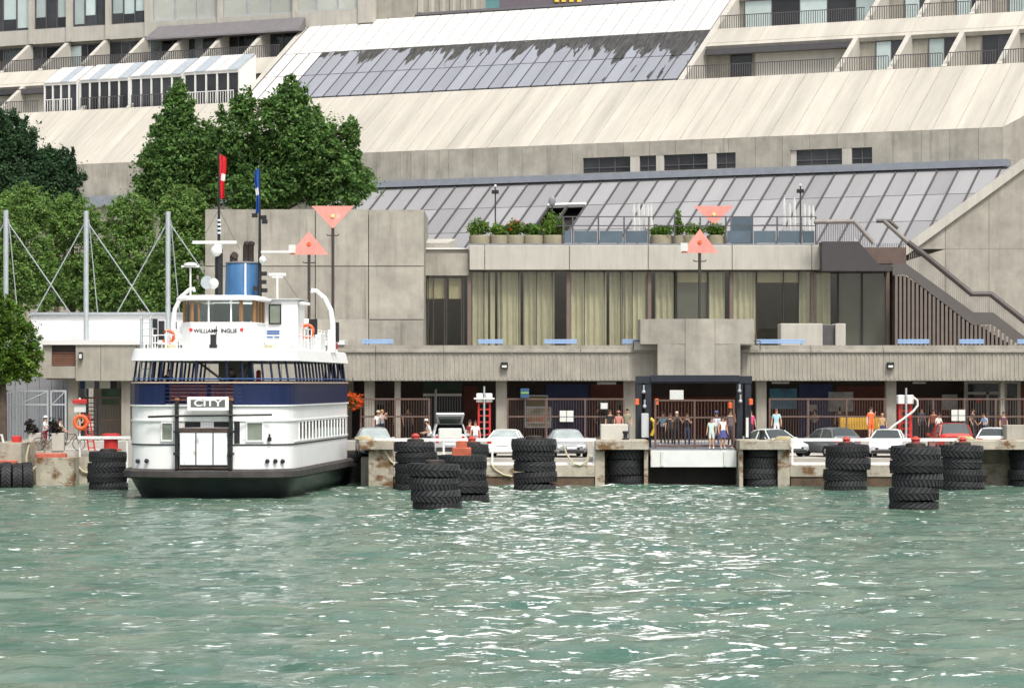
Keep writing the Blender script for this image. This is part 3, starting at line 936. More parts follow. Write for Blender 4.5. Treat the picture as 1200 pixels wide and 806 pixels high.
board('dark framed glass booth window with white menu sheets', 1104, 462, 1122, 480, GB - .3, PGREY, 'menu_board', deco=((.1, .3, .1, .8, PALE), (.4, .6, .15, .55, PALE), (.7, .9, .1, .7, PALE)))
board('white framed bright poster of a summer crowd beside the navy wall', 616, 478, 645, 500, 163.5, M('crowd_poster', (.30, .28, .22), .4, var=.7, sc=1.6), 'poster', rim=STEEL,
      deco=((.05, .95, .75, .8, PALE), (.15, .2, .55, .74, ORANGE), (.3, .36, .5, .74, ORANGE), (.5, .56, .55, .74, ORANGE), (.62, .7, .5, .74, ORANGE), (.8, .88, .52, .74, PALE)))
board('olive transport map panel above the bright crowd poster', 616, 464, 641, 476, 163.6, M('olive_panel', (.12, .11, .045), .5, var=.3, sc=2), 'map_board', rim=STEEL)
# kiosk shop front behind the far fence
kio = thing('ticket_kiosk', 'pale framed ticket kiosk front with dark glass under the promenade', 'kiosk', (XP(1150, 166.5), 166.5, PZ), world_mode=True)
mb = MB(); KY = 166.5; K = lambda px: XP(px, KY)
for a, b, c, d in ((1130, 1134, 447, 517), (1156, 1159, 459, 517), (1134, 1193, 447, 449.5), (1134, 1176, 459, 462), (1174, 1180, 450, 517), (1192, 1196, 447, 517)):
    mb.box(K(a), K(b) - .004, KY, KY + .2, max(PZ, ZP(d, KY)), ZP(c, KY) - .004)
mb.build('frame', CONC_L, kio)
mb = MB(); mb.box(K(1134), K(1192), KY + .08, KY + .14, PZ, ZP(450, KY)); mb.build('glass_front', DGL, kio)
mb = MB(); mb.box(K(1143), K(1150), KY - .1, KY - .01, ZP(471, KY), ZP(466, KY)); mb.build('lamp_sign', RED, kio)

# brown bar fences between the columns
def fence(label, px0, px1, Y, ytop=467.5, ymid=488, z0=PZ, gap=.145, group=None):
    t = thing('bar_fence', label, 'fence', (XP((px0 + px1) / 2, Y), Y, z0), group=group, world_mode=True)
    x0, x1 = XP(px0, Y), XP(px1, Y)
    z1 = ZP(ytop, Y); zm = ZP(ymid, Y)
    for nm, z in (('top_rail', z1), ('middle_rail', zm), ('bottom_rail', z0 + .12)):
        mb = MB(); mb.box(x0, x1, Y - .035, Y + .035, z - .045, z + .045); mb.build(nm, BROWN, t)
    n = max(1, round((x1 - x0) / 1.9))
    for i in range(n + 1):
        x = x0 + (x1 - x0) * i / n
        mb = MB(); mb.box(x - .05, x + .05, Y - .05, Y + .05, z0, z1 + .05); mb.build('post', BROWN, t)
    mb = MB(); x = x0 + gap
    while x < x1 - .03:
        mb.box(x - .010, x + .010, Y - .010, Y + .010, z0 + .1, z1 - .046); x += gap
    mb.build('bars', BROWN, t)
    return t
fence('brown bar fence behind the hanging flower basket near the ferry', 423, 503, 159.2)
fence('brown bar fence behind the silver car and the crowd poster', 595, 731, 159.2)
fence('brown bar fence below the two posters, behind the grey car', 902, 1037, 159.2)
fence('brown bar fence in front of the ticket kiosk, behind the red car', 1057, 1240, 159.2)

# security screen between columns behind the open-tailgate car
scn = thing('awning_screen', 'green topped shutter screen with white rail behind the car with raised tailgate', 'screen', (XP(518, 166), 166, PZ), world_mode=True)
mb = MB(); mb.box(XP(496, 166), XP(541, 166), 166, 166.1, ZP(459, 166), ZP(447, 166)); mb.build('green_panel', M('dark_green_panel', (.015, .04, .025), .5, var=.3), scn)
mb = MB(); mb.box(XP(496, 166), XP(541, 166), 165.8, 166.1, ZP(464, 166), ZP(461, 166)); mb.build('white_rail', PALE, scn)
mb = MB(); x = XP(496, 166)
while x < XP(541, 166):
    mb.box(x, x + .05, 166, 166.05, PZ, ZP(464, 166) - .004); x += .15
mb.build('bars', GREYM, scn)
mb = MB(); mb.tube([(XP(510.5, 165), 165.2, PZ), (XP(510.5, 165), 165.2, ZP(456, 165))], .07); mb.build('post', STEEL, scn)

# beam lamps
for px, py, lab in ((591, 428, 'small black floodlight box on the concrete beam above the bright crowd poster'), (1043, 428, 'small black floodlight box on the concrete beam above the red hose tower')):
    t = thing('beam_lamp', lab, 'lamp', (T(px), TY - .15, ZP(py + 4, TY)), world_mode=True)
    x, z = T(px), ZP(py, TY)
    mb = MB(); mb.bbox(x - .2, x + .2, TY - .28, TY - .04, z - .17, z + .17, .03); mb.build('housing', BLACK, t)
    mb = MB(); mb.box(x - .13, x + .13, TY - .30, TY - .285, z - .12, z - .0); mb.build('lens', PALE, t)

# ---- tall concrete block left of the restaurant
BY = 168.0
B_ = lambda px: XP(px, BY)
mb = MB(); mb.box(B_(240) + .02, B_(497) - .02, BY + .36, BY + 9, PZ, ZP(245.5, BY)); mb.build('block_core', CONC, term)
colx = [240, 303.5, 369.5, 432, 497]
rowy = [245, 312, 374.5, 446]
for i in range(4):
    for j in range(3):
        mb = MB(); mb.box(B_(colx[i]) + .025, B_(colx[i + 1]) - .025, BY + (0.0 if i != 0 else .02), BY + .35, ZP(rowy[j + 1], BY) + .025, ZP(rowy[j] - (3 if i == 3 and j == 0 else 0) * -1, BY) - .025)
        mb.build('wall_panel', CONC_P, term)
# lower ledge in front of it that carries the marker boards
LY = 163.0
mb = MB(); mb.box(XP(300, LY), XP(432, LY) - .02, LY, LY + 4.5, DECK, ZP(374, LY)); mb.build('ledge_wall', CONC_P, term)
mb = MB(); mb.box(XP(432, LY) + .02, XP(496, LY), LY + .1, LY + 4.5, DECK, ZP(375.5, LY)); mb.build('ledge_wall', CONC_P, term)

# ---- restaurant: glass front, curtains, fascia, roof terrace
zg0, zg1 = DECK, ZP(318, RY)
INT = M('restaurant_interior', (.16, .15, .13), .9, var=.2, sc=.5, world_co=True)
mb = MB(); mb.box(R(497), R(1046), RY + 6.0, RY + 6.3, DECK, zg1); mb.build('inner_wall', INT, term)
mb = MB(); mb.box(R(497), R(1046), RY + .05, RY + 6.0, zg1 + .004, zg1 + .3); mb.build('ceiling', INT, term)
mb = MB(); mb.box(R(1046), R(1046) + .3, RY + .05, RY + 6.3, DECK, zg1 + .3); mb.build('side_wall', INT, term)
RG = glass('restaurant_glass', (.93, .93, .88), 0.07)
CUR = M('beige_curtain', (.57, .555, .465), .9, var=.08, sc=1.2, rnd=.08)
DKG = M('grey_blind', (.14, .145, .14), .5, var=.12, sc=.6, rnd=.1)
STRIP = M('pale_pelmet', (.42, .39, .28), .8, var=.06)
mull = [497.5, 550, 567, 587, 608, 629, 647, 666, 685, 708, 727, 741, 761, 792, 829, 857, 886, 918, 936, 952, 982, 1010, 1040]
for a, b in zip(mull[:-1], mull[1:]):
    mb = MB(); mb.box(R(a) + .05, R(b) - .05, RY, RY + .04, zg0 + .01, zg1 - .01); mb.build('glass_pane', RG, term)
for k, a in enumerate(mull):
    big = a in (550, 666, 761, 857, 952, 1040)
    w_ = .22 if big else .05
    mb = MB(); mb.box(R(a) - w_ / 2, R(a) + w_ / 2, RY - (.16 if big else .05), RY + .10, zg0 + .004, zg1 - .004); mb.build('mullion', DBROWN if not big else M('bronze_mullion', (.16, .12, .10), .5), term)
def curtain(a, b, amp=.11, lam=.36, z1=None):
    x0, x1 = R(a), R(b); mb = MB(); n = max(6, int((x1 - x0) / .045)); vs_ = []
    ph = rng.uniform(0, 6)
    for i in range(n + 1):
        x = x0 + (x1 - x0) * i / n
        y = RY + .35 + amp * math.sin(2 * math.pi * (x - x0) / lam + ph) + .03 * math.sin(x * 3.1)
        vs_ += [(x, y, zg0 + .05), (x, y - .0, (z1 or zg1) - .05)]
    mb.add(vs_, [(2 * i, 2 * i + 2, 2 * i + 3, 2 * i + 1) for i in range(n)])
    return mb.build('curtain', CUR, term, smooth=True)
for a, b in ((552, 572), (574, 580), (583, 610), (613, 650), (668, 711), (714, 729), (730, 758), (768, 790), (831, 850), (860, 886), (937, 951), (955, 974)):
    curtain(a, b)
def blind(a, b, y0=331, y1=404, mt=None):
    mb = MB(); mb.box(R(a), R(b), RY + .18, RY + .21, ZP(y1, RY), ZP(y0, RY)); mb.build('blind', mt or DKG, term)
blind(794, 829); blind(830, 830.2)
blind(984, 1009, 319); blind(1012, 1039, 319)
for a, b in ((794, 829), (888, 936), (500, 522), (526, 541)):
    mb = MB(); mb.box(R(a), R(b), RY + .16, RY + .24, ZP(331 if a > 600 else 350, RY) + .003, ZP(319.5 if a > 600 else 326, RY)); mb.build('pelmet', STRIP, term)
# fascia panels
fz0, fz1 = ZP(317, RY) + .03, ZP(288, RY)
fe = [550, 568, 667, 759, 857, 950, 963]
for a, b in zip(fe[:-1], fe[1:]):
    mb = MB(); mb.bbox(R(a) + .015, R(b) - .015, RY - .65, RY + .6, fz0, fz1, .03); mb.build('fascia_panel', CONC_L, term)
mb = MB(); mb.box(R(497), R(549.6), RY - .25, RY + .6, ZP(323, RY), ZP(297, RY)); mb.build('fascia_panel', CONC, term)
for a in (502, 508, 521, 523.5, 541, 543.5):
    mb = MB(); mb.box(R(a) - .03, R(a) + .03, RY - .12, RY - .055, zg0, ZP(323, RY) - .003); mb.build('mullion', DBROWN, term)
ROOFZ = fz1 - .25
mb = MB(); mb.box(R(480), R(1046), RY + .62, 204, ROOFZ - .4, ROOFZ); mb.build('roof_terrace', PAVE, term)
mb = MB(); mb.box(R(497), R(549), RY + .4, RY + 8, ZP(292, RY), ZP(290, RY)); mb.build('roof_edge', WHITEP, term)
# raised rooflight hood left of the planters
mb = MB(); mb.hexa([(R(495), RY + 1, ROOFZ), (R(524), RY + 1, ROOFZ), (R(531), RY + 4, ROOFZ), (R(495), RY + 4, ROOFZ),
                    (R(495), RY + .8, ROOFZ + .45), (R(524), RY + .8, ROOFZ + .45), (R(533), RY + 4, ROOFZ + .85), (R(495), RY + 4, ROOFZ + .85)])
mb.build('rooflight', CONC_L, term)
# dark kerb and balustrade along the terrace
mb = MB(); mb.box(R(549), R(955), RY - .55, RY - .25, fz1 + .004, fz1 + .1); mb.build('terrace_kerb', GREYM, term)
SLATE = M('slate_glass', (.10, .135, .165), .25, var=.12, sc=1, rnd=.15)
rail = thing('terrace_railing', 'dark steel railing with slate grey infill panels along the restaurant roof terrace', 'railing', (R(800), RY - .3, fz1 + .1), world_mode=True)
zr0, zr1, zrm = fz1 + .1, ZP(254.5, RY), ZP(265, RY)
for z, nm in ((zr1, 'top_rail'), (zrm, 'middle_rail')):
    mb = MB(); mb.box(R(652), R(955), RY - .45, RY - .39, z - .03, z + .03); mb.build(nm, FRAME, rail)
pp = [660, 671, 701, 731, 760, 790, 820, 850, 881, 910, 938, 955]
for a in pp:
    mb = MB(); mb.box(R(a) - .045, R(a) + .045, RY - .47, RY - .37, zr0, zr1); mb.build('post', FRAME, rail)
for a, b in zip(pp[:-1], pp[1:]):
    if 758 < a < 850: continue
    mb = MB(); mb.box(R(a) + .08, R(b) - .08, RY - .38, RY - .34, zr0 + .04, ZP(271, RY)); mb.build('infill_panel', SLATE, rail)
mb = MB(); mb.box(R(858), R(881), RY + .2, RY + 1.6, ROOFZ, ZP(254, RY)); mb.build('service_box', SLATE, term)

# stair in front of the big gable wall
SY = 170.0
S = lambda px: XP(px, SY)
stair = thing('outdoor_staircase', 'dark bronze outdoor staircase with slatted side and thick handrail down to the promenade', 'staircase', (S(1110), SY, DECK), world_mode=True)
SB = M('stair_bronze', (.10, .09, .085), .55, var=.08, sc=1, world_co=True)
def spz(pts, Y, y1, mat, name):
    mb = MB(); mb.prism([(XP(a, Y), ZP(b, Y)) for a, b in pts], 'y', Y, y1); return mb.build(name, mat, stair)
spz([(963.5, 317.5), (1045, 317.5), (1045, 310), (1030, 310), (1006, 283), (963.5, 283)], SY - .1, SY + 1.8, M('charcoal_panel', (.055, .05, .052), .6, var=.08, world_co=True), 'landing_panel')
spz([(1046, 322), (1046, 309), (1062, 309), (1141, 366), (1164, 366), (1240, 425), (1240, 440), (1163, 380), (1140, 381), (1062, 322)], SY, SY + .12, SB, 'stringer')
spz([(1010, 309), (1062, 309), (1062, 290), (1010, 290)], SY + 1.6, SY + 1.72, M('stair_wood', (.15, .095, .07), .6, var=.2, world_co=True), 'inner_wall')
# slats below the stringer
xpx = 1049.0
def low_line(q):
    if q < 1062: return 322
    if q < 1140: return 322 + (q - 1062) * (59 / 78)
    if q < 1163: return 380.5
    return 380 + (q - 1163) * .78
i = 0
while xpx < 1238:
    y0 = low_line(xpx + 1.4) + .4
    yb = ZP(0, SY)
    mb = MB(); z0 = DECK; z1 = ZP(y0, SY)
    if z1 > z0 + .1:
        mb.box(S(xpx), S(xpx + 3.0), SY + .02, SY + .1, z0, z1); mb.build('slat', M('stair_slat', (.15, .125, .11), .6, var=.1, world_co=True), stair)
    xpx += 4.9; i += 1
mb = MB(); mb.box(S(1047), S(1240), SY + .5, SY + .6, DECK, ZP(404, SY) + .2)
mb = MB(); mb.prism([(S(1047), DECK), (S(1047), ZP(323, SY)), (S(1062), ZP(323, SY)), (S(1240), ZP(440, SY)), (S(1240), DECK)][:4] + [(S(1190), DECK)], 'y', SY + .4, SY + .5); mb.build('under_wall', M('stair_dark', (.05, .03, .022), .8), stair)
# treads
for k in range(22):
    x = S(1062 + k * 8.0); z = ZP(318 + k * 5.9, SY)
    if z > DECK:
        mb = MB(); mb.box(x - .02, x + .42, SY + .13, SY + 1.55, z - .06, z); mb.build('tread', SB, stair)
RAILM = M('handrail_bronze', (.075, .062, .058), .5, var=.1)
def rail_path(pts, r, Y, nm='handrail'):
    mb = MB(); mb.tube([P(a, b, Y) for a, b in pts], r, 8); return mb.build(nm, RAILM, stair, smooth=True)
LRAIL = M('worn_handrail', (.24, .215, .20), .6, var=.15)
mb = MB(); mb.tube([P(954, 260, SY), P(1001, 259.5, SY), P(1024, 285, SY)], .14, 8); mb.build('handrail', LRAIL, stair, smooth=True)
mb = MB(); mb.tube([P(1036, 259, SY + 1.6), P(1064, 284, SY + 1.6)], .14, 8); mb.build('handrail', LRAIL, stair, smooth=True)
rail_path([(1064, 284), (1085, 300), (1139, 344.5), (1161, 344.5), (1240, 407)], .17, SY + .05)
rail_path([(1027, 259), (1042, 259), (1052, 268)], .12, SY + 1.6)
mb = MB()
for a in np.arange(956, 1062, 2.1):
    if a < 1002: t0, b0 = 260, 283
    elif a < 1024: t0, b0 = 260 + (a - 1001) * 1.1, 283 + (a - 1006) * 1.12
    else: t0, b0 = 285, 309
    if b0 - t0 < 3: continue
    mb.box(S(a) - .015, S(a) + .015, SY + .0, SY + .03, ZP(b0, SY), ZP(t0, SY))
mb.build('balusters', FRAME, stair)
mb = MB()
for a in np.arange(1066, 1238, 2.4):
    t0 = 286 + (a - 1066) * .79 if a < 1139 else (344 if a < 1161 else 344 + (a - 1161) * .79)
    mb.box(S(a) - .015, S(a) + .015, SY + .03, SY + .06, ZP(t0 + 24, SY), ZP(t0 + 2, SY))
mb.build('balusters', LRAIL, stair)
# low concrete box on the promenade with a dark door
BXY = 164.0
mb = MB(); q = lambda px: XP(px, BXY)
pb = thing('concrete_hatch_box', 'low concrete box with a dark door on the promenade before the restaurant glass', 'hatch box', (q(952), BXY + 1, DECK), world_mode=True)
mb.bbox(q(915), q(964), BXY, BXY + 2.0, DECK, ZP(379, BXY), .03); mb.bbox(q(979), q(991), BXY, BXY + 2.0, DECK, ZP(379, BXY), .03); mb.box(q(964) + .004, q(979) - .004, BXY + .5, BXY + 1.9, DECK, ZP(380, BXY)); mb.build('wall', CONC_L, pb)
mb = MB(); mb.box(q(964.5), q(978.5), BXY + .3, BXY + .45, DECK, ZP(380.5, BXY)); mb.build('door', FRAME, pb)

# ---- big gable wall on the right with a sloping coping
WY = 195.0
W = lambda px: XP(px, WY)
gw = thing('gable_wall', 'large grey concrete gable wall with pale sloping coping behind the staircase', 'wall', (W(1180), WY + .5, PZ), world_mode=True)
def topy(px): return 290 - (px - 1058) * (104 / 142)
seams = [1040, 1108, 1159, 1210, 1290, 1400]
for a, b in zip(seams[:-1], seams[1:]):
    for (ya, yb) in ((292, 700), (140, 292)):
        # cut each casting by the sloping top
        l, r_ = max(ya, topy(a) + 9), max(ya, topy(b) + 9)
        if yb - l < 2 and yb - r_ < 2: continue
        if l > yb:
            xx = 1058 + (290 + 9 - yb) * (142 / 104)
            pts = [(xx, yb), (b, yb), (b, r_)]
        else:
            pts = [(a, yb), (b, yb), (b, r_), (a, l)]
        mb = MB(); mb.prism([(W(x) + (.012 if x == a else (-.012 if x == b else 0)), max(PZ, ZP(y, WY)) + (.012 if y == yb else -.003)) for x, y in pts], 'y', WY, WY + 1.0)
        mb.build('wall_panel', CONC_P, gw)
mb = MB(); o_ = 15
mb.prism([(W(1055), ZP(topy(1055) + 12, WY)), (W(1400), ZP(topy(1400) + 12, WY)), (W(1400), ZP(topy(1400), WY)), (W(1055), ZP(topy(1055), WY))], 'y', WY - .25, WY + 1.3)
mb.build('coping', CONC_L, gw)

# ================================================================== things on the terraces
# blue benches along the promenade
BENCHB = M('blue_bench_board', (.27, .40, .60), .5, var=.06, sc=2)
def make_bench(px0, px1, label):
    Y = TY + 1.7
    x0, x1 = XP(px0, Y), XP(px1, Y)
    t = thing('bench', label, 'bench', ((x0 + x1) / 2, Y, DECK), group='pale blue benches along the promenade')
    w_ = (x1 - x0) / 2
    zt_ = ZP(397.3, Y) - DECK
    mb = MB()
    for k in range(2):
        mb = MB(); mb.bbox(-w_, w_, -.02, .03, zt_ - .12 - .13 * k, zt_ - .01 - .13 * k, .012); mb.build('backrest_slat', BENCHB, t)
    for k in range(3):
        mb = MB(); mb.bbox(-w_, w_, -.55 + .17 * k, -.41 + .17 * k, .80, .84, .01); mb.build('seat_slat', BENCHB, t)
    for s in (-1, 1):
        mb = MB(); x = s * (w_ - .2)
        mb.box(x - .04, x + .04, .032, .1, 0, zt_ - .02); mb.box(x - .04, x + .04, -.5, .03, .72, .797); mb.box(x - .04, x + .04, -.5, -.42, 0, .718)
        mb.build('leg', STEEL, t)
for a, b, l in ((424, 461, 'pale blue slatted bench before the tall blank concrete block'), (560, 590, 'pale blue slatted bench at the first curtained restaurant bay'),
                (638, 676, 'pale blue slatted bench beneath the middle curtained restaurant windows'), (729, 752, 'pale blue slatted bench against the side of the concrete bastion'),
                (885, 943, 'long pale blue bench before the low concrete hatch box'), (1052, 1089, 'pale blue slatted bench in front of the top of the slatted stair'),
                (1124, 1153, 'pale blue slatted bench in front of the lower part of the slatted stair'), (1192, 1225, 'pale blue slatted bench at the foot of the staircase')):
    make_bench(a, b, l)

# marker boards: salmon triangles on poles
def marker(px, py_base, py_top, down, pole_y, Y, label, half, boxside=True, zfoot=None):
    z_foot = zfoot if zfoot is not None else ZP(pole_y, Y)
    t = thing('range_marker', label, 'marker', (XP(px, Y), Y, z_foot), group='salmon triangular range markers', world_mode=True)
    x = XP(px, Y)
    zt_, zb_ = ZP(py_top, Y), ZP(py_base, Y)
    h2 = half / F * Y
    poly = [(x - h2, zt_), (x, zb_), (x + h2, zt_)] if down else [(x - h2, zb_), (x + h2, zb_), (x, zt_)]
    mb = MB(); mb.prism(poly, 'y', Y - .06, Y); mb.build('board', PINK, t)
    mb = MB(); mb.tube([(x, Y + .09, z_foot), (x, Y + .09, (zt_ + zb_) / 2)], .085, 8); mb.build('pole', DBROWN, t)
    zc_ = zb_ - (.45 if not down else .38)
    mb = MB(); mb.tube([(x - .35, Y + .09, zc_ + .08), (x - .3, Y + .09, zc_), (x + .3, Y + .09, zc_), (x + .35, Y + .09, zc_ + .08)], .035, 5); mb.build('cross_arm', DBROWN, t)
    mb = MB(); mb.lathe([(.09, 0), (.12, .02), (.09, .05)], 12)
    mb.v = [(x + a, Y - .065 - c, (zt_ * (.55 if down else .45) + zb_ * (.45 if down else .55)) + b) for a, b, c in mb.v]
    mb.build('lamp', M('marker_lamp_yellow', (.8, .62, .25), .4) if down else ORANGE, t)
    if boxside:
        mb = MB(); mb.box(x - h2 - .02, x - h2 + .36, Y - .16, Y - .064, zb_ + .09, zb_ + .55); mb.build('lamp_box', PALE, t)
marker(390, 268, 241.5, True, 400, LY + .6, 'salmon downward triangle marker on a tall pole before the blank concrete block', 25, False, DECK + .0 if False else ZP(374, LY))
marker(362, 298.5, 271, False, 400, LY + .6, 'salmon upward triangle marker with white lamp box before the blank concrete block', 23, True, ZP(374, LY))
marker(836.5, 264, 241.5, True, 288, RY + 1.2, 'salmon downward triangle marker behind the planters of the roof terrace', 23.5, False, ROOFZ)
marker(820, 296.5, 268.5, False, 374, YD + 1.2, 'salmon upward triangle marker with white lamp box above the concrete bastion', 22, True, zt_d)

# closed white parasols on the roof terrace
CANV = M('white_canvas', (.62, .62, .60), .8, var=.05, sc=3)
def parasol(px, Y, label, top=237):
    x = XP(px, Y); t = thing('closed_parasol', label, 'parasol', (x, Y, ROOFZ), group='closed white parasols on the roof terrace')
    h = ZP(top, Y) - ROOFZ
    mb = MB(); mb.tube([(0, 0, .06), (0, 0, h)], .03, 6); mb.build('pole', STEEL, t)
    mb = MB(); mb.lathe([(.3, 0), (.3, .05), (.05, .08), (.04, .16)], 12); mb.build('base', GREYM, t)
    mb = MB(); prof = [(.045, h * .36), (.08, h * .38), (.10, h * .55), (.065, h * .75), (.075, h * .86), (.02, h * .98)]
    n = 12; vs_ = []
    for r_, z in prof:
        for k in range(n):
            an = 2 * math.pi * k / n; rr = r_ * (1.15 if k % 2 else .8)
            vs_.append((rr * math.cos(an), rr * math.sin(an), z))
    mb.add(vs_, [(i * n + k, i * n + (k + 1) % n, (i + 1) * n + (k + 1) % n, (i + 1) * n + k) for i in range(len(prof) - 1) for k in range(n)] + [tuple(range((len(prof) - 1) * n, len(prof) * n))])
    mb.build('folded_canopy', CANV, t, smooth=True)
for px in (743, 748.5, 754, 759, 763):
    parasol(px, RY + 1.5 + rng.uniform(0, .8), 'closed white parasol in the bunch of five behind the plain railing panels')
for px, tp in ((919, 229), (931, 229), (925.5, 236), (943, 237), (948, 238), (953, 239)):
    parasol(px, RY + 1.5 + rng.uniform(0, .8), 'closed white parasol in the bunch beside the terrace lamp and the stair', tp)
def terrace_lamp(px, top, label, disc=False):
    Y = RY + .3; x = XP(px, Y)
    t = thing('terrace_lamp', label, 'lamp', (x, Y, ROOFZ))
    h = ZP(top, Y) - ROOFZ
    mb = MB(); mb.tube([(0, 0, 0), (0, 0, h)], .05, 6); mb.build('post', DBROWN, t)
    mb = MB()
    if disc:
        mb.ball((0, -.1, h - .25), .24, 12, 8, (.95, .25, 1.2)); mb.build('round_head', GREYM, t, smooth=True)
    else:
        mb.box(-.22, .0, -.12, .12, h - .42, h - .2); mb.box(.02, .2, -.12, .12, h - .42, h - .2); mb.build('flood_head', BLACK, t)
        mb = MB(); mb.ball((0, 0, h + .04), .09, 8, 6); mb.build('cap', PALE, t)
terrace_lamp(580.5, 219, 'slim terrace lamp post with twin black heads behind the flower planters')
terrace_lamp(938, 218, 'slim terrace lamp post with twin black heads among white parasols')
terrace_lamp(647, 231, 'grey round headed lamp behind the largest bushy planter', True)

# planters
LEAF = {}
def leafmat(name, col, var=.35):
    if name in LEAF: return LEAF[name]
    m = bpy.data.materials.new(name); m.use_nodes = True
    nt = m.node_tree; b = nt.nodes['Principled BSDF']; b.inputs['Roughness'].default_value = .55
    b.inputs['Specular IOR Level'].default_value = .25
    g = nt.nodes.new('ShaderNodeNewGeometry'); n = nt.nodes.new('ShaderNodeTexNoise'); n.inputs['Scale'].default_value = .9; n.inputs['Detail'].default_value = 4
    nt.links.new(g.outputs['Position'], n.inputs['Vector'])
    r = nt.nodes.new('ShaderNodeMapRange')
    for i, q in zip((1, 2, 3, 4), (.3, .7, 1 - var, 1 + var)): r.inputs[i].default_value = q
    nt.links.new(n.outputs['Fac'], r.inputs[0])
    v = nt.nodes.new('ShaderNodeVectorMath'); v.operation = 'SCALE'; v.inputs[0].default_value = col; nt.links.new(r.outputs[0], v.inputs['Scale'])
    nt.links.new(v.outputs[0], b.inputs['Base Color'])
    # thin leaves let some light through
    tr = nt.nodes.new('ShaderNodeBsdfTranslucent'); nt.links.new(v.outputs[0], tr.inputs[0])
    mx = nt.nodes.new('ShaderNodeMixShader'); mx.inputs[0].default_value = .5
    nt.links.new(b.outputs[0], mx.inputs[1]); nt.links.new(tr.outputs[0], mx.inputs[2])
    nt.links.new(mx.outputs[0], nt.nodes['Material Output'].inputs['Surface'])
    LEAF[name] = m
    return m
def leaf_cloud(blobs, n, size, seed, nm=3, up=.25, shell=.55, asp=1.6, sprays=1):
    """leaf-sized faces spread through lumpy volumes; returns an MB with material indexes 0..nm-1"""
    r = np.random.RandomState(seed)
    bl = np.array(blobs, float)
    vol = bl[:, 3] * bl[:, 4] * bl[:, 5]; pr = vol ** .75; pr /= pr.sum()
    cnt = r.multinomial(n, pr)
    V = []; Q = []; MI = []
    for (cx, cy, cz, rx, ry, rz), c in zip(bl, cnt):
        d = r.normal(size=(c, 3)); d /= np.linalg.norm(d, axis=1, keepdims=True)
        rad = shell + (1 - shell) * r.rand(c) ** .7
        lump = 1 + .18 * np.sin(d[:, 0] * 5 + cx) * np.cos(d[:, 2] * 4 + cy) + .12 * r.normal(size=c)
        pts = np.array([cx, cy, cz]) + d * (rad * lump)[:, None] * np.array([rx, ry, rz])
        nrm = d * .8 + r.normal(size=(c, 3)) * .7 + np.array([0, 0, up]); nrm /= np.linalg.norm(nrm, axis=1, keepdims=True)
        t = np.cross(nrm, r.normal(size=(c, 3))); t /= np.linalg.norm(t, axis=1, keepdims=True)
        b2 = np.cross(nrm, t); s = size * r.uniform(.6, 1.3, (c, 1))
        o = len(V) * 0
        quad = np.stack([pts - t * s * asp * .5, pts + b2 * s * .42 + t * s * .05, pts + t * s * asp * .5, pts - b2 * s * .42 + t * s * .05], 1)
        V.append(quad.reshape(-1, 3)); MI.append(r.choice(nm, c, p=[.5, .3, .2][:nm] if nm == 3 else None))
    V = np.concatenate(V); MI = np.concatenate(MI)
    mb = MB(); mb.v = V.tolist(); mb.f = np.arange(len(V)).reshape(-1, 4).tolist(); mb.mi = MI.tolist()
    return mb
PG = [leafmat('planter_leaf_dark', (.075, .16, .025)), leafmat('planter_leaf', (.15, .27, .04)), leafmat('planter_leaf_pale', (.26, .36, .07))]
FLOW = leafmat('flower_orange', (.65, .11, .02))
TUB = M('planter_concrete', (.27, .245, .17), .9, var=.12, sc=2)
pl_spots = [(562, 25, 255, 9, 'bushy green grass-like plant in a pale concrete tub at the terrace end'), (585, 22, 262, 8, 'low green plant in a pale tub below the slim lamp post'),
            (604, 22, 258, 8, 'pale tub with orange flowers between two low green tubs'), (625, 24, 262, 8, 'low dark green plant in a pale tub left unflowered'),
            (649, 26, 248, 13, 'largest bushy yellow green plant in a pale tub on the terrace'),
            (775, 27, 263, 7, 'low wide clipped plant in a pale tub near the five closed parasols'), (795, 17, 247, 6, 'tall feathery young plant in a narrow pale tub'),
            (812, 26, 261, 8, 'low green plant in a wide pale tub before the salmon marker'), (840, 24, 261, 8, 'low green plant in a pale tub beside the tall grey box')]
for i, (px, wd, top, rr, lab) in enumerate(pl_spots):
    Y = RY - .15 if px < 655 else RY + .25
    x = XP(px, Y); w_ = wd / F * Y / 2
    zf = fz1 + .0 if px < 655 else ROOFZ
    if px < 655: Y = RY + .1
    t = thing('planter', lab, 'planter', (x, Y, zf if px < 655 else ROOFZ), group='planted tubs on the roof terrace')
    hgt = ZP(276, Y) - (zf if px < 655 else ROOFZ)
    mb = MB(); mb.lathe([(w_ * .82, 0), (w_ * .97, .08), (w_, hgt * .6), (w_ * .98, hgt - .04), (w_ * .9, hgt), (w_ * .86, hgt - .06), (.01, hgt - .07)], 20); mb.build('tub', TUB, t, smooth=True)
    ph = ZP(top, Y) - ZP(276, Y)
    bl = [(0, 0, hgt + ph * .45, w_ * 1.05, w_ * .95, ph * .55)]
    for k in range(3):
        bl.append((rng.uniform(-.6, .6) * w_, rng.uniform(-.4, .4) * w_, hgt + ph * rng.uniform(.2, .6), w_ * .55, w_ * .5, ph * .4))
    if 'feathery' in lab: bl = [(0, 0, hgt + ph * .3, w_ * .8, w_ * .8, ph * .3), (0, 0, hgt + ph * .65, w_ * .4, w_ * .4, ph * .4)]
    lc = leaf_cloud(bl, 1300, .11, 50 + i, 3, up=.5, shell=.3)
    lc.build('foliage', PG if 'dark' not in lab and 'clipped' not in lab else [PG[0], PG[0], PG[1]], t)
    if 'orange' in lab:
        fl = leaf_cloud([(0, 0, hgt + ph * .6, w_, w_ * .9, ph * .5)], 70, .11, 77, 1, up=1, shell=.8); fl.build('flowers', FLOW, t)

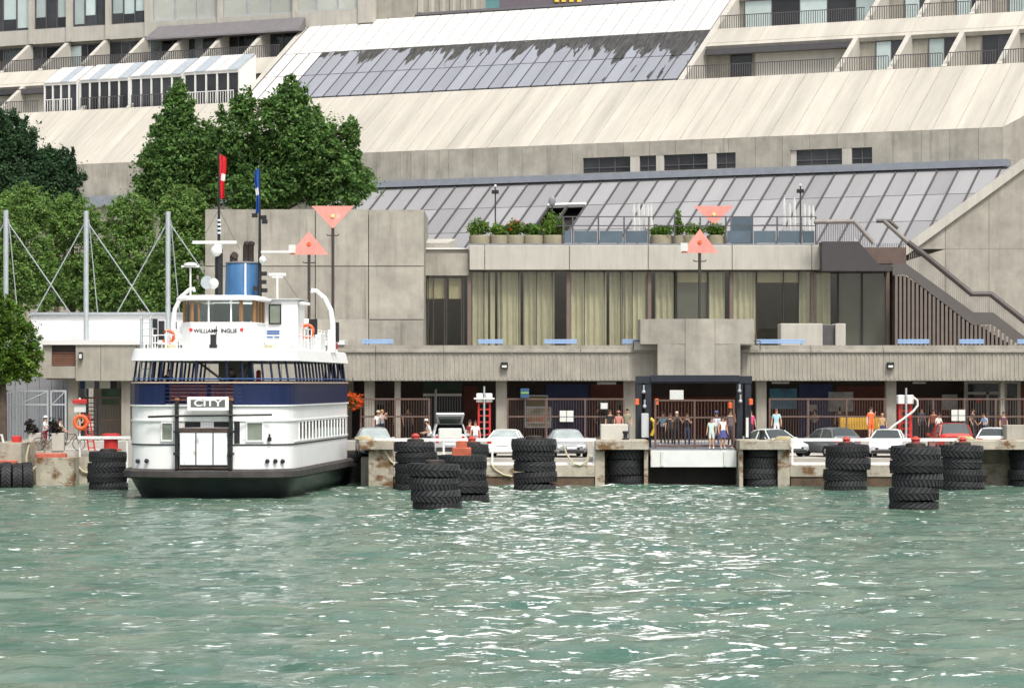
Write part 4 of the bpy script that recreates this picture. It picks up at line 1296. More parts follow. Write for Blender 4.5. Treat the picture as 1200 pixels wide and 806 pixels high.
# ================================================================== FERRY
FX, FYY, FYAW = -13.87, 131.0, -math.radians(4.5)
ferry = thing('ferry', 'white double-ended passenger ferry with navy band and blue funnel moored at the quay', 'ferry', (FX, FYY, 0), FYAW)
ferry.scale = (.955, 1, 1)
HULL = M('hull_black', (.014, .016, .018), .3, var=.4, sc=1.2, stain=((.055, .065, .07), (.5, .5, 2.0), .55, .7))
FEND = M('rubbing_strake', (.055, .05, .048), .8, var=.35, sc=1.5, bump=.4)
WHF = M('ferry_white', (.86, .86, .845), .4, var=.03, sc=.8, streak=.10, smap=(2.5, 2.5, .3), sstart=.52, stain=((.50, .40, .30), (3.2, 3.2, .30), .66, .84))
DARKW = M('ferry_window', (.10, .11, .11), .1, var=.3, sc=1, spec=.6, rnd=.4)
GREENW = M('ferry_pale_window', (.22, .25, .20), .15, var=.2, sc=1, spec=.6)
WOOD = M('varnished_wood', (.27, .145, .065), .45, var=.15, sc=3)
NAVY = M('ferry_navy', (.007, .016, .066), .4, var=.15, sc=1.2, streak=.2, smap=(4, 4, .4))
FBLUE = M('funnel_blue', (.055, .16, .33), .5, var=.12, sc=1.5, streak=.3, smap=(3, 3, .3))
LEN = 22.0
def outline(hb, nose, y0, y1, n=18, ex=3.1):
    """plan of a double-ended deck: rounded ends, straight sides; starts at the left of the bow"""
    pts = []
    for end in (0, 1):
        for i in range(n + 1):
            t = math.pi * (i / n)
            c, s = -math.cos(t), math.sin(t)
            x = hb * math.copysign(abs(c) ** (2 / ex), c)
            d = nose * (1 - abs(s) ** (2 / ex))
            pts.append((x, y0 + d) if end == 0 else (-x, y1 - d))
    return pts
def loft(mb, rings):
    n = len(rings[0][0]); vs_ = []
    for pts, z in rings:
        vs_ += [(x, y, z) for x, y in pts]
    fs = []
    for k in range(len(rings) - 1):
        for i in range(n):
            fs.append((k * n + i, k * n + (i + 1) % n, (k + 1) * n + (i + 1) % n, (k + 1) * n + i))
    fs.append(tuple(range(n - 1, -1, -1))); fs.append(tuple(range((len(rings) - 1) * n, len(rings) * n)))
    return mb.add(vs_, fs)
def ringwall(mb, pts, z0, z1, th=.06, skip=None):
    n = len(pts); cx = 0; cy = LEN / 2
    for i in range(n):
        a, b = Vector(pts[i]), Vector(pts[(i + 1) % n])
        if (b - a).length < 1e-4: continue
        if skip and skip((a + b) / 2): continue
        nn = Vector(((b - a).y, -(b - a).x)).normalized()
        ia, ib = a - nn * th, b - nn * th
        mb.hexa([(a.x, a.y, z0), (b.x, b.y, z0), (ib.x, ib.y, z0), (ia.x, ia.y, z0), (a.x, a.y, z1), (b.x, b.y, z1), (ib.x, ib.y, z1), (ia.x, ia.y, z1)])
    return mb
O_ = lambda hb, y0=0.0, nose=2.7: outline(hb, nose, y0, LEN - y0)
mb = MB(); loft(mb, [(O_(2.6, 1.9), -1.2), (O_(3.5, .9), -.2), (O_(3.85, .45), .5), (O_(4.05, .2), .92)]); mb.build('hull', HULL, ferry, smooth=True)
mb = MB(); loft(mb, [(O_(4.18, .0), .92), (O_(4.30, -.14), 1.0), (O_(4.30, -.14), 1.26), (O_(4.2, -.02), 1.36)]); mb.build('rubbing_strake', FEND, ferry, smooth=True)
# main deck house
MD = O_(3.98, .22)
mb = MB(); loft(mb, [(MD, 1.362), (MD, 4.235)]); mb.build('main_deck_house', WHF, ferry, smooth=True)
mb = MB(); ringwall(mb, O_(4.01, .19), 2.43, 2.49, .03); mb.build('black_line', BLACK, ferry)
mb = MB(); ringwall(mb, O_(4.03, .17), 3.52, 3.57, .05); mb.build('drip_rail', WHF, ferry)
mb = MB(); ringwall(mb, O_(4.03, .17), 2.56, 2.61, .05, skip=lambda p: p.y < 2.0); mb.build('drip_rail', WHF, ferry)
mb = MB(); ringwall(mb, O_(4.06, .14), 4.20, 4.26, .10); mb.build('deck_edge', WHF, ferry)
def on_front(x):
    """y of the bow front at offset x"""
    hb, nose, ex = 3.98, 2.7, 3.1
    c = min(abs(x) / hb, 1) ** ex
    return .22 + nose * (1 - (1 - c) ** (1 / ex))
def front_panel(x0, x1, z0, z1, mat, name, out=.03, parent=None, th=.05):
    ya, yb = on_front(x0) - out, on_front(x1) - out
    if name.startswith('window'): pass
    mb = MB(); mb.hexa([(x0, ya, z0), (x1, yb, z0), (x1, yb + th, z0), (x0, ya + th, z0), (x0, ya, z1), (x1, yb, z1), (x1, yb + th, z1), (x0, ya + th, z1)])
    return mb.build(name, mat, parent or ferry)
def front_window(x0, x1, z0, z1, mat):
    w_ = front_panel(x0, x1, z0, z1, mat, 'window', .035)
    f = .07
    ya, yb = on_front(x0) - .075, on_front(x1) - .075
    mb = MB()
    for (a, b, c, d) in ((x0 - f, x0, z0 - f, z1 + f), (x1, x1 + f, z0 - f, z1 + f), (x0, x1, z1, z1 + f), (x0, x1, z0 - f, z0)):
        y_a = ya + (yb - ya) * (a - x0) / (x1 - x0); y_b = ya + (yb - ya) * (b - x0) / (x1 - x0)
        mb.hexa([(a, y_a, c), (b, y_b, c), (b, y_b + .09, c), (a, y_a + .09, c), (a, y_a, d), (b, y_b, d), (b, y_b + .09, d), (a, y_a + .09, d)])
    mb.build('window_frame', WHF, w_)
front_window(-2.1, -1.62, 2.68, 3.42, GREENW)
front_window(1.98, 2.66, 2.66, 3.45, GREENW)
front_panel(1.75, 1.9, 2.7, 3.4, WHF, 'window_surround', .02)
# side windows, both sides
for s in (-1, 1):
    for i in range(15):
        y = 3.2 + i * 1.06
        mb = MB(); x = s * 3.98
        mb.box(min(x, x + s * .03), max(x, x + s * .03), y, y + .72, 2.64, 3.46); w_ = mb.build('window', DARKW, ferry)
        mb = MB()
        xa, xb = sorted((x + s * .002, x + s * .045))
        mb.box(xa, xb, y - .04, y - .002, 2.6, 3.5); mb.box(xa, xb, y + .722, y + .76, 2.6, 3.5); mb.box(xa, xb, y, y + .72, 3.462, 3.5); mb.box(xa, xb, y, y + .72, 2.6, 2.638)
        mb.build('window_frame', WHF, w_)
# bow gate
gy = on_front(0) - .32
for x in (-1.33, 1.25):
    mb = MB(); mb.box(x - .075, x + .075, gy - .05, gy + .2, 1.37, 4.42); mb.box(x - .14, x + .14, gy - .12, gy + .22, 2.0, 2.12); mb.box(x - .14, x + .14, gy - .12, gy + .22, 3.0, 3.1)
    mb.build('gate_post', BLACK, ferry)
    mb = MB(); mb.lathe([(.10, 0), (.14, .06), (.1, .16)], 8, (x, gy + .08, 4.42)); mb.build('post_cap', RUST, ferry)
gate = MB(); gate.box(-1.20, 1.12, gy + .04, gy + .12, 1.48, 3.02); gate = gate.build('bow_gate', BLACK, ferry)
WG = M('gate_white', (.74, .77, .78), .5, var=.05, sc=2, stain=((.30, .13, .05), (2.2, 2.2, .6), .60, .70))
for a, b in ((-1.17, -.44), (-.38, .38), (.44, 1.09)):
    mb = MB(); mb.box(a, b, gy + .0, gy + .038, 1.56, 3.0); mb.build('gate_panel', WG, gate)
for z_a, z_b in ((3.03, 3.22), (1.40, 1.475)):
    mb = MB(); mb.box(-1.22, 1.14, gy - .02, gy + .14, z_a, z_b); mb.build('gate_beam', M('gate_rust', (.07, .05, .04), .8, var=.4, sc=3), gate)
front_panel(-1.0, 1.2, 3.25, 3.5, BLACK, 'doorway', .01)
front_panel(1.36, 1.62, 2.52, 3.55, BLACK, 'doorway', .012)
mb = MB(); mb.tube([(-2.75, on_front(2.75) - .3, 3.72), (-1.5, gy - .08, 3.76), (0, gy - .1, 3.78), (1.5, gy - .08, 3.80), (3.15, on_front(3.15) - .42, 3.82)], .055, 6); mb.build('boom', BLACK, ferry)
for x in (-3.4, -2.9, 2.9, 3.25, 3.55):
    y = on_front(x) - .10
    mb = MB(); mb.lathe([(.05, 0), (.11, .05), (.11, .14), (.05, .2)], 8, (x, y, 1.62 if abs(x) < 3.3 else 1.6)); mb.build('fairlead', BLACK, ferry)
mb = MB(); y = on_front(3.0) - .14; mb.tube([(3.0, y, 2.62), (3.0, y, 2.8)], .1, 8); mb.tube([(3.0, y, 2.8), (3.0, y, 2.95)], .05, 8); mb.build('bitt', BLACK, ferry)
# destination board
yb = gy - .16
mb = MB(); mb.bbox(-.80, 1.18, yb, yb + .12, 4.02, 4.62, .02); sgn = mb.build('destination_board', WHF, ferry)
mb = MB(); mb.box(-.62, 1.02, yb - .018, yb - .003, 4.17, 4.50); mb.build('sign_face', M('sign_grey', (.13, .135, .13), .6, var=.15), sgn)
text_obj('CITY', .40, M('sign_letters', (.82, .82, .80), .5), sgn, (.20, yb - .03, 4.335), sx=1.55)
# upper deck: navy bulwark, open sides on raked stanchions
UD = O_(4.0, .30)
inc = lambda p: p.y < 2.5 and -2.1 < p.x < 1.6
mb = MB(); loft(mb, [(O_(3.9, .4), 4.262), (O_(3.9, .4), 4.32)]); mb.build('upper_deck', GREYM, ferry)
mb = MB(); ringwall(mb, UD, 4.262, 5.24, .06, skip=lambda p: inc(p)); mb.build('bulwark', NAVY, ferry)
# open railing at the bow with wooden bench slats behind
for k in range(5):
    z = 4.45 + k * .18
    mb = MB(); mb.tube([(x, on_front(x) + .10, z) for x in np.linspace(-2.25, 1.75, 9)], .022, 5); mb.build('bow_rail', NAVY, ferry)
for x in np.arange(-2.2, 1.8, .44):
    mb = MB(); mb.tube([(x, on_front(x) + .10, 4.3), (x, on_front(x) + .10, 5.24)], .028, 5); mb.build('rail_post', NAVY, ferry)
BSL = M('bench_slat_wood', (.23, .075, .05), .55, var=.15, sc=2)
for a, b in ((-1.9, -.1), (.1, 1.6)):
    for k in range(5):
        mb = MB(); mb.box(a, b, 1.0 + .03 * k, 1.04 + .03 * k, 4.42 + k * .165, 4.53 + k * .165); mb.build('bench_slat', BSL, ferry)
mb = MB(); mb.box(-2.2, 1.9, 1.35, 1.4, 4.32, 5.2); mb.build('bow_screen', NAVY, ferry)
mb = MB(); ringwall(mb, O_(4.05, .25), 5.24, 5.30, .14); mb.build('cap_rail', M('teak_rail', (.55, .42, .34), .6), ferry)
mb = MB(); ringwall(mb, O_(4.0, .3), 5.43, 5.47, .04); mb.build('top_rail', M('rail_blue', (.06, .13, .33), .4), ferry)
n_s = 0
def stanchion(x, y, lean=0.0, r=.05):
    mb = MB(); mb.tube([(x, y, 5.24), (x * .985 + lean, y + .0, 6.27)], r, 6); mb.build('stanchion', NAVYS, ferry)
NAVYS = M('stanchion_navy', (.012, .02, .055), .5)
for s in (-1, 1):
    for i in range(16):
        stanchion(s * 3.88, 3.3 + i * 1.08, -s * .07, .06)
for x in (-3.75, -3.45, -3.1, -2.7, -2.25, -1.75, -1.2, -.5, 1.0, 1.75, 2.25, 2.7, 3.1, 3.45, 3.75):
    stanchion(x, on_front(x) + .14, -.1 * (x / 3.8), .055 if abs(x) != .5 else .075)
for (a, b, c, d) in ((-.45, 6.2, .75, 5.35), (.75, 5.35, 2.1, 6.2), (2.1, 6.2, 1.7, 5.3)):
    mb = MB(); mb.tube([(a, .75, b), (c, .75, d)], .06, 6); mb.build('brace', BLACK, ferry)
# cabin casing and seats inside the upper deck
mb = MB(); mb.box(-.2, 1.0, 4.5, 7.5, 4.33, 6.24); mb.build('stair_casing', M('casing_grey', (.30, .29, .25), .6, var=.1), ferry)
mb = MB(); mb.box(1.3, 1.55, 4.2, 4.4, 4.33, 6.24); mb.build('casing_post', M('rail_blue2', (.10, .20, .40), .5), ferry)
mb = MB(); mb.lathe([(.09, 0), (.12, .05), (.12, .5), (.04, .56)], 10, (1.85, 4.1, 5.3)); mb.build('extinguisher', RED, ferry)
for i in range(6):
    y = 3.2 + i * 2.6
    for s in (-1, 1):
        mb = MB(); mb.box(s * 2.6 - .9, s * 2.6 + .9, y, y + .4, 4.6, 4.68); mb.box(s * 2.6 - .9, s * 2.6 + .9, y + .36, y + .42, 4.684, 5.35); mb.box(s * 2.6 - .8, s * 2.6 - .7, y + .1, y + .3, 4.33, 4.597); mb.box(s * 2.6 + .7, s * 2.6 + .8, y + .1, y + .3, 4.33, 4.597)
        mb.build('deck_seat', NAVY, ferry)
# boat deck
mb = MB(); loft(mb, [(O_(3.9, .35), 6.25), (O_(4.05, .2), 6.27), (O_(3.92, .3), 6.78), (O_(3.85, .36), 6.82)]); mb.build('boat_deck', WHF, ferry, smooth=True)
# railing on it
def deck_rail(side):
    mb = MB()
    pts = [(side * 3.7, y) for y in np.arange(3.4, 18.5, 1.1)]
    for z in (7.15, 7.48, 7.82):
        mb.tube([(x, y, z) for x, y in pts], .022, 5)
    for x, y in pts: mb.tube([(x, y, 6.8), (x, y, 7.83)], .028, 5)
    mb.build('deck_railing', WHF, ferry)
deck_rail(-1); deck_rail(1)
mb = MB()
for z in (7.1, 7.45): mb.tube([(x, 1.5 + .11 * x * x, z) for x in np.linspace(-3.6, -1.9, 6)], .022, 5)
for x in (-3.5, -2.9, -2.3): mb.tube([(x, 1.5 + .11 * x * x, 6.8), (x, 1.5 + .11 * x * x, 7.46)], .025, 5)
mb.build('deck_railing', WHF, ferry)
# ladder at the left of the bow
mb = MB()
for x in (-3.30, -2.85): mb.tube([(x, 1.05, 5.4), (x, 1.05, 8.15), (x + .0, 1.25, 8.3), (x, 1.45, 8.15), (x, 1.45, 6.8)], .035, 6)
for k in range(9): mb.tube([(-3.30, 1.05, 5.6 + k * .3), (-2.85, 1.05, 5.6 + k * .3)], .02, 5)
mb.build('ladder', STEEL, ferry)
# wheelhouse
def wh_poly(e=0.0):
    return [(x - .18, y) for x, y in [(-1.72 - e, 7.2 + e), (-1.72 - e, 4.6), (-1.2 - e * .4, 3.9 - e * .8), (1.2 + e * .4, 3.9 - e * .8), (1.72 + e, 4.6), (1.72 + e, 7.2 + e)]]
mb = MB(); mb.prism(wh_poly(.12), 'z', 6.822, 8.02); mb.build('wheelhouse_base', WHF, ferry)
mb = MB(); mb.prism(wh_poly(.16), 'z', 8.022, 8.08); mb.build('window_sill', WHF, ferry)
poly = wh_poly(0)
GW = glass('wheelhouse_glass', (.85, .9, .9), .16)
for i in range(5):
    a, b = Vector(poly[i]), Vector(poly[i + 1])
    L = (b - a).length; d = (b - a) / L; nn = Vector((d.y, -d.x))
    npan = {0: 3, 1: 1, 2: 3, 3: 1, 4: 3}[i]
    br = [0, .14, .34, .80, 1] if i == 2 else [k / npan for k in range(npan + 1)]
    for k in range(len(br)):
        p = a + d * L * br[k]
        inner = i == 2 and 0 < k < len(br) - 1
        mb = MB(); w_ = .075 if not inner else .035
        q0 = p - d * w_; q1 = p + d * w_
        mb.hexa([(q0.x + nn.x * .06, q0.y + nn.y * .06, 8.083), (q1.x + nn.x * .06, q1.y + nn.y * .06, 8.083), (q1.x - nn.x * .05, q1.y - nn.y * .05, 8.083), (q0.x - nn.x * .05, q0.y - nn.y * .05, 8.083),
                 (q0.x + nn.x * .06, q0.y + nn.y * .06, 9.1), (q1.x + nn.x * .06, q1.y + nn.y * .06, 9.1), (q1.x - nn.x * .05, q1.y - nn.y * .05, 9.1), (q0.x - nn.x * .05, q0.y - nn.y * .05, 9.1)])
        mb.build('window_post', WHF if inner and k != 1 else WOOD, ferry)
    for k in range(len(br) - 1):
        p, q = a + d * (L * br[k] + .08), a + d * (L * br[k + 1] - .08)
        mb = MB(); mb.hexa([(p.x, p.y, 8.1), (q.x, q.y, 8.1), (q.x - nn.x * .02, q.y - nn.y * .02, 8.1), (p.x - nn.x * .02, p.y - nn.y * .02, 8.1),
                            (p.x, p.y, 9.08), (q.x, q.y, 9.08), (q.x - nn.x * .02, q.y - nn.y * .02, 9.08), (p.x - nn.x * .02, p.y - nn.y * .02, 9.08)])
        mb.build('window_pane', GW, ferry)
for k, y in enumerate((4.4,)):
    mb = MB(); mb.box(-.7, .6, 5.9, 5.95, 8.0, 9.0); mb.build('chart_screen', M('inside_grey', (.36, .37, .35), .6, var=.1), ferry)
mb = MB(); loft(mb, [(wh_poly(.32), 9.1), (wh_poly(.42), 9.14), (wh_poly(.40), 9.22), (wh_poly(.1), 9.33)]); mb.build('wheelhouse_roof', WHF, ferry)
for x, s in ((-.75, 'WILLIAM'), (.44, 'INGLIS')):
    text_obj(s, .27, M('name_black', (.03, .03, .035), .5), ferry, (x, 3.9 - .096 - .02, 7.66), sx=1.0)
mb = MB(); mb.tube([(-.15, 3.66, 7.45), (-.15, 3.66, 7.9)], .03, 6); mb.ball((-.15, 3.66, 7.68), .07, 8, 6); mb.build('bow_light', BLACK, ferry)
for x in (-1.42, 1.08):
    mb = MB(); mb.lathe([(.02, 0), (.09, .0), (.09, .05), (.02, .07)], 12); mb.v = [(x + a, 3.80 - c, 7.72 + b) for a, b, c in mb.v]; mb.build('red_lamp', RED, ferry)
mb = MB(); mb.box(-.18, .18, 2.0, 2.3, 6.82, 7.02); mb.box(-.14, .14, 2.05, 2.25, 7.02, 7.48); mb.build('capstan', BLACK, ferry)
mb = MB(); mb.tube([(-.62, 3.2, 7.7), (-.3, 1.2, 6.85)], .02, 5); mb.build('stay', STEEL, ferry)
# deckhouse behind and the starboard cabin
mb = MB(); mb.box(-1.9, 1.2, 7.25, 14.0, 6.822, 9.0); mb.build('deckhouse', WHF, ferry)
cab = MB(); cab.bbox(1.35, 3.25, 7.3, 9.6, 6.822, 9.2, .04); cab = cab.build('deck_cabin', WHF, ferry)
mb = MB(); mb.box(1.25, 3.4, 7.15, 9.75, 9.202, 9.27); mb.build('cabin_roof', M('cabin_roof_grey', (.5, .51, .5), .6), cab)
mb = MB(); mb.box(1.88, 2.38, 7.23, 7.28, 8.1, 8.95); w_ = mb.build('cabin_window', GREENW, cab)
mb = MB()
for a, b, c, d in ((1.82, 1.878, 8.04, 9.0), (2.382, 2.44, 8.04, 9.0), (1.88, 2.38, 8.952, 9.0), (1.88, 2.38, 8.04, 8.098)): mb.box(a, b, 7.2, 7.29, c, d)
mb.build('window_frame', BLACK, w_)
for k in range(3):
    mb = MB(); mb.box(1.72, 2.35, 7.24, 7.29, 7.42 + k * .13, 7.50 + k * .13); mb.build('blue_stripe', M('stripe_blue', (.08, .16, .40), .5), cab)
mb = MB(); mb.tube([(3.2, 7.6, 9.05), (3.85, 7.3, 9.0)], [.09, .07], 8); mb.build('horn', WHF, cab)
mb = MB(); mb.tube([(2.05, 8.4, 9.27), (2.05, 8.4, 10.45)], .05, 6); mb.box(1.62, 2.48, 8.35, 8.45, 10.4, 10.52); mb.box(1.78, 2.32, 8.36, 8.44, 10.30, 10.36); mb.build('antenna', WHF, cab)
mb = MB(); mb.tube([(2.4, 8.4, 10.3), (3.1, 8.4, 9.3)], .012, 4); mb.build('stay', FRAME, cab)
# life rings, lockers, davits, box clutter
def life_ring(x, y, z, parent=None, r=.30):
    mb = MB(); n = 16; pts = [(x + r * math.cos(2 * math.pi * k / n), y, z + r * math.sin(2 * math.pi * k / n)) for k in range(n + 1)]
    mb.tube(pts, .085, 6, cap=False); return mb.build('life_ring', ORANGE, parent or ferry, smooth=True)
life_ring(3.45, 9.2, 7.75); life_ring(-3.75, 9.5, 7.5)
LK = [(2.9, 10.6, .55, .8, .75), (3.3, 12.5, .45, .9, .9)]
for x, y, a, b, c in LK:
    mb = MB(); mb.bbox(x - a, x + a, y - b, y + b, 6.822, 6.822 + c, .04); mb.build('life_raft_locker', WHF, ferry)
mb = MB(); mb.tube([(2.7, 10.2, 7.95), (3.65, 10.2, 7.95)], .42, 12); mb.build('life_raft', WHF, ferry, smooth=True)
mb = MB(); mb.box(3.45, 3.85, 9.6, 9.9, 7.6, 8.35); mb.build('speaker', BLACK, ferry)
for k in range(2): pass
mb = MB(); mb.tube([(1.5, 6.9, 7.05), (1.5, 6.9, 7.25)], .28, 10); mb.tube([(2.2, 6.8, 7.02), (2.6, 6.8, 7.1)], .2, 8); mb.build('winch', GREYM, ferry)
for s, yd in ((1, 14.2), (-1, 12.0)):
    bx = s * 4.0
    mb = MB(); mb.tube([(bx, yd, 6.8), (bx, yd, 8.2), (bx - s * .10, yd, 8.9), (bx - s * .42, yd, 9.5), (bx - s * .85, yd, 9.85), (bx - s * 1.08, yd, 9.88), (bx - s * 1.12, yd, 9.75)], [.15, .14, .12, .11, .10, .12, .08], 8); mb.build('davit', WHF, ferry, smooth=True)
    mb = MB(); mb.tube([(bx - s * .18, yd - .05, 6.8), (bx - s * .18, yd - .05, 7.9)], .09, 8); mb.build('davit_post', WHF, ferry)
    mb = MB(); mb.box(bx + s * .1 - .09, bx + s * .1 + .09, yd + .8, yd + 1.0, 7.3, 8.3); mb.build('davit_winch', BLACK, ferry)
    mb = MB(); mb.box(bx - .1, bx + .1, yd + .6, yd + 1.1, 6.95, 7.28); mb.build('light_box', RED if s > 0 else FRAME, ferry)
mb = MB(); mb.box(-3.6, -3.35, 6.5, 6.8, 7.3, 8.2); mb.box(-3.9, -3.7, 6.5, 6.8, 7.0, 8.3); mb.build('speaker', BLACK, ferry)
for x, y, h_ in ((-2.6, 8.2, 1.0), (-2.9, 11.0, .9)):
    mb = MB(); mb.tube([(x, y, 6.8), (x, y, 6.8 + h_ * .75), (x, y - .12, 6.8 + h_), (x, y - .36, 6.8 + h_ + .02)], [.13, .13, .17, .24], 10); mb.build('cowl_vent', WHF, ferry, smooth=True)
for x, y in ((-2.2, 2.6), (2.6, 3.0), (3.0, 5.6)):
    mb = MB()
    for k in range(3): mb.tube([(x + (.28 - .03 * k) * math.cos(t), y + (.28 - .03 * k) * math.sin(t), 6.86 + .06 * k) for t in np.linspace(0, 6.28, 14)], .035, 5, cap=False)
    mb.build('rope_coil', ROPE, ferry)
for y in (3.2, 4.6, 6.0):
    mb = MB(); mb.bbox(2.3, 3.3, y, y + .5, 6.82, 7.22, .03); mb.build('lifejacket_box', WHF, ferry)
mb = MB()
for z in (7.12, 7.42): mb.tube([(x, 1.3 + .11 * x * x, z) for x in np.linspace(1.6, 3.6, 7)], .022, 5)
for x in (1.6, 2.25, 2.9, 3.5): mb.tube([(x, 1.3 + .11 * x * x, 6.8), (x, 1.3 + .11 * x * x, 7.43)], .025, 5)
mb.build('deck_railing', WHF, ferry)
mb = MB()
for x in (1.35, 1.75): mb.tube([(x, 3.6, 6.82), (x - .25, 3.9, 8.1)], .03, 5)
for k in range(4): mb.tube([(1.35 - .05 * k, 3.62 + .06 * k, 7.05 + k * .27), (1.75 - .05 * k, 3.62 + .06 * k, 7.05 + k * .27)], .02, 5)
mb.build('wheelhouse_ladder', WHF, ferry)
# funnel and masts
mb = MB(); mb.box(-1.2, 1.2, 8.3, 10.9, 9.0, 9.35); mb.build('funnel_base', WHF, ferry)
mb = MB(); mb.lathe([(.98, 9.352), (.98, 9.6), (.93, 10.95), (.90, 11.02)], 28, (.1, 9.6, 0), sx=.93, sy=1.2); fn = mb.build('funnel', FBLUE, ferry, smooth=True)
mb = MB(); mb.lathe([(.95, 11.023), (.95, 11.07), (.6, 11.12)], 28, (.1, 9.6, 0), sx=.95, sy=1.2); mb.build('funnel_rim', GREYM, fn)
for x, h in ((.28, .95), (.52, .95), (-.35, .35)):
    mb = MB(); mb.tube([(x, 9.4, 11.08), (x, 9.4, 11.08 + h * .8), (x + .08, 9.3, 11.08 + h)], .16 if h > .5 else .2, 10); mb.build('exhaust_pipe', M('sooty_pipe', (.05, .035, .03), .8, var=.3), fn, smooth=True)
mb = MB(); mb.box(.38, .46, 8.42, 8.5, 9.4, 11.0); mb.build('steam_pipe', WHF, fn)
def mast(x, y, base, top, name):
    m = MB(); m.tube([(x, y, base), (x, y, base + (top - base) * .45), (x, y, top)], [.11, .07, .03], 8)
    return m.build(name, BLACK, ferry)
m1 = mast(-.58, 6.6, 9.3, 16.5, 'mast')
mb = MB(); mb.tube([(-.58, 6.6, 9.3), (-.58, 6.6, 11.6)], .2, 8); mb.build('mast_column', BLACK, m1)
mb = MB(); mb.box(-1.85, .35, 6.3, 6.5, 11.84, 11.98); mb.build('radar_scanner', WHITEP, m1)
mb = MB(); mb.ball((-.68, 6.4, 11.5), .27, 10, 8); mb.box(-.75, -.4, 6.3, 6.7, 11.4, 11.83); mb.build('radar_drive', WHITEP, m1, smooth=False)
mb = MB()
for k in range(4): mb.lathe([(.13, 0), (.16, .04), (.13, .1)], 8, (-.58, 6.6, 12.3 + k * .2))
mb.build('signal_lamp', STEEL, m1)
mb = MB(); mb.tube([(-.58, 6.6, 13.5), (-1.5, 6.9, 12.0)], .012, 4); mb.tube([(-.58, 6.6, 13.5), (.4, 6.9, 11.6)], .012, 4); mb.build('stay', FRAME, m1)
mb = MB(); mb.lathe([(.06, -.3), (.1, -.15), (.3, .02), (.32, .05)], 14); mb.v = [(-1.05 + a, 6.0 - c, 10.0 + b) for a, b, c in mb.v]; mb.build('siren', STEEL, m1, smooth=True)
mb = MB(); mb.ball((-.75, 6.1, 9.95), .26, 10, 8); mb.build('searchlight', PALE, m1, smooth=True)
m2 = mast(1.12, 8.6, 9.27, 15.9, 'mast')
mb = MB(); mb.box(1.2, 2.85, 8.5, 8.65, 11.5, 11.6); mb.build('radar_scanner', WHITEP, m2)
for k, (dx, z) in enumerate(((.2, 13.1), (-.25, 13.2), (.25, 12.9), (.2, 11.1), (.22, 10.4), (.2, 10.0), (.25, 9.6), (-.2, 9.7))):
    mb = MB(); mb.box(1.12 + dx - .13, 1.12 + dx + .13, 8.5, 8.7, z, z + .2); mb.build('signal_lamp', BLACK, m2)
mb = MB(); mb.ball((1.3, 8.45, 11.15), .2, 8, 6); mb.build('lamp_globe', PALE, m2, smooth=True)
mb = MB(); mb.tube([(-1.95, 6.3, 9.3), (-1.95, 6.3, 10.75)], .05, 6); mb.box(-2.4, -1.5, 6.25, 6.35, 10.72, 10.82); mb.lathe([(.34, 0), (.3, .1), (.1, .14)], 12, (-1.95, 6.3, 10.82)); mb.build('antenna', WHITEP, ferry)
# small forward jackstaff things on the wheelhouse roof
mb = MB(); mb.tube([(-2.3, 5.2, 9.25), (-2.05, 5.2, 9.3)], .08, 6); mb.build('roof_lamp', PALE, ferry)

# flags hang nearly limp: folded strips
def flag(label, x, y, z0, z1, w_, cols, group=None, side=1):
    t = thing('flag', label, 'flag', (0, 0, 0))
    c, s = math.cos(FYAW), math.sin(FYAW)
    wx, wy = FX + x * c - y * s, FYY + x * s + y * c
    t.location = (wx, wy, z0)
    n, m = 8, 12
    vs_ = []; fs = []; mi = []
    for j in range(m + 1):
        v = j / m
        for i in range(n + 1):
            u_ = i / n
            xx = side * (.04 + w_ * u_ * (1 - .25 * v) + .03 * math.sin(v * 7))
            yy = .16 * math.sin(u_ * 9 + v * 1.5) * u_
            vs_.append((xx, yy, (z1 - z0) * (1 - v) - .25 * u_ * (1 - v) * 0.6))
    for j in range(m):
        for i in range(n):
            a = j * (n + 1) + i
            fs.append((a, a + 1, a + n + 2, a + n + 1)); mi.append(cols(i / n, (j + .5) / m))
    mb = MB(); mb.add(vs_, fs); mb.mi = mi
    mb.build('cloth', [M('flag_red', (.62, .02, .03), .8), M('flag_white', (.8, .8, .8), .8), M('flag_blue', (.02, .10, .42), .8)], t, smooth=True)
flag('limp red and white flag at the head of the ferry mast', -.58, 6.6, 14.0, 16.1, .34, lambda u, v: 1 if (.38 < v < .62 and u > .25) else 0)
flag('limp blue flag with a white device at the head of the second ferry mast', 1.12, 8.6, 13.4, 15.6, .24, lambda u, v: 1 if (.42 < v < .55 and u > .3) else 2, side=-1)

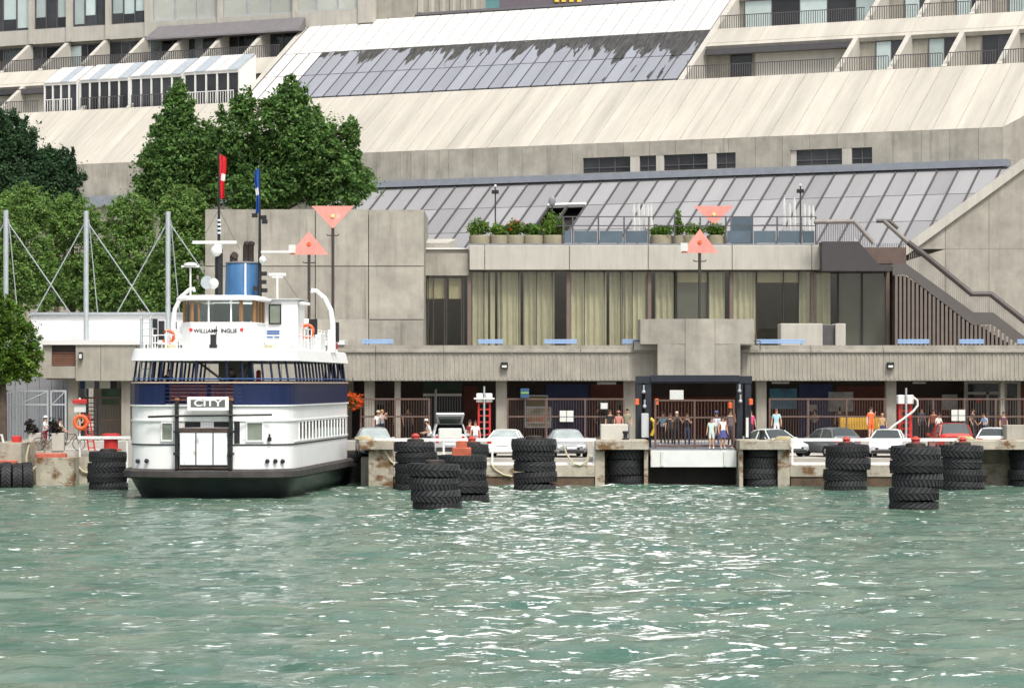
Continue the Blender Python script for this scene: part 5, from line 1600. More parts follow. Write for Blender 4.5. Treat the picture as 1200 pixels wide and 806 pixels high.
# ================================================================== FENDER TYRES ON PILES
def tyre_mesh(R_, r_, w_, lugs, seed, angle=.5):
    mb = MB(); h = w_ / 2
    prof = [(r_, -h * .55), (r_ + .10, -h * .9), (R_ * .86, -h), (R_ * .955, -h * .86), (R_ * .975, -h * .3), (R_ * .975, h * .3), (R_ * .955, h * .86), (R_ * .86, h), (r_ + .10, h * .9), (r_, h * .55)]
    mb.lathe(prof, 44, closed=True)
    mb.cm = 1
    for k in range(lugs):
        a0 = 2 * math.pi * k / lugs
        for s in (-1, 1):
            da = 2 * math.pi / lugs * .27
            sh = 2 * math.pi / lugs * angle
            st = 0 if s < 0 else math.pi / lugs
            def pt(a, z, rad): return (rad * math.cos(a), rad * math.sin(a), z)
            z0, z1 = s * h * .04, s * h * .93
            A = [pt(a0 + st - da, z0, R_ * .96), pt(a0 + st + da, z0, R_ * .96), pt(a0 + st + da + sh, z1, R_ * .93), pt(a0 + st - da + sh, z1, R_ * .93)]
            B = [pt(a0 + st - da * .8, z0, R_ * 1.012), pt(a0 + st + da * .8, z0, R_ * 1.012), pt(a0 + st + da * .8 + sh, z1, R_ * .985), pt(a0 + st - da * .8 + sh, z1, R_ * .985)]
            mb.hexa(A + B)
    return mb
TYRE = {}
ORD = ['top', 'second', 'third', 'fourth', 'fifth', 'sixth']
def get_tyre(kind):
    if kind not in TYRE:
        w_ = .60
        lug, ang = {'a': (26, .9), 'b': (34, .5), 'c': (22, 1.4)}[kind]
        TYRE[kind] = tyre_mesh(1.0, .52, w_, lug, 1, ang).build('tyre', [RUBBER, M('worn_tread', (.030, .031, .033), .65, var=.35, sc=2, rnd=.35, bump=.3)], smooth=True).data
        bpy.data.objects.remove([o for o in bpy.data.objects if o.data == TYRE[kind]][0])
    return TYRE[kind]
PILEM = M('pile_steel', (.05, .04, .035), .8, var=.4, sc=3)
def put_tyre(loc, rot, diam, width, kind, label, mat2=None):
    o = bpy.data.objects.new('tyre', get_tyre(kind)); COL.objects.link(o)
    o.location = loc; o.rotation_euler = rot; o.scale = (diam / 2, diam / 2, width / .60)
    tag(o, label, 'tyre', 'large fender tyres threaded on piles and hung on the quay')
    return o
def tyre_stack(px, base_py, wpx, n, where, top_py=None, cap='red', Y=None, seed=0, zs=None, kinds='abc'):
    r = random.Random(seed + 100)
    Y = Y or H * F / (base_py - HY)
    x = XP(px, Y); d = wpx / F * Y
    ztop = ZP(top_py, Y)
    wdt = (ztop + .18) / n
    z = -.18
    for i in range(n):
        k = n - 1 - i
        od = ORD[k] if k else 'top'
        lab = ('top' if k == 0 else ('lowest' if i == 0 else od)) + ' black tyre in the stack ' + where
        put_tyre((x + r.uniform(-.09, .09), Y + r.uniform(-.07, .07), z + wdt / 2), (r.uniform(-.045, .045), r.uniform(-.045, .045), r.uniform(0, 6)), d * r.uniform(.93, 1.03), wdt * 1.03, kinds[(i + seed) % len(kinds)], lab)
        z += wdt
    t = thing('mooring_pile', ('red capped pile' if cap == 'red' else 'dark steel pile') + ' through the stack ' + where, 'pile', (x, Y, -1.5))
    mb = MB(); mb.lathe([(.42, 0), (.42, ztop + 1.5 + .12), (.30, ztop + 1.5 + .16)], 16); mb.build('shaft', PILEM, t, smooth=True)
    if cap == 'red':
        z0 = ztop + 1.5
        mb = MB(); mb.lathe([(.36, z0 - .05), (.36, z0 + .04), (.20, z0 + .08), (.17, z0 + .26), (.23, z0 + .29), (.08, z0 + .42)], 16); mb.build('cap', M('faded_red_cap', (.45, .055, .04), .6, var=.15, sc=3), t, smooth=True)
    elif cap == 'rust':
        z0 = ztop + 1.5
        mb = MB(); mb.bbox(-.42, .42, -.42, .42, z0 - .05, z0 + .34, .04); mb.bbox(-.24, .24, -.24, .24, z0 + .343, z0 + .62, .03); mb.build('cap', M('orange_rust_cap', (.40, .10, .05), .7, var=.25, sc=3), t)
tyre_stack(127, 573, 46, 4, 'beside the ferry and the red bollard drum', 529, 'none', seed=1)
tyre_stack(487, 573, 51, 5, 'at the quay before the car with raised tailgate', 517.5, 'red', seed=2)
tyre_stack(510, 597, 62, 4, 'standing in open water beside the rusty capped one', 543, 'none', seed=3, kinds='ab')
tyre_stack(541, 588, 60, 4, 'with the rusty orange cap', 533, 'rust', seed=4)
tyre_stack(553, 576, 36, 4, 'half hidden behind the rusty capped one', 521, 'red', seed=5)
tyre_stack(626, 574, 53, 5, 'at the quay before the white sedan and crowd poster', 514, 'none', seed=6)
tyre_stack(992, 573, 52, 4, 'with pale scuffed foot before the grey car', 521.5, 'red', seed=7)
tyre_stack(1073, 597, 62, 5, 'tallest, in open water before the hose tower', 523, 'red', seed=8)
tyre_stack(1128, 572.5, 52, 4, 'at the quay before the red car', 521.5, 'red', seed=9)
tyre_stack(733.5, 569, 43, 3, 'in the pier bay beside the grey box', 520, 'none', Y=147.95, seed=10)
tyre_stack(893, 569, 43, 4, 'in the pier bay under the pale green car', 523, 'none', Y=147.95, seed=11)
tyre_stack(1204, 569, 43, 4, 'in the pier bay at the tan concrete block', 526, 'none', Y=147.95, seed=12)
tyre_stack(414, 569, 40, 4, 'wedged between the ferry side and the pier', 531, 'none', Y=152.2, seed=13)
# tyres hung upright in a row on the left quay
for i in range(5):
    put_tyre((XP(-14 + i * 11.8, 146.0), 145.6 + .12 * (i % 2), .42 - .04 * (i % 2)), (0, math.pi / 2, .06 * i), 1.75, .5, 'a', ['upright tyre at the open end', 'second upright tyre', 'middle upright tyre', 'fourth upright tyre', 'last upright tyre next to the gap'][i] + ' of the row hung on the old concrete quay')

# ================================================================== QUAY EDGE: barriers, ramp, gantry, ropes
RAILW = M('barrier_white', (.78, .78, .76), .5, var=.05, sc=3, streak=.15, smap=(4, 4, .5))
def barrier(label, px0, px1, posts):
    Y = EDGE + .25; x0, x1 = XP(px0, Y), XP(px1, Y)
    t = thing('quay_barrier', label, 'barrier', ((x0 + x1) / 2, Y, QZ), world_mode=True)
    mb = MB(); mb.box(x0, x1, Y - .07, Y + .07, 2.30, 2.46); mb.build('top_rail', RAILW, t)
    mb = MB(); mb.box(x0, x1, Y - .16, Y + .16, QZ + .001, QZ + .14); mb.build('kerb_board', RAILW, t)
    for p in posts:
        x = XP(p, Y); mb = MB(); mb.box(x - .05, x + .05, Y - .05, Y + .05, QZ + .142, 2.298); mb.build('post', RAILW, t)
barrier('white rail barrier on the quay edge behind the stacks next to the ferry', 439, 698, (440, 520, 577, 644, 696))
barrier('white rail barrier on the quay edge before the grey car and the red car', 927, 1121, (928.5, 1000, 1063, 1119))
mb = MB(); mb.box(XP(90, 151), XP(152, 151), 151.3, 151.45, ZP(514.5, 151), ZP(511, 151)); b_ = tag(mb.build('quay_rail', RAILW), 'short white rail between the life ring post and the ferry', 'rail')
mb = MB(); x = XP(148, 151); mb.box(x - .05, x + .05, 151.35, 151.44, -1.0, ZP(514.5, 151)); mb.build('post', RAILW, b_)
# boarding ramp in the middle slip
mb = MB(); mb.box(X(760.5), X(865.5), 149.3, 149.6, -1.5, 1.15); struct(mb, 'under_ramp_shade', M('ramp_shade_dark', (.02, .016, .013), .7, var=.3, world_co=True))  # near-black panel added to stand for the shade under the ramp
ramp = thing('boarding_ramp', 'white steel boarding ramp with rust streaks in the middle slip', 'ramp', (XP(813, 148), 152, .9), world_mode=True)
RW = M('ramp_white', (.66, .68, .66), .6, var=.08, sc=1.2, stain=((.22, .10, .04), (1.6, 1.6, .35), .60, .72), world_co=True)
mb = MB(); mb.box(XP(762.5, 148), XP(863, 148), 148, 148.2, ZP(547, 148), ZP(527.5, 148)); mb.build('front_plate', RW, ramp)
mb = MB(); mb.hexa([(XP(763, 148), 148.202, 1.5), (XP(862, 148), 148.202, 1.5), (XP(862, 148), 157.5, 1.9), (XP(763, 148), 157.5, 1.9), (XP(763, 148), 148.202, 1.84), (XP(862, 148), 148.202, 1.84), (XP(862, 148), 157.5, 2.09), (XP(763, 148), 157.5, 2.09)]); mb.build('deck', GREYM, ramp)
for px in (700.5 + 74, 848):
    mb = MB(); mb.box(XP(px, 148), XP(px + 3, 148), 147.93, 147.998, ZP(546, 148), ZP(529, 148)); mb.build('hinge_strap', PALE, ramp)
for px in (765, 861):
    mb = MB(); mb.box(XP(px, 148), XP(px, 148) + .1, 150, 157, 1.2, 1.5); mb.build('girder', BLACK, ramp)
gan = thing('ramp_gantry', 'black steel lifting gantry framing the boarding ramp below the concrete bastion', 'gantry', (XP(814, 151), 151, 1.0), world_mode=True)
GNT = M('gantry_black', (.02, .024, .034), .5, var=.2, sc=2)
gq = lambda px: XP(px, 151)
for a, b in ((745.5, 752), (756, 763), (863.5, 870), (873, 880)):
    mb = MB(); mb.box(gq(a), gq(b), 150.8, 151.4, 1.0 if a in (756, 863.5) else QZ, ZP(449, 151)); mb.build('post', GNT, gan)
mb = MB(); mb.box(gq(745), gq(881), 150.75, 151.45, ZP(448.9, 151), ZP(440.5, 151)); mb.build('cross_beam', GNT, gan)
mb = MB(); mb.box(gq(762), gq(866), 150.65, 150.748, ZP(447, 151), ZP(439.5, 151)); mb.build('face_beam', GREYM if False else GNT, gan)
for px, py in ((754, 459), (755, 476), (866, 458), (867, 470)):
    mb = MB(); mb.ball((gq(px), 150.6, ZP(py, 151)), .10, 8, 6); mb.tube([(gq(px), 150.6, ZP(py - 8, 151)), (gq(px), 150.6, ZP(py, 151))], .05, 6); mb.build('pulley', STEEL, gan)
for px, py in ((746, 470), (769, 470), (855, 474), (879, 470)):
    mb = MB(); mb.bbox(gq(px) - .10, gq(px) + .10, 150.4, 150.6, ZP(py + 4, 151), ZP(py - 3, 151), .03); mb.build('red_signal', ORANGE, gan)
mb = MB(); mb.bbox(gq(751), gq(759.5), 150.3, 150.7, ZP(512, 151), ZP(484, 151), .03); mb.build('control_cabinet', M('cabinet_grey', (.5, .52, .53), .5), gan)
mb = MB(); mb.tube([(gq(762), 150.5, ZP(490, 151)), (gq(766), 150.45, ZP(494, 151)), (gq(766.5), 150.45, ZP(502, 151)), (gq(763), 150.5, ZP(510, 151))], .09, 6); mb.build('yellow_hose', M('yellow_hose', (.75, .48, .04), .5), gan)
mb = MB(); mb.box(gq(873), gq(876), 150.35, 150.5, ZP(512, 151), ZP(489, 151)); mb.build('marker_post', PALE, gan)
fence('brown bar gate across the boarding ramp inside the black gantry', 768, 860, 149.6, 469, 489, 1.90, .17)
# bollards and pads on piers
def bollard(px, Y, z, h, r_, mat, label, name='bollard'):
    x = XP(px, Y)
    mb = MB(); mb.lathe([(r_ * 1.25, 0), (r_ * 1.25, .05), (r_ * .8, .1), (r_ * .8, h * .65), (r_ * 1.15, h * .75), (r_ * 1.1, h * .95), (r_ * .6, h)], 14, smooth if False else (0, 0, 0))
    o = mb.build(name, mat, smooth=True); o.location = (x, Y, z)
    return tag(o, label, 'bollard')
bollard(733, 148.6, 2.36, .45, .14, BLACK, 'black mooring bollard on the pier beside the grey box')
bollard(893, 148.6, 2.36, .5, .14, BLACK, 'black mooring bollard on the pier in front of the pale green car')
bollard(130, 152.5, 1.72, .9, .46, RED, 'stout red drum bollard on the quay next to the ferry')
# grey box on the pier
gb = MB(); gb.bbox(XP(704, 149), XP(736, 149), 149.0, 150.2, 2.36, ZP(497, 149), .03); tag(gb.build('cabinet', M('box_grey_beige', (.52, .50, .44), .7, var=.05)), 'plain beige grey cabinet on the pier head next to the gantry', 'cabinet')
gb = MB(); gb.bbox(XP(1180, 148.5), XP(1240, 148.5), 148.6, 150.0, 2.362, ZP(498, 148.5), .03); tag(gb.build('concrete_block', CONC_P), 'tan concrete block on the pier head beside the white parked car', 'block')
# mooring ropes
def rope(pts, label, r_=.05):
    mb = MB(); P3 = [Vector(p) for p in pts]
    path = []
    for i in range(len(P3) - 1):
        for k in range(5):
            t = k / 5; path.append(P3[i].lerp(P3[i + 1], t))
    path.append(P3[-1])
    mb.tube(path, r_, 6); o = mb.build('mooring_rope', ROPE, smooth=True); tag(o, label, 'rope'); return o
def ropepx(pp, Y, label): rope([P(a, b, Y) for a, b in pp], label)
ropepx(((660, 520), (664, 532), (672, 543), (680, 545), (688, 540), (690, 532)), EDGE - .05, 'slack pale mooring rope hanging in a loop below the silver car')
ropepx(((574, 541), (580, 550), (590, 556), (600, 558)), EDGE - .05, 'slack pale mooring rope hanging next to the rusty capped stack')
ropepx(((448, 520), (452, 530), (458, 540), (466, 546)), EDGE - .05, 'pale mooring rope drooping from the pier corner next to the ferry')
ropepx(((84, 536), (90, 545), (97, 552), (106, 555)), 150.9, 'pale mooring rope sagging from the left quay to the tyres')
ropepx(((34, 521), (31, 535), (31, 546), (38, 551), (42, 546)), 146.9, 'thin pale line looped over the quay corner')
for a, b, lab in ((422, 430, 'coil of yellow rope on the pier corner beside the ferry'), (1122, 1140, 'coil of yellow rope on the pier beside the tan block'), (912, 924, 'coil of yellow rope on the pier beside the pale green car')):
    mb = MB(); xm = XP((a + b) / 2, 148)
    for k in range(3):
        mb.tube([(xm + (.42 - .05 * k) * math.cos(t), 148 + (.3) * math.sin(t), 2.40 + k * .05) for t in np.linspace(0, 6.28, 16)], .05, 6, cap=False)
    tag(mb.build('rope_coil', M('yellow_rope', (.46, .40, .24), .9)), lab, 'rope')
# red hose towers
def hose_tower(px, top, label, hose):
    Y = 157.8; x = XP(px, Y)
    t = thing('hose_tower', label, 'tower', (x, Y, PZ), group='red ladder towers with white heads', world_mode=True)
    zt_ = ZP(top, Y); zl = ZP(top + 12, Y); hw = 6.5 / F * Y
    for s in (-1, 1):
        for yy in (0, .5):
            mb = MB(); mb.box(x + s * hw - .05, x + s * hw + .05, Y + yy - .04, Y + yy + .04, PZ, zl); mb.build('upright', RED, t)
    for k in range(6):
        z = PZ + .35 + k * (zl - PZ - .4) / 5
        mb = MB(); mb.box(x - hw, x + hw, Y - .035, Y + .035, z - .045, z + .045); mb.build('rung', RED, t)
    for s in (-.52, .52):
        mb = MB(); mb.bbox(x + s * hw - .28, x + s * hw + .28, Y - .25, Y + .5, zl + .003, zl + .48, .05); mb.build('head_tank', WHITEP, t)
    mb = MB(); mb.tube([(x, Y - .3, PZ), (x, Y - .3, zt_ + .3)], .055, 6); mb.build('mast', STEEL, t)
    if hose:
        mb = MB(); pts = [(1071, 466), (1075, 469), (1075.5, 475), (1070, 482), (1058, 491), (1048, 498), (1042, 503)]
        mb.tube([P(a, b, Y - .35) for a, b in pts], .06, 8); mb.build('hose', WHITEP, t, smooth=True)
    else:
        mb = MB(); mb.box(x - 12 / F * Y, x + 12 / F * Y, Y - .06 - .3, Y - .3 + .06, zl + .15, zl + .24); mb.build('cross_arm', WHITEP, t)
hose_tower(567.5, 459, 'red ladder tower with white head and cross arm behind the white car', False)
hose_tower(1061, 461, 'red ladder tower with a white curving hose next to the concrete column', True)
# white notices on the fences
board('white paired notice on the brown fence behind the silver car', 656, 481, 672, 494, 158.9, PALE, 'notice', deco=((.48, .52, 0, 1, BROWN), (.0, 1, .52, .58, GREYM)))
board('small white notice on the brown fence near the gantry', 704, 472, 712, 479, 158.9, PALE, 'notice')
board('white paired notice on the brown fence before the ticket kiosk', 1115, 480, 1131, 493, 158.9, PALE, 'notice', deco=((.46, .52, 0, 1, BROWN), (.0, 1, .48, .54, GREYM)))
board('round topped blue board with a green stripe beside a fence post', 610, 455, 620, 466, 158.8, M('blue_sign', (.03, .08, .17), .5), 'sign', deco=((.05, .95, .38, .55, M('green_stripe', (.18, .35, .06), .5)),))
t = thing('flower_basket', 'hanging basket of orange flowers beside the ferry side', 'flower basket', (XP(413.5, 158.6), 158.6, ZP(476, 158.6)))
fl = leaf_cloud([(0, 0, .35, .55, .45, .42), (.2, 0, .15, .4, .35, .3)], 420, .13, 5, 1, up=.6, shell=.5); fl.build('flowers', FLOW, t)
fl = leaf_cloud([(0, 0, .25, .45, .4, .35)], 250, .13, 6, 1, up=.6, shell=.5); fl.build('foliage', PG[0], t)
mb = MB(); mb.tube([(0, 0, .3), (0, 0, 1.55)], .02, 5); mb.lathe([(.12, -.1), (.3, .1), (.34, .2)], 12); mb.build('basket', DBROWN, t)
mb = MB(); mb.bbox(-.95 * 1.2, .95 * 1.2, -.2, .2, 0, .72, .03); o = mb.build('equipment_box', M('yellow_ochre_box', (.62, .36, .05), .6, var=.12, sc=2)); o.location = (XP(1008, 160.3), 160.3, PZ + .6)
mb2 = MB(); mb2.box(-1.0, -.9, -.1, .1, -.6, -.003); mb2.box(.9, 1.0, -.1, .1, -.6, -.003); mb2.build('leg', GREYM, o)
tag(o, 'long ochre yellow bench box behind the fence next to the person in orange', 'bench box')

# ================================================================== CARS
TYREB = M('car_tyre', (.02, .02, .021), .8, var=.2)
RIMM = M('car_rim', (.45, .46, .47), .35, metal=.7, var=.08)
CARGL = M('car_glass', (.05, .06, .06), .05, var=.1, spec=.8)
CARGLP = M('car_glass_sunlit', (.34, .39, .38), .12, var=.25, sc=1.2, spec=.8)
HEADL = M('headlight_lens', (.65, .68, .70), .15, spec=.8)
TAILL = M('tail_light', (.45, .02, .02), .25)
PLATE = M('number_plate', (.70, .72, .74), .5)
TRIM = M('black_trim', (.02, .02, .022), .6)
STA = {
    'sedan': [(-2.22, .38, .55, .60, .62, .55), (-2.12, .24, .64, .70, .80, .68), (-1.7, .2, .72, .80, .88, .78), (-.95, .2, .86, .96, .89, .80),
              (-.15, .2, .90, 1.38, .89, .60), (.35, .2, .91, 1.43, .89, .61), (.9, .2, .92, 1.38, .89, .58), (1.62, .2, .93, 1.04, .88, .74), (2.05, .24, .90, 1.0, .84, .72), (2.2, .4, .75, .90, .74, .62)],
    'hatch': [(-1.98, .38, .58, .64, .62, .55), (-1.88, .24, .68, .76, .78, .68), (-1.5, .2, .78, .88, .85, .76), (-.95, .2, .90, 1.0, .86, .78),
              (-.2, .2, .94, 1.46, .86, .62), (.5, .2, .95, 1.52, .86, .63), (1.35, .2, .97, 1.46, .86, .60), (1.85, .22, .98, 1.10, .84, .70), (1.98, .35, .80, .98, .74, .64)],
    'suv': [(-2.3, .45, .75, .82, .66, .58), (-2.2, .3, .86, .96, .84, .74), (-1.7, .26, .96, 1.06, .92, .82), (-1.05, .26, 1.04, 1.14, .93, .84),
            (-.35, .26, 1.06, 1.66, .93, .68), (.4, .26, 1.07, 1.73, .93, .70), (1.7, .26, 1.08, 1.70, .92, .68), (2.15, .28, 1.08, 1.2, .90, .76), (2.28, .42, .9, 1.05, .80, .70)],
}
CZ = 1.42
for a_, b_2 in ((440, 700), (926, 1121), (868, 926), (1121, 1350), (420, 440)):
    mb = MB(); mb.box(X(a_) + .003, X(b_2) - .003, EDGE + (1.2 if a_ in (440, 926) else 2.5), 157.2, QZ + .003 if a_ != 420 else -1.5, CZ); struct(mb, 'pavement', PAVE)
def car(label, kind, col, px, Y, heading, z=CZ, glassm=None, metal=.25, tailgate=False):
    name = {'sedan': 'parked_car', 'hatch': 'parked_car', 'suv': 'parked_car'}[kind]
    t = thing(name, label, 'car', (XP(px, Y), Y, z), heading, group='cars parked along the quay')
    paint = M('car_paint_%03d_%03d_%03d' % tuple(int(c * 100) for c in col), col, .28, metal=metal, var=.03, spec=.6)
    st = STA[kind]
    rings = []
    for (y, zb_, zs_, zr_, w_, wr_) in st:
        half = [(w_ * .80, zb_), (w_ * .97, zb_ + .10), (w_, zb_ + (zs_ - zb_) * .45), (w_ * .985, zs_ - .06), (w_ * .95, zs_), (wr_, zr_ - .05), (wr_ * .88, zr_), (wr_ * .4, zr_ + .018)]
        rings.append([(x, y, zz) for x, zz in half] + [(-x, y, zz) for x, zz in reversed(half)])
    n = 16
    V = [p for r_ in rings for p in r_]
    body, win = [], []
    wb = next(i for i in range(len(st)) if st[i + 1][3] - st[i][3] > .3)     # windscreen base
    we = max(i for i in range(len(st) - 1) if st[i][3] - st[i + 1][3] > .2)
    for i in range(len(rings) - 1):
        for k in range(n):
            f = (i * n + k, i * n + (k + 1) % n, (i + 1) * n + (k + 1) % n, (i + 1) * n + k)
            side = k in (4, 10)
            screen = (i == wb or i == we) and k in (5, 6, 7, 8, 9)
            if (side and wb <= i <= we) or screen: win.append(f)
            else: body.append(f)
    body.append(tuple(range(n - 1, -1, -1))); body.append(tuple(range((len(rings) - 1) * n, len(rings) * n)))
    if tailgate:
        win = [f for f in win if not (f[0] // n == we and f[0] % n in (5, 6, 7, 8, 9))]
    mb = MB(); mb.add(V, body); bo = mb.build('body', paint, t, smooth=True)
    mb = MB(); mb.add(V, win); mb.build('windows', glassm or CARGL, t)
    # pillars
    pil = []
    for i in (wb, we):
        for k in (4, 11):
            a, b = V[i * n + k], V[(i + 1) * n + (5 if k == 4 else 10)]
            if i == we: a, b = V[i * n + (5 if k == 4 else 10)], V[(i + 1) * n + k]
            pil.append((a, b))
    mid = (wb + we + 1) // 2
    for k, k2 in ((4, 5), (11, 10)): pil.append((V[mid * n + k], V[mid * n + k2]))
    for a, b in pil:
        mb = MB(); mb.tube([a, b], .045, 5); mb.build('pillar', paint, t)
    yf, yr = st[0][0], st[-1][0]
    zf = st[1][2]; zr_ = st[-2][2]; wf = st[1][4]
    for s in (-1, 1):
        mb = MB(); mb.bbox(s * wf * .72 - .17, s * wf * .72 + .17, yf + .0, yf + .22, zf - .15, zf + .0, .03); mb.build('headlight', HEADL, t)
        tw_ = .10 if kind == 'suv' else .17
        mb = MB(); mb.bbox(s * wf * .78 - tw_, s * wf * .78 + tw_, yr - .24, yr + .01, zr_ - (.34 if kind == 'suv' else .18), zr_ + (.02), .03); mb.build('tail_light', TAILL, t)
        mb = MB(); mb.bbox(s * (st[3][4] + .10) - .09, s * (st[3][4] + .10) + .09, st[wb][0] + .25, st[wb][0] + .40, st[3][2] - .0, st[3][2] + .14, .02); mb.build('wing_mirror', paint, t)
    mb = MB(); mb.box(-.42, .42, yf - .01, yf + .12, .40, zf - .12); mb.build('grille', TRIM, t)
    mb = MB(); mb.box(-.26, .26, yf - .03, yf - .012, .44, .56); mb.build('number_plate', PLATE, t)
    mb = MB(); mb.box(-.26, .26, yr + .012, yr + .03, .62, .76); mb.build('number_plate', PLATE, t)
    mb = MB(); mb.bbox(-wf * .8, wf * .8, yf - .04, yf + .2, .24, .38, .03); mb.build('bumper', TRIM, t)
    mb = MB(); mb.bbox(-wf * .85, wf * .85, yr - .2, yr + .05, .30, .52, .03); mb.build('bumper', TRIM if kind == 'suv' else paint, t)
    wr = .36 if kind == 'suv' else .31
    for s in (-1, 1):
        for y in (yf + .88, yr - .85):
            mb = MB(); mb.lathe([(wr * .6, -.1), (wr * .92, -.105), (wr, -.07), (wr, .07), (wr * .92, .105), (wr * .6, .1)], 18)
            x = s * (st[3][4] - .10)
            mb.v = [(x + c, y + a, wr + b) for a, b, c in mb.v]
            wh = mb.build('wheel', TYREB, t, smooth=True)
            mb = MB(); mb.lathe([(wr * .1, -.112), (wr * .55, -.095), (wr * .6, -.06), (wr * .6, .06), (wr * .55, .095), (wr * .1, .112)], 10)
            mb.v = [(x + c, y + a, wr + b) for a, b, c in mb.v]; mb.build('rim', RIMM, wh)
    if tailgate:
        ry, rz = st[we][0], st[we][3]
        mb = MB(); mb.hexa([(-.64, ry, rz - .02), (.64, ry, rz - .02), (.74, ry + .75, rz + .52), (-.74, ry + .75, rz + .52), (-.62, ry - .0, rz + .04), (.62, ry, rz + .04), (.70, ry + .68, rz + .60), (-.70, ry + .68, rz + .60)]); tg = mb.build('tailgate', paint, t)
        mb = MB(); mb.hexa([(-.52, ry + .12, rz + .035), (.52, ry + .12, rz + .035), (.6, ry + .6, rz + .385), (-.6, ry + .6, rz + .385), (-.52, ry + .12, rz + .05), (.52, ry + .12, rz + .05), (.6, ry + .6, rz + .40), (-.6, ry + .6, rz + .40)]); mb.build('tailgate_glass', CARGL, tg)
        mb = MB(); mb.bbox(-.6, .6, ry + .25, ry + .7, 1.0, 1.5, .05); mb.build('luggage', PALE, t)
    return t
PI = math.pi
car('pale hatchback with bright windscreen parked beside the ferry stern', 'hatch', (.42, .44, .44), 438, 151.5, .12, glassm=CARGLP)
car('silver estate car with its tailgate raised behind the tyre stacks', 'suv', (.50, .51, .52), 526, 152.5, PI + .05, glassm=CARGLP, tailgate=True)
car('white sedan with red tail lights showing behind the tall tyre stack', 'sedan', (.74, .74, .72), 594, 151.5, PI - .10, glassm=CARGLP, metal=0)
car('silver sedan facing the water behind the looped mooring rope', 'sedan', (.40, .41, .42), 664, 151.5, .10, glassm=CARGLP)
car('pale green white sedan parked behind the pier bollard and column', 'sedan', (.60, .66, .63), 906, 152.5, .5, metal=0)
car('grey hatchback with a red tail light beside the scuffed tyre stack', 'hatch', (.16, .17, .18), 972, 151.5, PI + .38)
car('white sedan facing the water between the two red capped stacks', 'sedan', (.78, .78, .77), 1040, 151.3, -.22, metal=0)
car('red sport utility car with dark rear window before the ticket kiosk', 'suv', (.42, .04, .03), 1113, 153.2, PI)
car('white hatchback parked beside the tan concrete block on the pier', 'hatch', (.72, .73, .74), 1166, 151.5, PI - .25, metal=0)

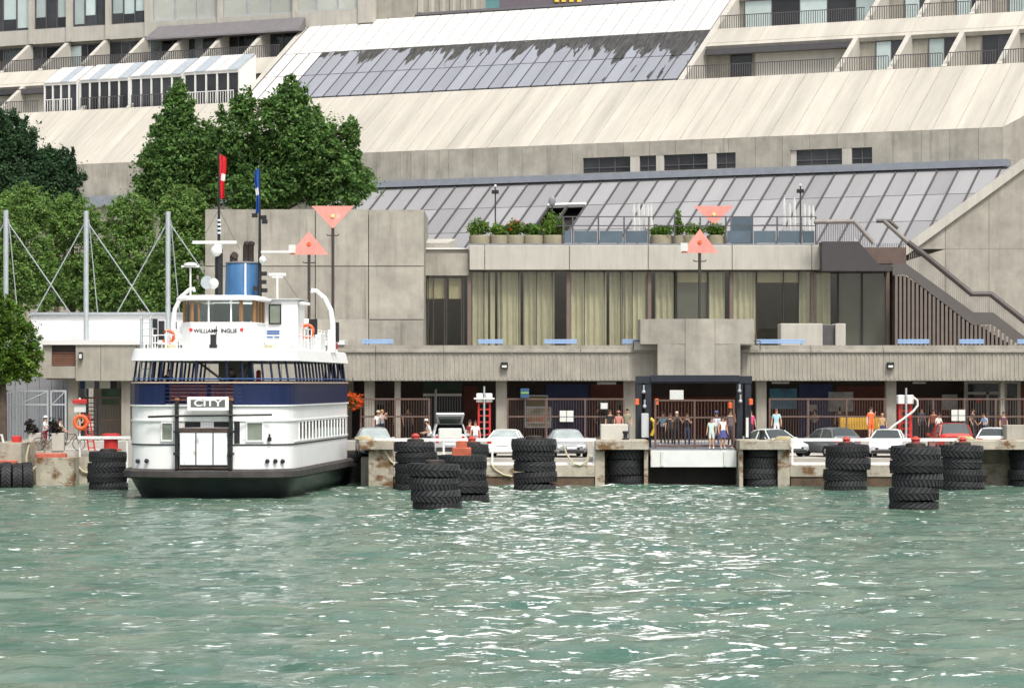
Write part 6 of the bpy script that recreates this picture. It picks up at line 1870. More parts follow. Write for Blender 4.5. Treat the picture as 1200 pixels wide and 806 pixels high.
# ================================================================== PEOPLE
def person(label, px, Y, z, facing=0.0, h=1.72, shirt=(.5, .5, .5), legs=(.05, .05, .07), skin=(.52, .30, .20), hair=(.04, .025, .015),
           shoes=(.6, .6, .6), pose='stand', shorts=False, sleeves=True, hat=None, skirt=None, long_hair=False, name='person', lean=0.0):
    r = random.Random(sum(ord(c) * (i + 1) for i, c in enumerate(label)))
    J = {}
    lw = .09
    st = {'stand': (.0, .0), 'walk': (.24, -.22), 'cycle': (.05, -.02)}.get(pose, (0.02, -.03))
    top = lean
    def sp_(zz): return -top * max(0, (zz - .95)) / .75        # lean forward
    J['pel'] = (0, 0, .96, .145, .105, 'legs'); J['spi'] = (0, sp_(1.15), 1.14, .135, .10, 'shirt'); J['che'] = (0, sp_(1.34), 1.34, .165, .115, 'shirt')
    J['nck'] = (0, sp_(1.49), 1.49, .055, .055, 'skin'); J['hd1'] = (0, sp_(1.58) - .02, 1.575, .07, .085, 'skin'); J['hd2'] = (0, sp_(1.68) - .015, 1.665, .073, .09, 'skin')
    E_ = [('pel', 'spi'), ('spi', 'che'), ('che', 'nck'), ('nck', 'hd1'), ('hd1', 'hd2')]
    arms = {'stand': ((.245, .02, 1.14), (.26, -.06, .90)), 'walk': ((.25, .06, 1.14), (.27, -.10, .93)),
            'camera': ((.26, -.14, 1.22), (.07, -.27, 1.48)), 'rail': ((.27, -.10, 1.16), (.20, -.33, 1.10)), 'cycle': ((.25, -.12, 1.18), (.22, -.36, 1.02)),
            'phone': ((.25, -.02, 1.16), (.16, -.16, 1.42))}.get(pose, ((.245, .02, 1.14), (.26, -.06, .9)))
    for s, sd in ((1, 'r'), (-1, 'l')):
        a = arms
        if pose == 'phone' and s < 0: a = ((.245, .02, 1.14), (.26, -.06, .90))
        J['sh' + sd] = (s * .175, sp_(1.41), 1.415, .062, .062, 'shirt')
        el = a[0]; wr_ = a[1]
        J['el' + sd] = (s * el[0], el[1] + sp_(el[2]), el[2], .043, .043, 'shirt' if sleeves == 'long' else 'skin')
        J['wr' + sd] = (s * wr_[0], wr_[1] + sp_(wr_[2]), wr_[2], .028, .028, 'skin')
        d = Vector(wr_) - Vector(el); d.normalize()
        hx = Vector((s * wr_[0], wr_[1] + sp_(wr_[2]), wr_[2])) + Vector((s * d.x * .5, d.y, d.z)) * .075
        J['pa' + sd] = (hx.x, hx.y, hx.z, .036, .026, 'skin')
        E_ += [('che', 'sh' + sd), ('sh' + sd, 'el' + sd), ('el' + sd, 'wr' + sd), ('wr' + sd, 'pa' + sd)]
        fy = st[0] if s > 0 else st[1]
        J['hp' + sd] = (s * lw, 0, .89, .092, .095, 'legs')
        J['kn' + sd] = (s * (lw + .01), fy * .55 - .015, .50, .062, .064, 'skin' if shorts else 'legs')
        J['an' + sd] = (s * (lw + .015), fy + .02, .09, .040, .042, 'skin' if shorts else 'legs')
        J['to' + sd] = (s * (lw + .03), fy - .13, .035, .040, .035, 'shoes')
        E_ += [('pel', 'hp' + sd), ('hp' + sd, 'kn' + sd), ('kn' + sd, 'an' + sd), ('an' + sd, 'to' + sd)]
    names = list(J); ix = {k: i for i, k in enumerate(names)}
    me = bpy.data.meshes.new('figure'); me.from_pydata([J[k][:3] for k in names], [(ix[a], ix[b]) for a, b in E_], [])
    ob = bpy.data.objects.new('figure', me); COL.objects.link(ob)
    md = ob.modifiers.new('skin', 'SKIN'); md.use_smooth_shade = True
    ss = ob.modifiers.new('sub', 'SUBSURF'); ss.levels = 1; ss.render_levels = 1
    sv = me.skin_vertices[0].data
    for i, k in enumerate(names): sv[i].radius = (J[k][3], J[k][4])
    for i in range(len(names)): sv[i].use_root = False
    sv[0].use_root = True
    dg = bpy.context.evaluated_depsgraph_get()
    bm_ = bpy.data.meshes.new_from_object(ob.evaluated_get(dg))
    bpy.data.objects.remove(ob); bpy.data.meshes.remove(me)
    V = [tuple(v.co) for v in bm_.vertices]; Fc = [tuple(p.vertices) for p in bm_.polygons]
    cen = [tuple(p.center) for p in bm_.polygons]
    bpy.data.meshes.remove(bm_)
    slot = {'skin': 0, 'shirt': 1, 'legs': 2, 'shoes': 3, 'hair': 4}
    segs = [(Vector(J[a][:3]), Vector(J[b][:3]), a, b) for a, b in E_]
    mi = []
    for c in cen:
        c = Vector(c); best = None
        for a, b, na, nb in segs:
            ab = b - a; t = max(0, min(1, (c - a).dot(ab) / ab.length_squared)); dd = (c - a - ab * t).length
            if best is None or dd < best[0]: best = (dd, na, nb, t)
        _, na, nb, t = best
        k = J[nb][5]
        if na.startswith('sh'): k = 'shirt' if (t < .55 or sleeves == 'long') and sleeves else 'skin'
        elif na.startswith('hp'): k = 'legs' if (t < .78 or not shorts) else 'skin'
        elif na == 'pel' and nb == 'spi': k = 'legs' if t < .25 else 'shirt'
        elif na == 'che' and nb == 'nck': k = 'shirt' if t < .62 else 'skin'
        elif na.startswith('an'): k = 'shoes'
        elif na.startswith('kn') and t > .93: k = 'shoes'
        if k == 'skin' and c.z > 1.5 and (c.z > 1.70 or (c.y > J['hd2'][1] + .03 and c.z > 1.53)): k = 'hair'
        mi.append(slot[k])
    mb = MB(); mb.v = V; mb.f = Fc; mb.mi = mi
    # five fingers on each hand
    mb.cm = 0
    for sd, s in (('r', 1), ('l', -1)):
        p = Vector(J['pa' + sd][:3]); w0 = Vector(J['wr' + sd][:3]); d = (p - w0).normalized()
        side = d.cross(Vector((s, 0, 0.01))); side = side.normalized() if side.length > .1 else Vector((0, 1, 0))
        nrm = d.cross(side)
        for k in range(4):
            a = p + side * (k - 1.5) * .017 + d * .01
            L = (.058, .07, .066, .05)[k]
            mb.tube([a, a + d * L * .55, a + d * L * .9 - nrm * .02 * s], [.0095, .009, .007], 5)
        a = p + side * -.03 - d * .015
        mb.tube([a, a - side * .022 + d * .022, a - side * .026 + d * .05], [.011, .010, .008], 5)
    # face: nose, eyes, mouth, ears
    hc = Vector(J['hd2'][:3])
    mb.cm = 0
    mb.tube([hc + Vector((0, -.086, .012)), hc + Vector((0, -.108, -.022)), hc + Vector((0, -.086, -.03))], [.008, .014, .01], 5)
    for s in (-1, 1): mb.ball(hc + Vector((s * .078, .012, -.012)), .022, 6, 4, (.5, .9, 1.3))
    mb.cm = 5
    for s in (-1, 1): mb.ball(hc + Vector((s * .032, -.083, .008)), .011, 6, 4, (1.2, .6, .7))
    mb.cm = 6
    mb.box(hc.x - .025, hc.x + .025, hc.y - .092, hc.y - .07, hc.z - .062, hc.z - .05)
    def pm(nm, c, rg=.8): return M('%s_%02d%02d%02d' % (nm, *[int(q * 99) for q in c]), c, rg, var=.08, sc=6)
    mats = [pm('skin', skin, .6), pm('cloth', shirt), pm('trousers', legs), pm('shoes', shoes), pm('hair', hair), pm('eyes', (.03, .02, .02)), pm('lips', (.40, .14, .11))]
    sc_ = h / 1.76
    t = mb.build(name, mats, smooth=True)
    t.location = (XP(px, Y), Y, z); t.rotation_euler = (0, 0, facing); t.scale = (sc_, sc_, sc_)
    tag(t, label, 'person')
    # hair as its own cap
    hb = MB(); n = 10; prof = []
    vs_ = []
    for j in range(6):
        ph = j / 5 * (math.pi * .56)
        for k in range(n):
            an = 2 * math.pi * k / n
            rr = math.sin(ph)
            drop = .0 if math.sin(an) < -.2 else .045 * math.sin(an)
            vs_.append((hc.x + .088 * rr * math.cos(an), hc.y + .008 + .102 * rr * math.sin(an), hc.z + .02 + .095 * math.cos(ph) - drop * (j / 5)))
    hb.add(vs_, [(j * n + k, (j + 1) * n + k, (j + 1) * n + (k + 1) % n, j * n + (k + 1) % n) for j in range(5) for k in range(n)])
    if long_hair: hb.tube([hc + Vector((0, .07, .03)), hc + Vector((0, .10, -.1)), hc + Vector((0, .10, -.24))], [.07, .075, .03], 8)
    hb.build('hair', mats[4], t, smooth=True)
    if hat:
        mb = MB(); mb.lathe([(.145, .045), (.145, .055), (.096, .062), (.09, .12), (.05, .15), (.01, .152)], 16, (hc.x, hc.y + .005, hc.z + .0)); mb.build('hat', pm('hat', hat), t, smooth=True)
    if skirt:
        mb = MB(); vs_ = []
        for (rr, zz) in ((.145, 1.02), (.20, .85), (.27, .62)):
            for k in range(16):
                an = 2 * math.pi * k / 16; q = rr * (1 + .07 * math.cos(an * 6) * (1.02 - zz) * 2)
                vs_.append((q * math.cos(an), q * .85 * math.sin(an), zz))
        mb.add(vs_, [(j * 16 + k, j * 16 + (k + 1) % 16, (j + 1) * 16 + (k + 1) % 16, (j + 1) * 16 + k) for j in range(2) for k in range(16)]); mb.build('skirt', pm('skirt', skirt), t, smooth=True)
    return t
WS = (.75, .75, .74); BK = (.02, .02, .022)
person('person in white shirt, red shorts and white helmet standing with a bicycle', 53, 152.6, 1.72, 1.3, 1.78, WS, (.55, .03, .03), hat=(.8, .8, .8), shorts=True, pose='cycle')
person('person in a pale top with a dark cap holding the second bicycle', 70.5, 153.4, 1.72, 1.4, 1.68, (.60, .52, .42), (.42, .37, .30), hat=(.06, .05, .06), shorts=True, pose='cycle')
person('person in grey top with raised hands behind the pale hatchback', 447.5, 158.2, PZ, 1.0, 1.7, (.35, .36, .40), BK, hair=(.45, .30, .14), pose='camera', long_hair=True)
person('person in white top behind the hatchback beside the one with raised hands', 443, 158.6, PZ, .2, 1.62, WS, (.1, .1, .15), hat=(.6, .55, .45))
person('dark dressed person standing behind the fence next to the screen', 467, 161.5, PZ, .3, 1.76, (.06, .045, .045), (.10, .08, .06))
person('person in pale sun hat leaning towards the raised tailgate', 505, 155.2, CZ + .03, -1.2, 1.85, (.72, .68, .64), (.05, .05, .06), hat=(.72, .66, .58), pose='rail', lean=.25)
person('person in white shirt with a red strap beside the raised tailgate', 557, 155.4, CZ + .03, .2, 1.80, WS, (.3, .3, .32), hair=(.05, .02, .02))
person('person in dark red top next to the open car boot', 550.5, 155.9, CZ + .03, .7, 1.82, (.20, .02, .03), BK)
person('black shirted person behind the beige grey cabinet', 715, 156.0, CZ + .03 if False else PZ, .1, 1.72, BK, BK, hair=(.06, .03, .02), name='person')
person('person with reddish hair behind the beige grey cabinet', 725, 157.6, PZ, -.2, 1.62, (.55, .22, .18), BK, hair=(.28, .09, .04), hat=(.45, .2, .16))
person('person in olive shirt behind the beige grey cabinet next to the column', 735, 157.8, PZ, -.3, 1.76, (.25, .26, .18), (.2, .2, .2))
person('person in black with hands at the face behind the ramp gate', 793, 150.6, 1.93, .1, 1.85, BK, BK, pose='camera', hair=(.6, .52, .44))
person('person in black with white shoes standing left of the ramp gate post', 785.5, 151.3, 1.95, 0, 1.74, (.03, .03, .035), BK, shoes=(.85, .85, .85))
person('person in dark jeans with arms raised behind the ramp gate', 805.5, 150.9, 1.94, -.3, 1.74, BK, (.03, .05, .10), pose='camera')
person('person in pale blue top reaching along the ramp gate', 777, 152.2, 1.97, -.6, 1.78, (.25, .42, .55), BK, pose='rail')
person('child in pale green shirt standing on the boarding ramp', 834, 148.9, 1.87, -.3, 1.62, (.55, .72, .62), (.62, .70, .66), shorts=True, hair=(.10, .05, .04), long_hair=True)
person('person in white top and blue skirt on the boarding ramp', 847, 148.8, 1.87, .4, 1.68, (.76, .72, .72), (.05, .06, .20), shorts=True, skirt=(.06, .07, .22), long_hair=True, sleeves=False)
person('person in blue cap and white shirt behind the two children on the ramp', 839.5, 150.6, 1.93, .1, 1.84, (.62, .64, .70), (.12, .14, .22), hat=(.08, .12, .30))
person('person in a black and white patterned top near the gantry post', 856, 150.4, 1.93, .3, 1.95, (.14, .12, .14), (.05, .04, .06), pose='phone')
person('person in bright pink top beside the gantry post and concrete column', 880, 158.0, PZ, .2, 1.66, (.62, .06, .16), (.12, .02, .05))
person('person in white and turquoise top behind the pale green car', 910, 157.9, PZ, -.2, 1.76, (.35, .60, .66), (.7, .7, .7), hair=(.12, .05, .04))
person('person in grey shirt with back turned before the landscape poster', 984, 163.0, PZ, 3.0, 1.8, (.10, .11, .13), BK)
person('person in orange top and orange shorts with white socks', 1020.5, 158.3, PZ, .5, 1.84, (.78, .13, .04), (.75, .12, .04), shorts=True, shoes=(.8, .8, .8), pose='phone', skin=(.62, .40, .30))
person('blonde person in tan top beside the person in orange', 1034, 158.5, PZ, 0, 1.5, (.45, .30, .16), (.05, .06, .15), hair=(.55, .40, .16), long_hair=True)
person('person in dark red behind the fence near the red car', 1094, 158.0, PZ, -.3, 1.72, (.18, .06, .04), BK, skin=(.40, .22, .15))
person('person in white top crouched towards the red car door', 1098.5, 157.6, PZ, .5, 1.5, (.7, .66, .62), (.2, .05, .05), pose='rail', lean=.2)
person('person in pale blue shirt before the kiosk with a turquoise bag', 1155, 158.0, PZ, -.8, 1.52, (.30, .42, .62), (.05, .05, .08), pose='rail', lean=.2)
person('person in dark purple sitting low near the kiosk frame', 1176, 158.6, PZ, .3, 1.58, (.10, .05, .07), BK)
for i_, (px_, Y_, c_, lb_) in enumerate(((478, 164, (.10, .08, .07), 'person in brown waiting beside the shutter screen'), (626, 165, (.25, .05, .04), 'person in dark red waiting behind the crowd poster'),
        (700, 165, (.05, .06, .12), 'person in navy waiting under the small white notice'), (955, 164, (.34, .33, .30), 'person in pale grey waiting below the small navy wall notice'), (1080, 162, (.10, .14, .2), 'person in slate blue waiting behind the hose tower fence'),
        (1125, 162, (.3, .24, .2), 'person in tan waiting behind the paired kiosk notice'), (1140, 161, (.06, .05, .05), 'person in black waiting by the kiosk frame'))):
    person(lb_, px_, Y_, PZ if Y_ > 157 else 1.98, rng.uniform(-1.2, 1.2), rng.uniform(1.62, 1.82), c_, (.04, .045, .06), pose=('stand', 'phone', 'walk', 'rail')[i_ % 4], long_hair=bool(i_ % 3 == 0))
def ferry_pt(x, y):
    c, s = math.cos(FYAW), math.sin(FYAW); return FX + x * c - y * s, FYY + x * s + y * c
fx, fy_ = ferry_pt(-2.05, 1.9)
person('dark dressed person leaning on the upper deck rail of the ferry', fx / fy_ * F + CX, fy_, 4.32, .2, 1.55, BK, BK, pose='rail', lean=.25)
fx, fy_ = ferry_pt(.9, 2.3)
person('second dark dressed person on the upper deck beside the black brace', fx / fy_ * F + CX, fy_, 4.32, -.4, 1.6, (.03, .03, .04), BK, pose='rail', lean=.2)

# ================================================================== LEFT QUAY: bicycles, planter boxes, life ring, gates
def bicycle(px, Y, z, rz, label):
    t = thing('bicycle', label, 'bicycle', (XP(px, Y), Y, z), rz)
    for x in (-.52, .52):
        mb = MB(); mb.tube([(x + .33 * math.cos(a), 0, .34 + .33 * math.sin(a)) for a in np.linspace(0, 6.283, 25)], .02, 5, cap=False); wh = mb.build('wheel', TYREB, t)
        mb = MB()
        for k in range(8):
            a = k * math.pi / 4; mb.tube([(x, 0, .34), (x + .32 * math.cos(a), 0, .34 + .32 * math.sin(a))], .006, 4)
        mb.build('spokes', STEEL, wh)
    mb = MB(); A, B, C, D, E2 = (-.52, 0, .34), (-.1, 0, .30), (-.22, 0, .82), (.35, 0, .85), (.52, 0, .34)
    for p, q in ((A, B), (A, C), (B, C), (C, D), (B, D), (D, E2)): mb.tube([p, q], .022, 6)
    mb.build('frame', FRAME, t)
    mb = MB(); mb.ball((-.26, 0, .90), .12, 8, 5, (1.1, .5, .35)); mb.build('saddle', BLACK, t)
    mb = MB(); mb.tube([(.35, 0, .85), (.32, 0, 1.0)], .02, 5); mb.tube([(.36, -.26, 1.02), (.30, 0, 1.0), (.36, .26, 1.02)], .018, 5); mb.build('handlebar', STEEL, t)
    mb = MB(); mb.tube([(-.1, -.08, .30), (-.02, -.08, .18)], .015, 5); mb.tube([(-.1, .08, .30), (-.18, .08, .42)], .015, 5); mb.build('crank', STEEL, t)
bicycle(57, 152.2, 1.72, .05, 'dark bicycle of the person in the white helmet, behind a pale planter box')
bicycle(81, 153.0, 1.72, -.08, 'dark bicycle leaning next to the life ring post')
DKL = [leafmat('dark_planter_leaf', (.035, .025, .035)), leafmat('planter_leaf_mix', (.07, .09, .03)), leafmat('planter_purple', (.05, .02, .04))]
for px, lab in ((41.5, 'pale concrete planter box with dark leafy plants behind the old quay'), (68.5, 'pale concrete planter box with dark purple plants before the bicycles')):
    Y = 151.9 if px > 50 else 152.3
    Y += .3
    t = thing('planter_box', lab, 'planter', (XP(px, Y), Y, 1.72))
    w_ = 7.2 / F * Y
    mb = MB(); mb.bbox(-w_, w_, -w_ * .8, w_ * .8, 0, .92, .03); mb.build('tub', CONC_L, t)
    lc = leaf_cloud([(-.15, 0, 1.1, .38, .35, .35), (-.3, 0, 1.4, .22, .22, .3)], 260, .15, int(px), 3, up=.6, shell=.3); lc.build('foliage', DKL, t)
t = thing('life_ring_post', 'white post with notice and orange life ring on the left quay', 'life ring', (XP(91.5, 151), 151.6, 1.42))
hh = ZP(466, 151) - 1.42
mb = MB(); mb.tube([(0, 0, 0), (0, 0, hh)], .05, 8); mb.build('post', RAILW, t)
mb = MB(); n = 20; mb.tube([(.08 + .32 * math.cos(a), -.13, hh - 1.28 + .32 * math.sin(a)) for a in np.linspace(0, 6.283, n)], .10, 8, cap=False); lr = mb.build('life_ring', ORANGE, t, smooth=True)
mb = MB(); mb.tube([(.08 + .12 * math.cos(a), -.15, hh - 1.15 + .16 * math.sin(a)) for a in np.linspace(0, 6.283, 12)], .035, 6, cap=False); mb.build('throw_line', ROPE, lr)
mb = MB(); mb.box(-.28, .32, -.09, -.055, hh - .75, hh - .32); mb.build('notice', PALE, t)
mb = MB(); mb.bbox(-.35, .38, -.2, .1, hh - .30, hh - .08, .04); mb.build('red_hood', RED, t)
t = thing('red_ladder', 'leaning red steel ladder beside the life ring post', 'ladder', (XP(103, 152), 152.3, 1.72))
mb = MB()
for s in (-.16, .16): mb.tube([(s - .15, 0, 1.95), (s + .2, -.2, 0)], .045, 6)
mb.build('rail', RED, t)
for k in range(6):
    mb = MB(); f_ = k / 6 + .08; mb.tube([(-.16 - .15 + .35 * (1 - f_) * 1.0, -.2 * (1 - f_), 1.95 * f_), (.16 - .15 + .35 * (1 - f_), -.2 * (1 - f_), 1.95 * f_)], .03, 5); mb.build('rung', RED, t)
# red timber pads on the quay edge
for a, b, Y, z, lab in ((42, 78, 149.8, 1.42, 'long faded red timber pad on the low quay corner'), (-6, 20, 146.2, 1.15, 'faded red timber pad above the row of upright tyres')):
    mb = MB(); mb.bbox(XP(a, Y), XP(b, Y), Y - .25, Y + .25, z, z + .22, .04); o = mb.build('timber_pad', M('faded_red_timber', (.45, .12, .08), .8, var=.3, sc=2, world_co=True)); tag(o, lab, 'timber')
mb = MB(); mb.box(XP(-8, 146), XP(24, 146), 145.9, 147.0, .75, 1.147); o = struct(mb, 'quay', M('rusty_ledge', (.28, .17, .10), .9, var=.3, world_co=True))
mb = MB(); mb.tube([(XP(-3, 148), 148, 2.22), (XP(-2, 148), 148, 2.6), (XP(2, 148), 148, 2.62), (XP(4, 148), 148, 2.22)], .06, 8); tag(mb.build('mooring_ring', PALE, smooth=True), 'white bent pipe hoop on the old concrete quay corner', 'hoop')
mb = MB(); mb.bbox(XP(15, 149), XP(25, 149), 148.6, 149.2, 2.22, 2.55, .05); tag(mb.build('red_chest', RED), 'small red chest on the old concrete quay corner', 'chest')
# grey gates
GATE = M('gate_grey', (.20, .23, .26), .5, var=.08, sc=2)
gt = thing('security_gate', 'tall grey framed security gates with diagonal braces left of the terminal', 'gate', (XP(38, 160), 160, PZ), world_mode=True)
q = lambda px: XP(px, 160)
for a, b in ((-60, -28), (-26, 18), (20, 57), (59, 78)):
    fr = MB(); z0, z1 = PZ + .05, ZP(457, 160)
    for c in (a, b - 2): fr.box(q(c), q(c + 2), 159.95, 160.05, z0, z1)
    fr.box(q(a + 2), q(b - 2), 159.95, 160.05, z1 - .1, z1); fr.box(q(a + 2), q(b - 2), 159.95, 160.05, z0, z0 + .1); fr.box(q(a + 2), q(b - 2), 159.95, 160.05, ZP(475, 160), ZP(474, 160) + .05)
    fr.tube([(q(a + 2), 159.97, ZP(474, 160)), (q(b - 2), 159.97, z1 - .1)], .035, 5)
    lf = fr.build('gate_leaf', STEEL, gt)
    br_ = MB(); x = q(a + 2) + .1
    while x < q(b - 2): br_.box(x, x + .035, 159.98, 160.02, z0 + .1, z1 - .1); x += .15
    br_.build('bars', GATE, lf)
gh = thing('gatehouse', 'plain grey metal clad gatehouse wall behind the security gates', 'building', (XP(20, 170), 170, PZ), world_mode=True)
for k in range(14):
    x0 = XP(-110 + k * 14.2, 168); x1 = XP(-110 + (k + 1) * 14.2, 168)
    mb = MB(); mb.box(x0 + .01, x1 - .01, 168, 168.3, PZ, ZP(441, 168)); mb.build('cladding_panel', M('grey_cladding', (.22, .225, .235), .6, var=.06, rnd=.06), gh)
mb = MB(); mb.box(XP(-110, 168), XP(88, 168), 168.31, 172, PZ, ZP(442, 168)); mb.build('core', GREYM, gh)
# terminal's low left wing
lw_ = thing('terminal_wing', 'low concrete wing of the terminal with a brown louvre between gates and ferry', 'building', (XP(120, TY), 163, PZ), world_mode=True)
zu, zv = ZP(446, TY), ZP(404, TY)
for a, b in ((88.5, 118), (118, 160), (160, 245), (245, 330), (330, 405)):
    mb = MB(); mb.box(T(a) + .012, T(b) - .012, TY, TY + .5, zu, zv); mb.build('beam_panel', CONC_R, lw_)
mb = MB(); mb.box(T(49.5), T(88.5) - .012, TY + .1, TY + .6, ZP(443, TY), ZP(429, TY)); mb.build('beam_panel', CONC_R, lw_)
mb = MB(); mb.box(T(49.5), T(60), TY + .12, TY + .6, ZP(428.8, TY), zv); mb.build('beam_panel', CONC_R, lw_)
LV = M('brown_louvre', (.18, .085, .055), .6, var=.12)
for k in range(6):
    z = ZP(426 - k * 2.7, TY); mb = MB(); mb.box(T(60.2), T(88), TY + .25, TY + .35, z - .10, z + .0); mb.build('louvre_slat', LV, lw_)
mb = MB(); mb.box(T(60), T(88.4), TY + .36, TY + .5, ZP(428.8, TY), zv); mb.build('louvre_back', DBROWN, lw_)
mb = MB(); mb.box(T(49), T(404), TY - .1, TY + 10, zv + .003, zv + .25); mb.build('roof_edge', WHITEP, lw_)
mb = MB(); mb.box(T(52), T(404), TY + .6, TY + 10, zu + .05, zu + .3); mb.build('soffit', CONC, lw_)
for px, wd in ((83, 12), (145, 10), (250, 12), (390, 14)):
    mb = MB(); mb.box(T(px - wd / 2), T(px + wd / 2), TY + .8, TY + 1.6, PZ, zu + .04); mb.build('column', CONC, lw_)
mb = MB(); mb.box(T(88), T(404), TY + 7, TY + 7.3, PZ, zu + .04); mb.build('back_wall', M('wing_wall', (.36, .33, .27), .9, var=.1, world_co=True), lw_)
mb = MB(); mb.box(XP(118, 166), XP(140, 166), 166.3, 166.5, ZP(474, 166), ZP(455, 166)); mb.build('window', M('green_glass', (.07, .14, .08), .15, var=.3), lw_)
mb = MB(); mb.bbox(T(93) , T(97.5), TY - .3, TY - .02, ZP(421, TY), ZP(412.5, TY), .03); la = mb.build('wall_lamp', BLACK, lw_)
mb = MB(); mb.box(T(93.6), T(96.8), TY - .33, TY - .305, ZP(420, TY), ZP(415, TY)); mb.build('lens', PALE, la)
board('row of white and blue pennant shaped panels under the low concrete wing', 88, 445.5, 137, 455, TY + 1.75, PALE, 'banner', deco=((.12, .24, 0, 1, M('banner_blue', (.05, .10, .22), .6)), (.46, .58, 0, 1, M('banner_grey', (.10, .10, .14), .6)), (.84, 1.0, 0, 1, M('banner_black', (.03, .03, .04), .6))))
fence('dark bar fence and turnstile under the low concrete wing', 100, 141, 161.5, 466, 492, PZ, .16)
mb = MB()
t = thing('turnstile', 'tall dark turnstile cage with stacked bars left of the ferry', 'turnstile', (XP(106, 160.6), 160.6, PZ))
for k in range(9):
    mb = MB(); mb.tube([(-.45, 0, .3 + k * .22), (.35, 0, .3 + k * .22)], .03, 5); mb.build('arm', BLACK, t)
for x in (-.5, .4):
    mb = MB(); mb.tube([(x, 0, 0), (x, 0, 2.3)], .06, 6); mb.build('post', BLACK, t)
# white tent roof and masts with stays
CAN = M('tent_white', (.82, .82, .82), .7, var=.03, sc=.4, world_co=True)
tn = thing('white_canopy', 'flat white canopy hall roof in front of the locust trees', 'canopy', (XP(100, 172), 174, PZ), world_mode=True)
mb = MB(); mb.box(XP(36, 171), XP(240, 171), 171, 180, ZP(403, 171) - .5, ZP(369, 171)); mb.build('roof', CAN, tn)
mb = MB(); mb.box(XP(34, 171), XP(242, 171), 170.8, 180.2, ZP(369, 171) + .003, ZP(368, 171) + .1); mb.build('roof_trim', STEEL, tn)
for px in (50, 120, 190):
    mb = MB(); mb.box(XP(px, 171), XP(px + 5, 171), 171.5, 172, PZ, ZP(403, 171) - .503); mb.build('column', STEEL, tn)
MY = 168.5
for i, px in enumerate((7, 101, 197)):
    t = thing('stay_mast', ['pale steel mast with cable stays rising behind the near maple', 'pale steel mast with crossed cable stays over the white canopy', 'pale steel mast with cable stays just behind the ferry wheelhouse'][i], 'mast', (XP(px, MY), MY, PZ), group='stay masts of the canopy', world_mode=True)
    x = XP(px, MY); zt_ = ZP(246.5 + i * .8, MY)
    mb = MB(); mb.tube([(x, MY, PZ), (x, MY, zt_)], [.15, .15], 10); mb.build('shaft', STEEL, t, smooth=True)
    mb = MB()
    for dx in (-62, 76 if i else 76):
        e = Vector((XP(px + dx, MY), MY + .3, ZP(369, MY)))
        mb.tube([(x, MY, zt_ - .55), e], .035, 4)
    mb.tube([(x + .15, MY, zt_ - .5), (XP(px + 13, MY), MY + .2, ZP(369, MY))], .03, 4)
    mb.build('cable', STEEL, t)

# ================================================================== TREES
BARK = M('bark', (.085, .065, .05), .95, var=.3, sc=3, bump=.6)
MAPLE = [leafmat('maple_leaf', (.105, .210, .054)), leafmat('maple_leaf_light', (.200, .325, .088)), leafmat('maple_leaf_dark', (.055, .125, .038))]
BLUEG = [leafmat('dark_leaf', (.055, .115, .052)), leafmat('dark_leaf_2', (.075, .145, .062)), leafmat('dark_leaf_3', (.022, .052, .026))]
LOCUST = [leafmat('locust_leaf', (.180, .310, .075)), leafmat('locust_leaf_light', (.270, .385, .115)), leafmat('locust_leaf_dark', (.105, .210, .058))]
LIME = [leafmat('lime_leaf', (.110, .220, .028)), leafmat('lime_leaf_light', (.190, .290, .045)), leafmat('lime_leaf_dark', (.05, .12, .02))]
def tree(name, label, px, Y, blobs, n, size, mats, seed, group=None, up=.3, split=7, depth=.8, ground=PZ):
    """blobs in picture units (x, y, rx, ry) about the trunk, given real size at distance Y"""
    r = random.Random(seed)
    x0 = XP(px, Y); k = Y / F
    t = thing(name, label, 'tree', (x0, Y, ground), group=group)
    big = []
    for bx, by, rx, ry in blobs:
        big.append((XP(bx, Y) - x0, r.uniform(-.35, .35) * rx * k, ZP(by, Y) - ground, rx * k, rx * k * depth, ry * k))
    lumps = []
    for (cx, cy, cz, rx, ry, rz) in big:
        for _ in range(split * 17):
            a = r.uniform(0, 2 * math.pi); e = math.asin(r.uniform(-.95, 1)); q_ = r.uniform(.3, 1.0) ** .6
            f_ = r.uniform(.07, .16)
            lumps.append((cx + rx * q_ * math.cos(a) * math.cos(e), cy + ry * q_ * math.sin(a) * math.cos(e), cz + rz * q_ * math.sin(e) * r.uniform(.85, 1.12),
                          rx * f_ * 1.15, ry * f_ * 1.15, rz * f_ * r.uniform(.55, 1.3)))
    lc = leaf_cloud(lumps, int(n * 3.6), size * .55, seed, 3, up=up + .35, shell=.1)
    l2 = leaf_cloud([(a, b, c, d * .97, e, f * .97) for a, b, c, d, e, f in big], int(n * .8), size * .55, seed + 500, 3, up=up + .2, shell=.35)
    lc.v += l2.v; lc.f = np.arange(len(lc.v)).reshape(-1, 4).tolist(); lc.mi += l2.mi
    lc.build('crown', mats, t)
    mb = MB()
    top = max(c[2] + c[5] * .5 for c in big)
    mb.tube([(0, 0, -.05), (.05, 0, top * .35), (-.05, .05, top * .7), (0, 0, top * .95)], [.30, .22, .13, .04], 9)
    for (cx, cy, cz, rx, ry, rz) in big:
        z0 = max(.25 * top, cz - rz * .9)
        mb.tube([(0, 0, z0), (cx * .5, cy * .5, (z0 + cz) * .5), (cx, cy, cz)], [.11, .08, .04], 6)
        for _ in range(4):
            a = r.uniform(0, 6.28)
            mb.tube([(cx * .5, cy * .5, (z0 + cz) * .5), (cx + rx * .6 * math.cos(a), cy + ry * .6 * math.sin(a), cz + rz * r.uniform(-.3, .6))], [.06, .02], 5)
    mb.build('trunk', BARK, t, smooth=True)
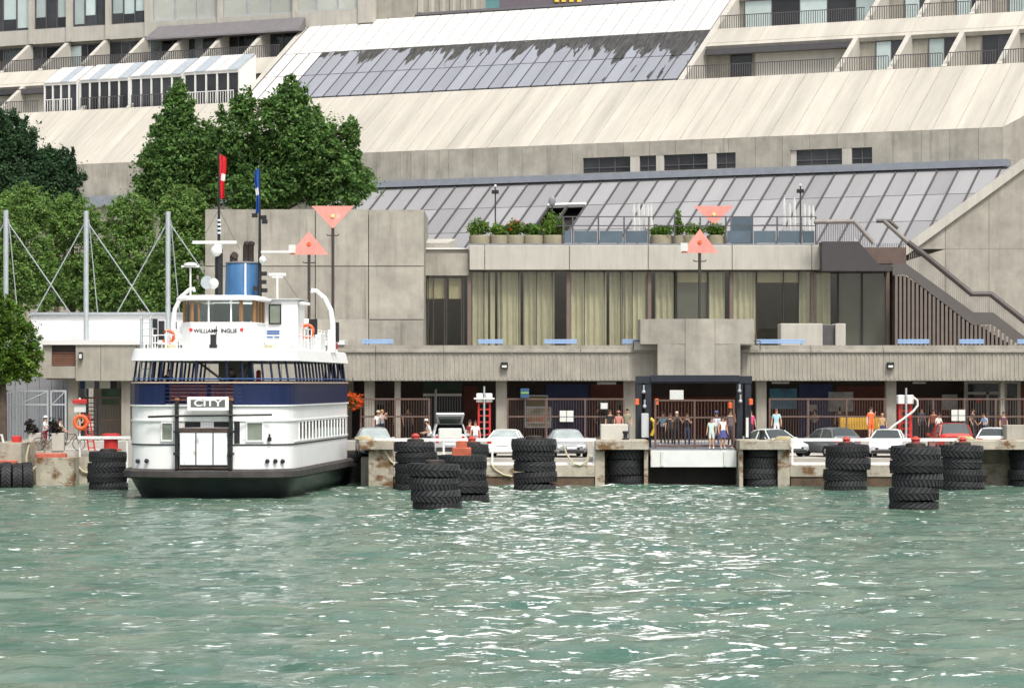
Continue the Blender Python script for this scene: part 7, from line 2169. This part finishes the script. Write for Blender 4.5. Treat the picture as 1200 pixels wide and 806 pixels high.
tree('maple_tree', 'tall dark green pointed maple left of the flags before the hotel', 207, 192, [(207, 200, 44, 48), (207, 158, 32, 36), (209, 128, 19, 26), (210, 107, 9, 16), (188, 225, 34, 30), (238, 215, 26, 36), (180, 185, 18, 24), (238, 170, 18, 30)], 15000, .30, MAPLE, 21, 'maples behind the terminal')
tree('maple_tree', 'broad dark green maple behind the blank concrete block', 335, 190, [(330, 200, 70, 46), (338, 150, 44, 40), (342, 118, 24, 24), (340, 100, 10, 14), (288, 125, 14, 22), (412, 155, 12, 18), (395, 215, 48, 34), (275, 170, 32, 52), (400, 175, 22, 36), (300, 225, 50, 30), (252, 195, 26, 42), (360, 175, 44, 44)], 25000, .30, MAPLE, 22, 'maples behind the terminal')
tree('dark_tree', 'very dark blue green tree rising behind the pale locusts next to the hotel terraces', 14, 200, [(12, 190, 38, 60), (2, 160, 26, 36), (25, 220, 40, 36)], 11000, .30, BLUEG, 23)
tree('dark_tree', 'smaller dark tree with ragged top between the locusts and the sloping apron', 66, 200, [(66, 215, 32, 34), (58, 195, 16, 26), (78, 200, 14, 28)], 7000, .28, BLUEG, 24)
G_L = 'feathery locust trees behind the white canopy'
tree('locust_tree', 'feathery pale green locust tree left of the first crossed cables', 22, 180, [(15, 285, 48, 56), (30, 245, 34, 30), (-20, 310, 40, 60), (25, 330, 44, 40)], 14000, .22, LOCUST, 25, G_L, up=.8)
tree('locust_tree', 'feathery locust tree with yellowish top between the first two masts', 85, 183, [(85, 290, 48, 56), (85, 260, 36, 32), (60, 330, 44, 40), (110, 330, 40, 40)], 13000, .22, LOCUST, 26, G_L, up=.8)
tree('locust_tree', 'feathery locust tree with a gap of bright wall behind it', 150, 181, [(150, 310, 46, 52), (150, 255, 34, 30), (125, 345, 40, 30), (175, 340, 40, 34)], 13000, .22, LOCUST, 27, G_L, up=.8)
tree('locust_tree', 'feathery locust tree touching the blank concrete block', 212, 179, [(212, 300, 36, 60), (215, 245, 30, 30), (200, 345, 40, 34), (232, 280, 20, 40)], 12000, .22, LOCUST, 28, G_L, up=.8)
tree('lime_green_tree', 'bright yellow green tree on the quay in front of the grey gates', 2, 156.5, [(8, 400, 40, 42), (-10, 375, 40, 34), (25, 425, 26, 26), (-20, 430, 44, 36)], 9000, .20, LIME, 29, up=.5, ground=PZ if False else 1.95)
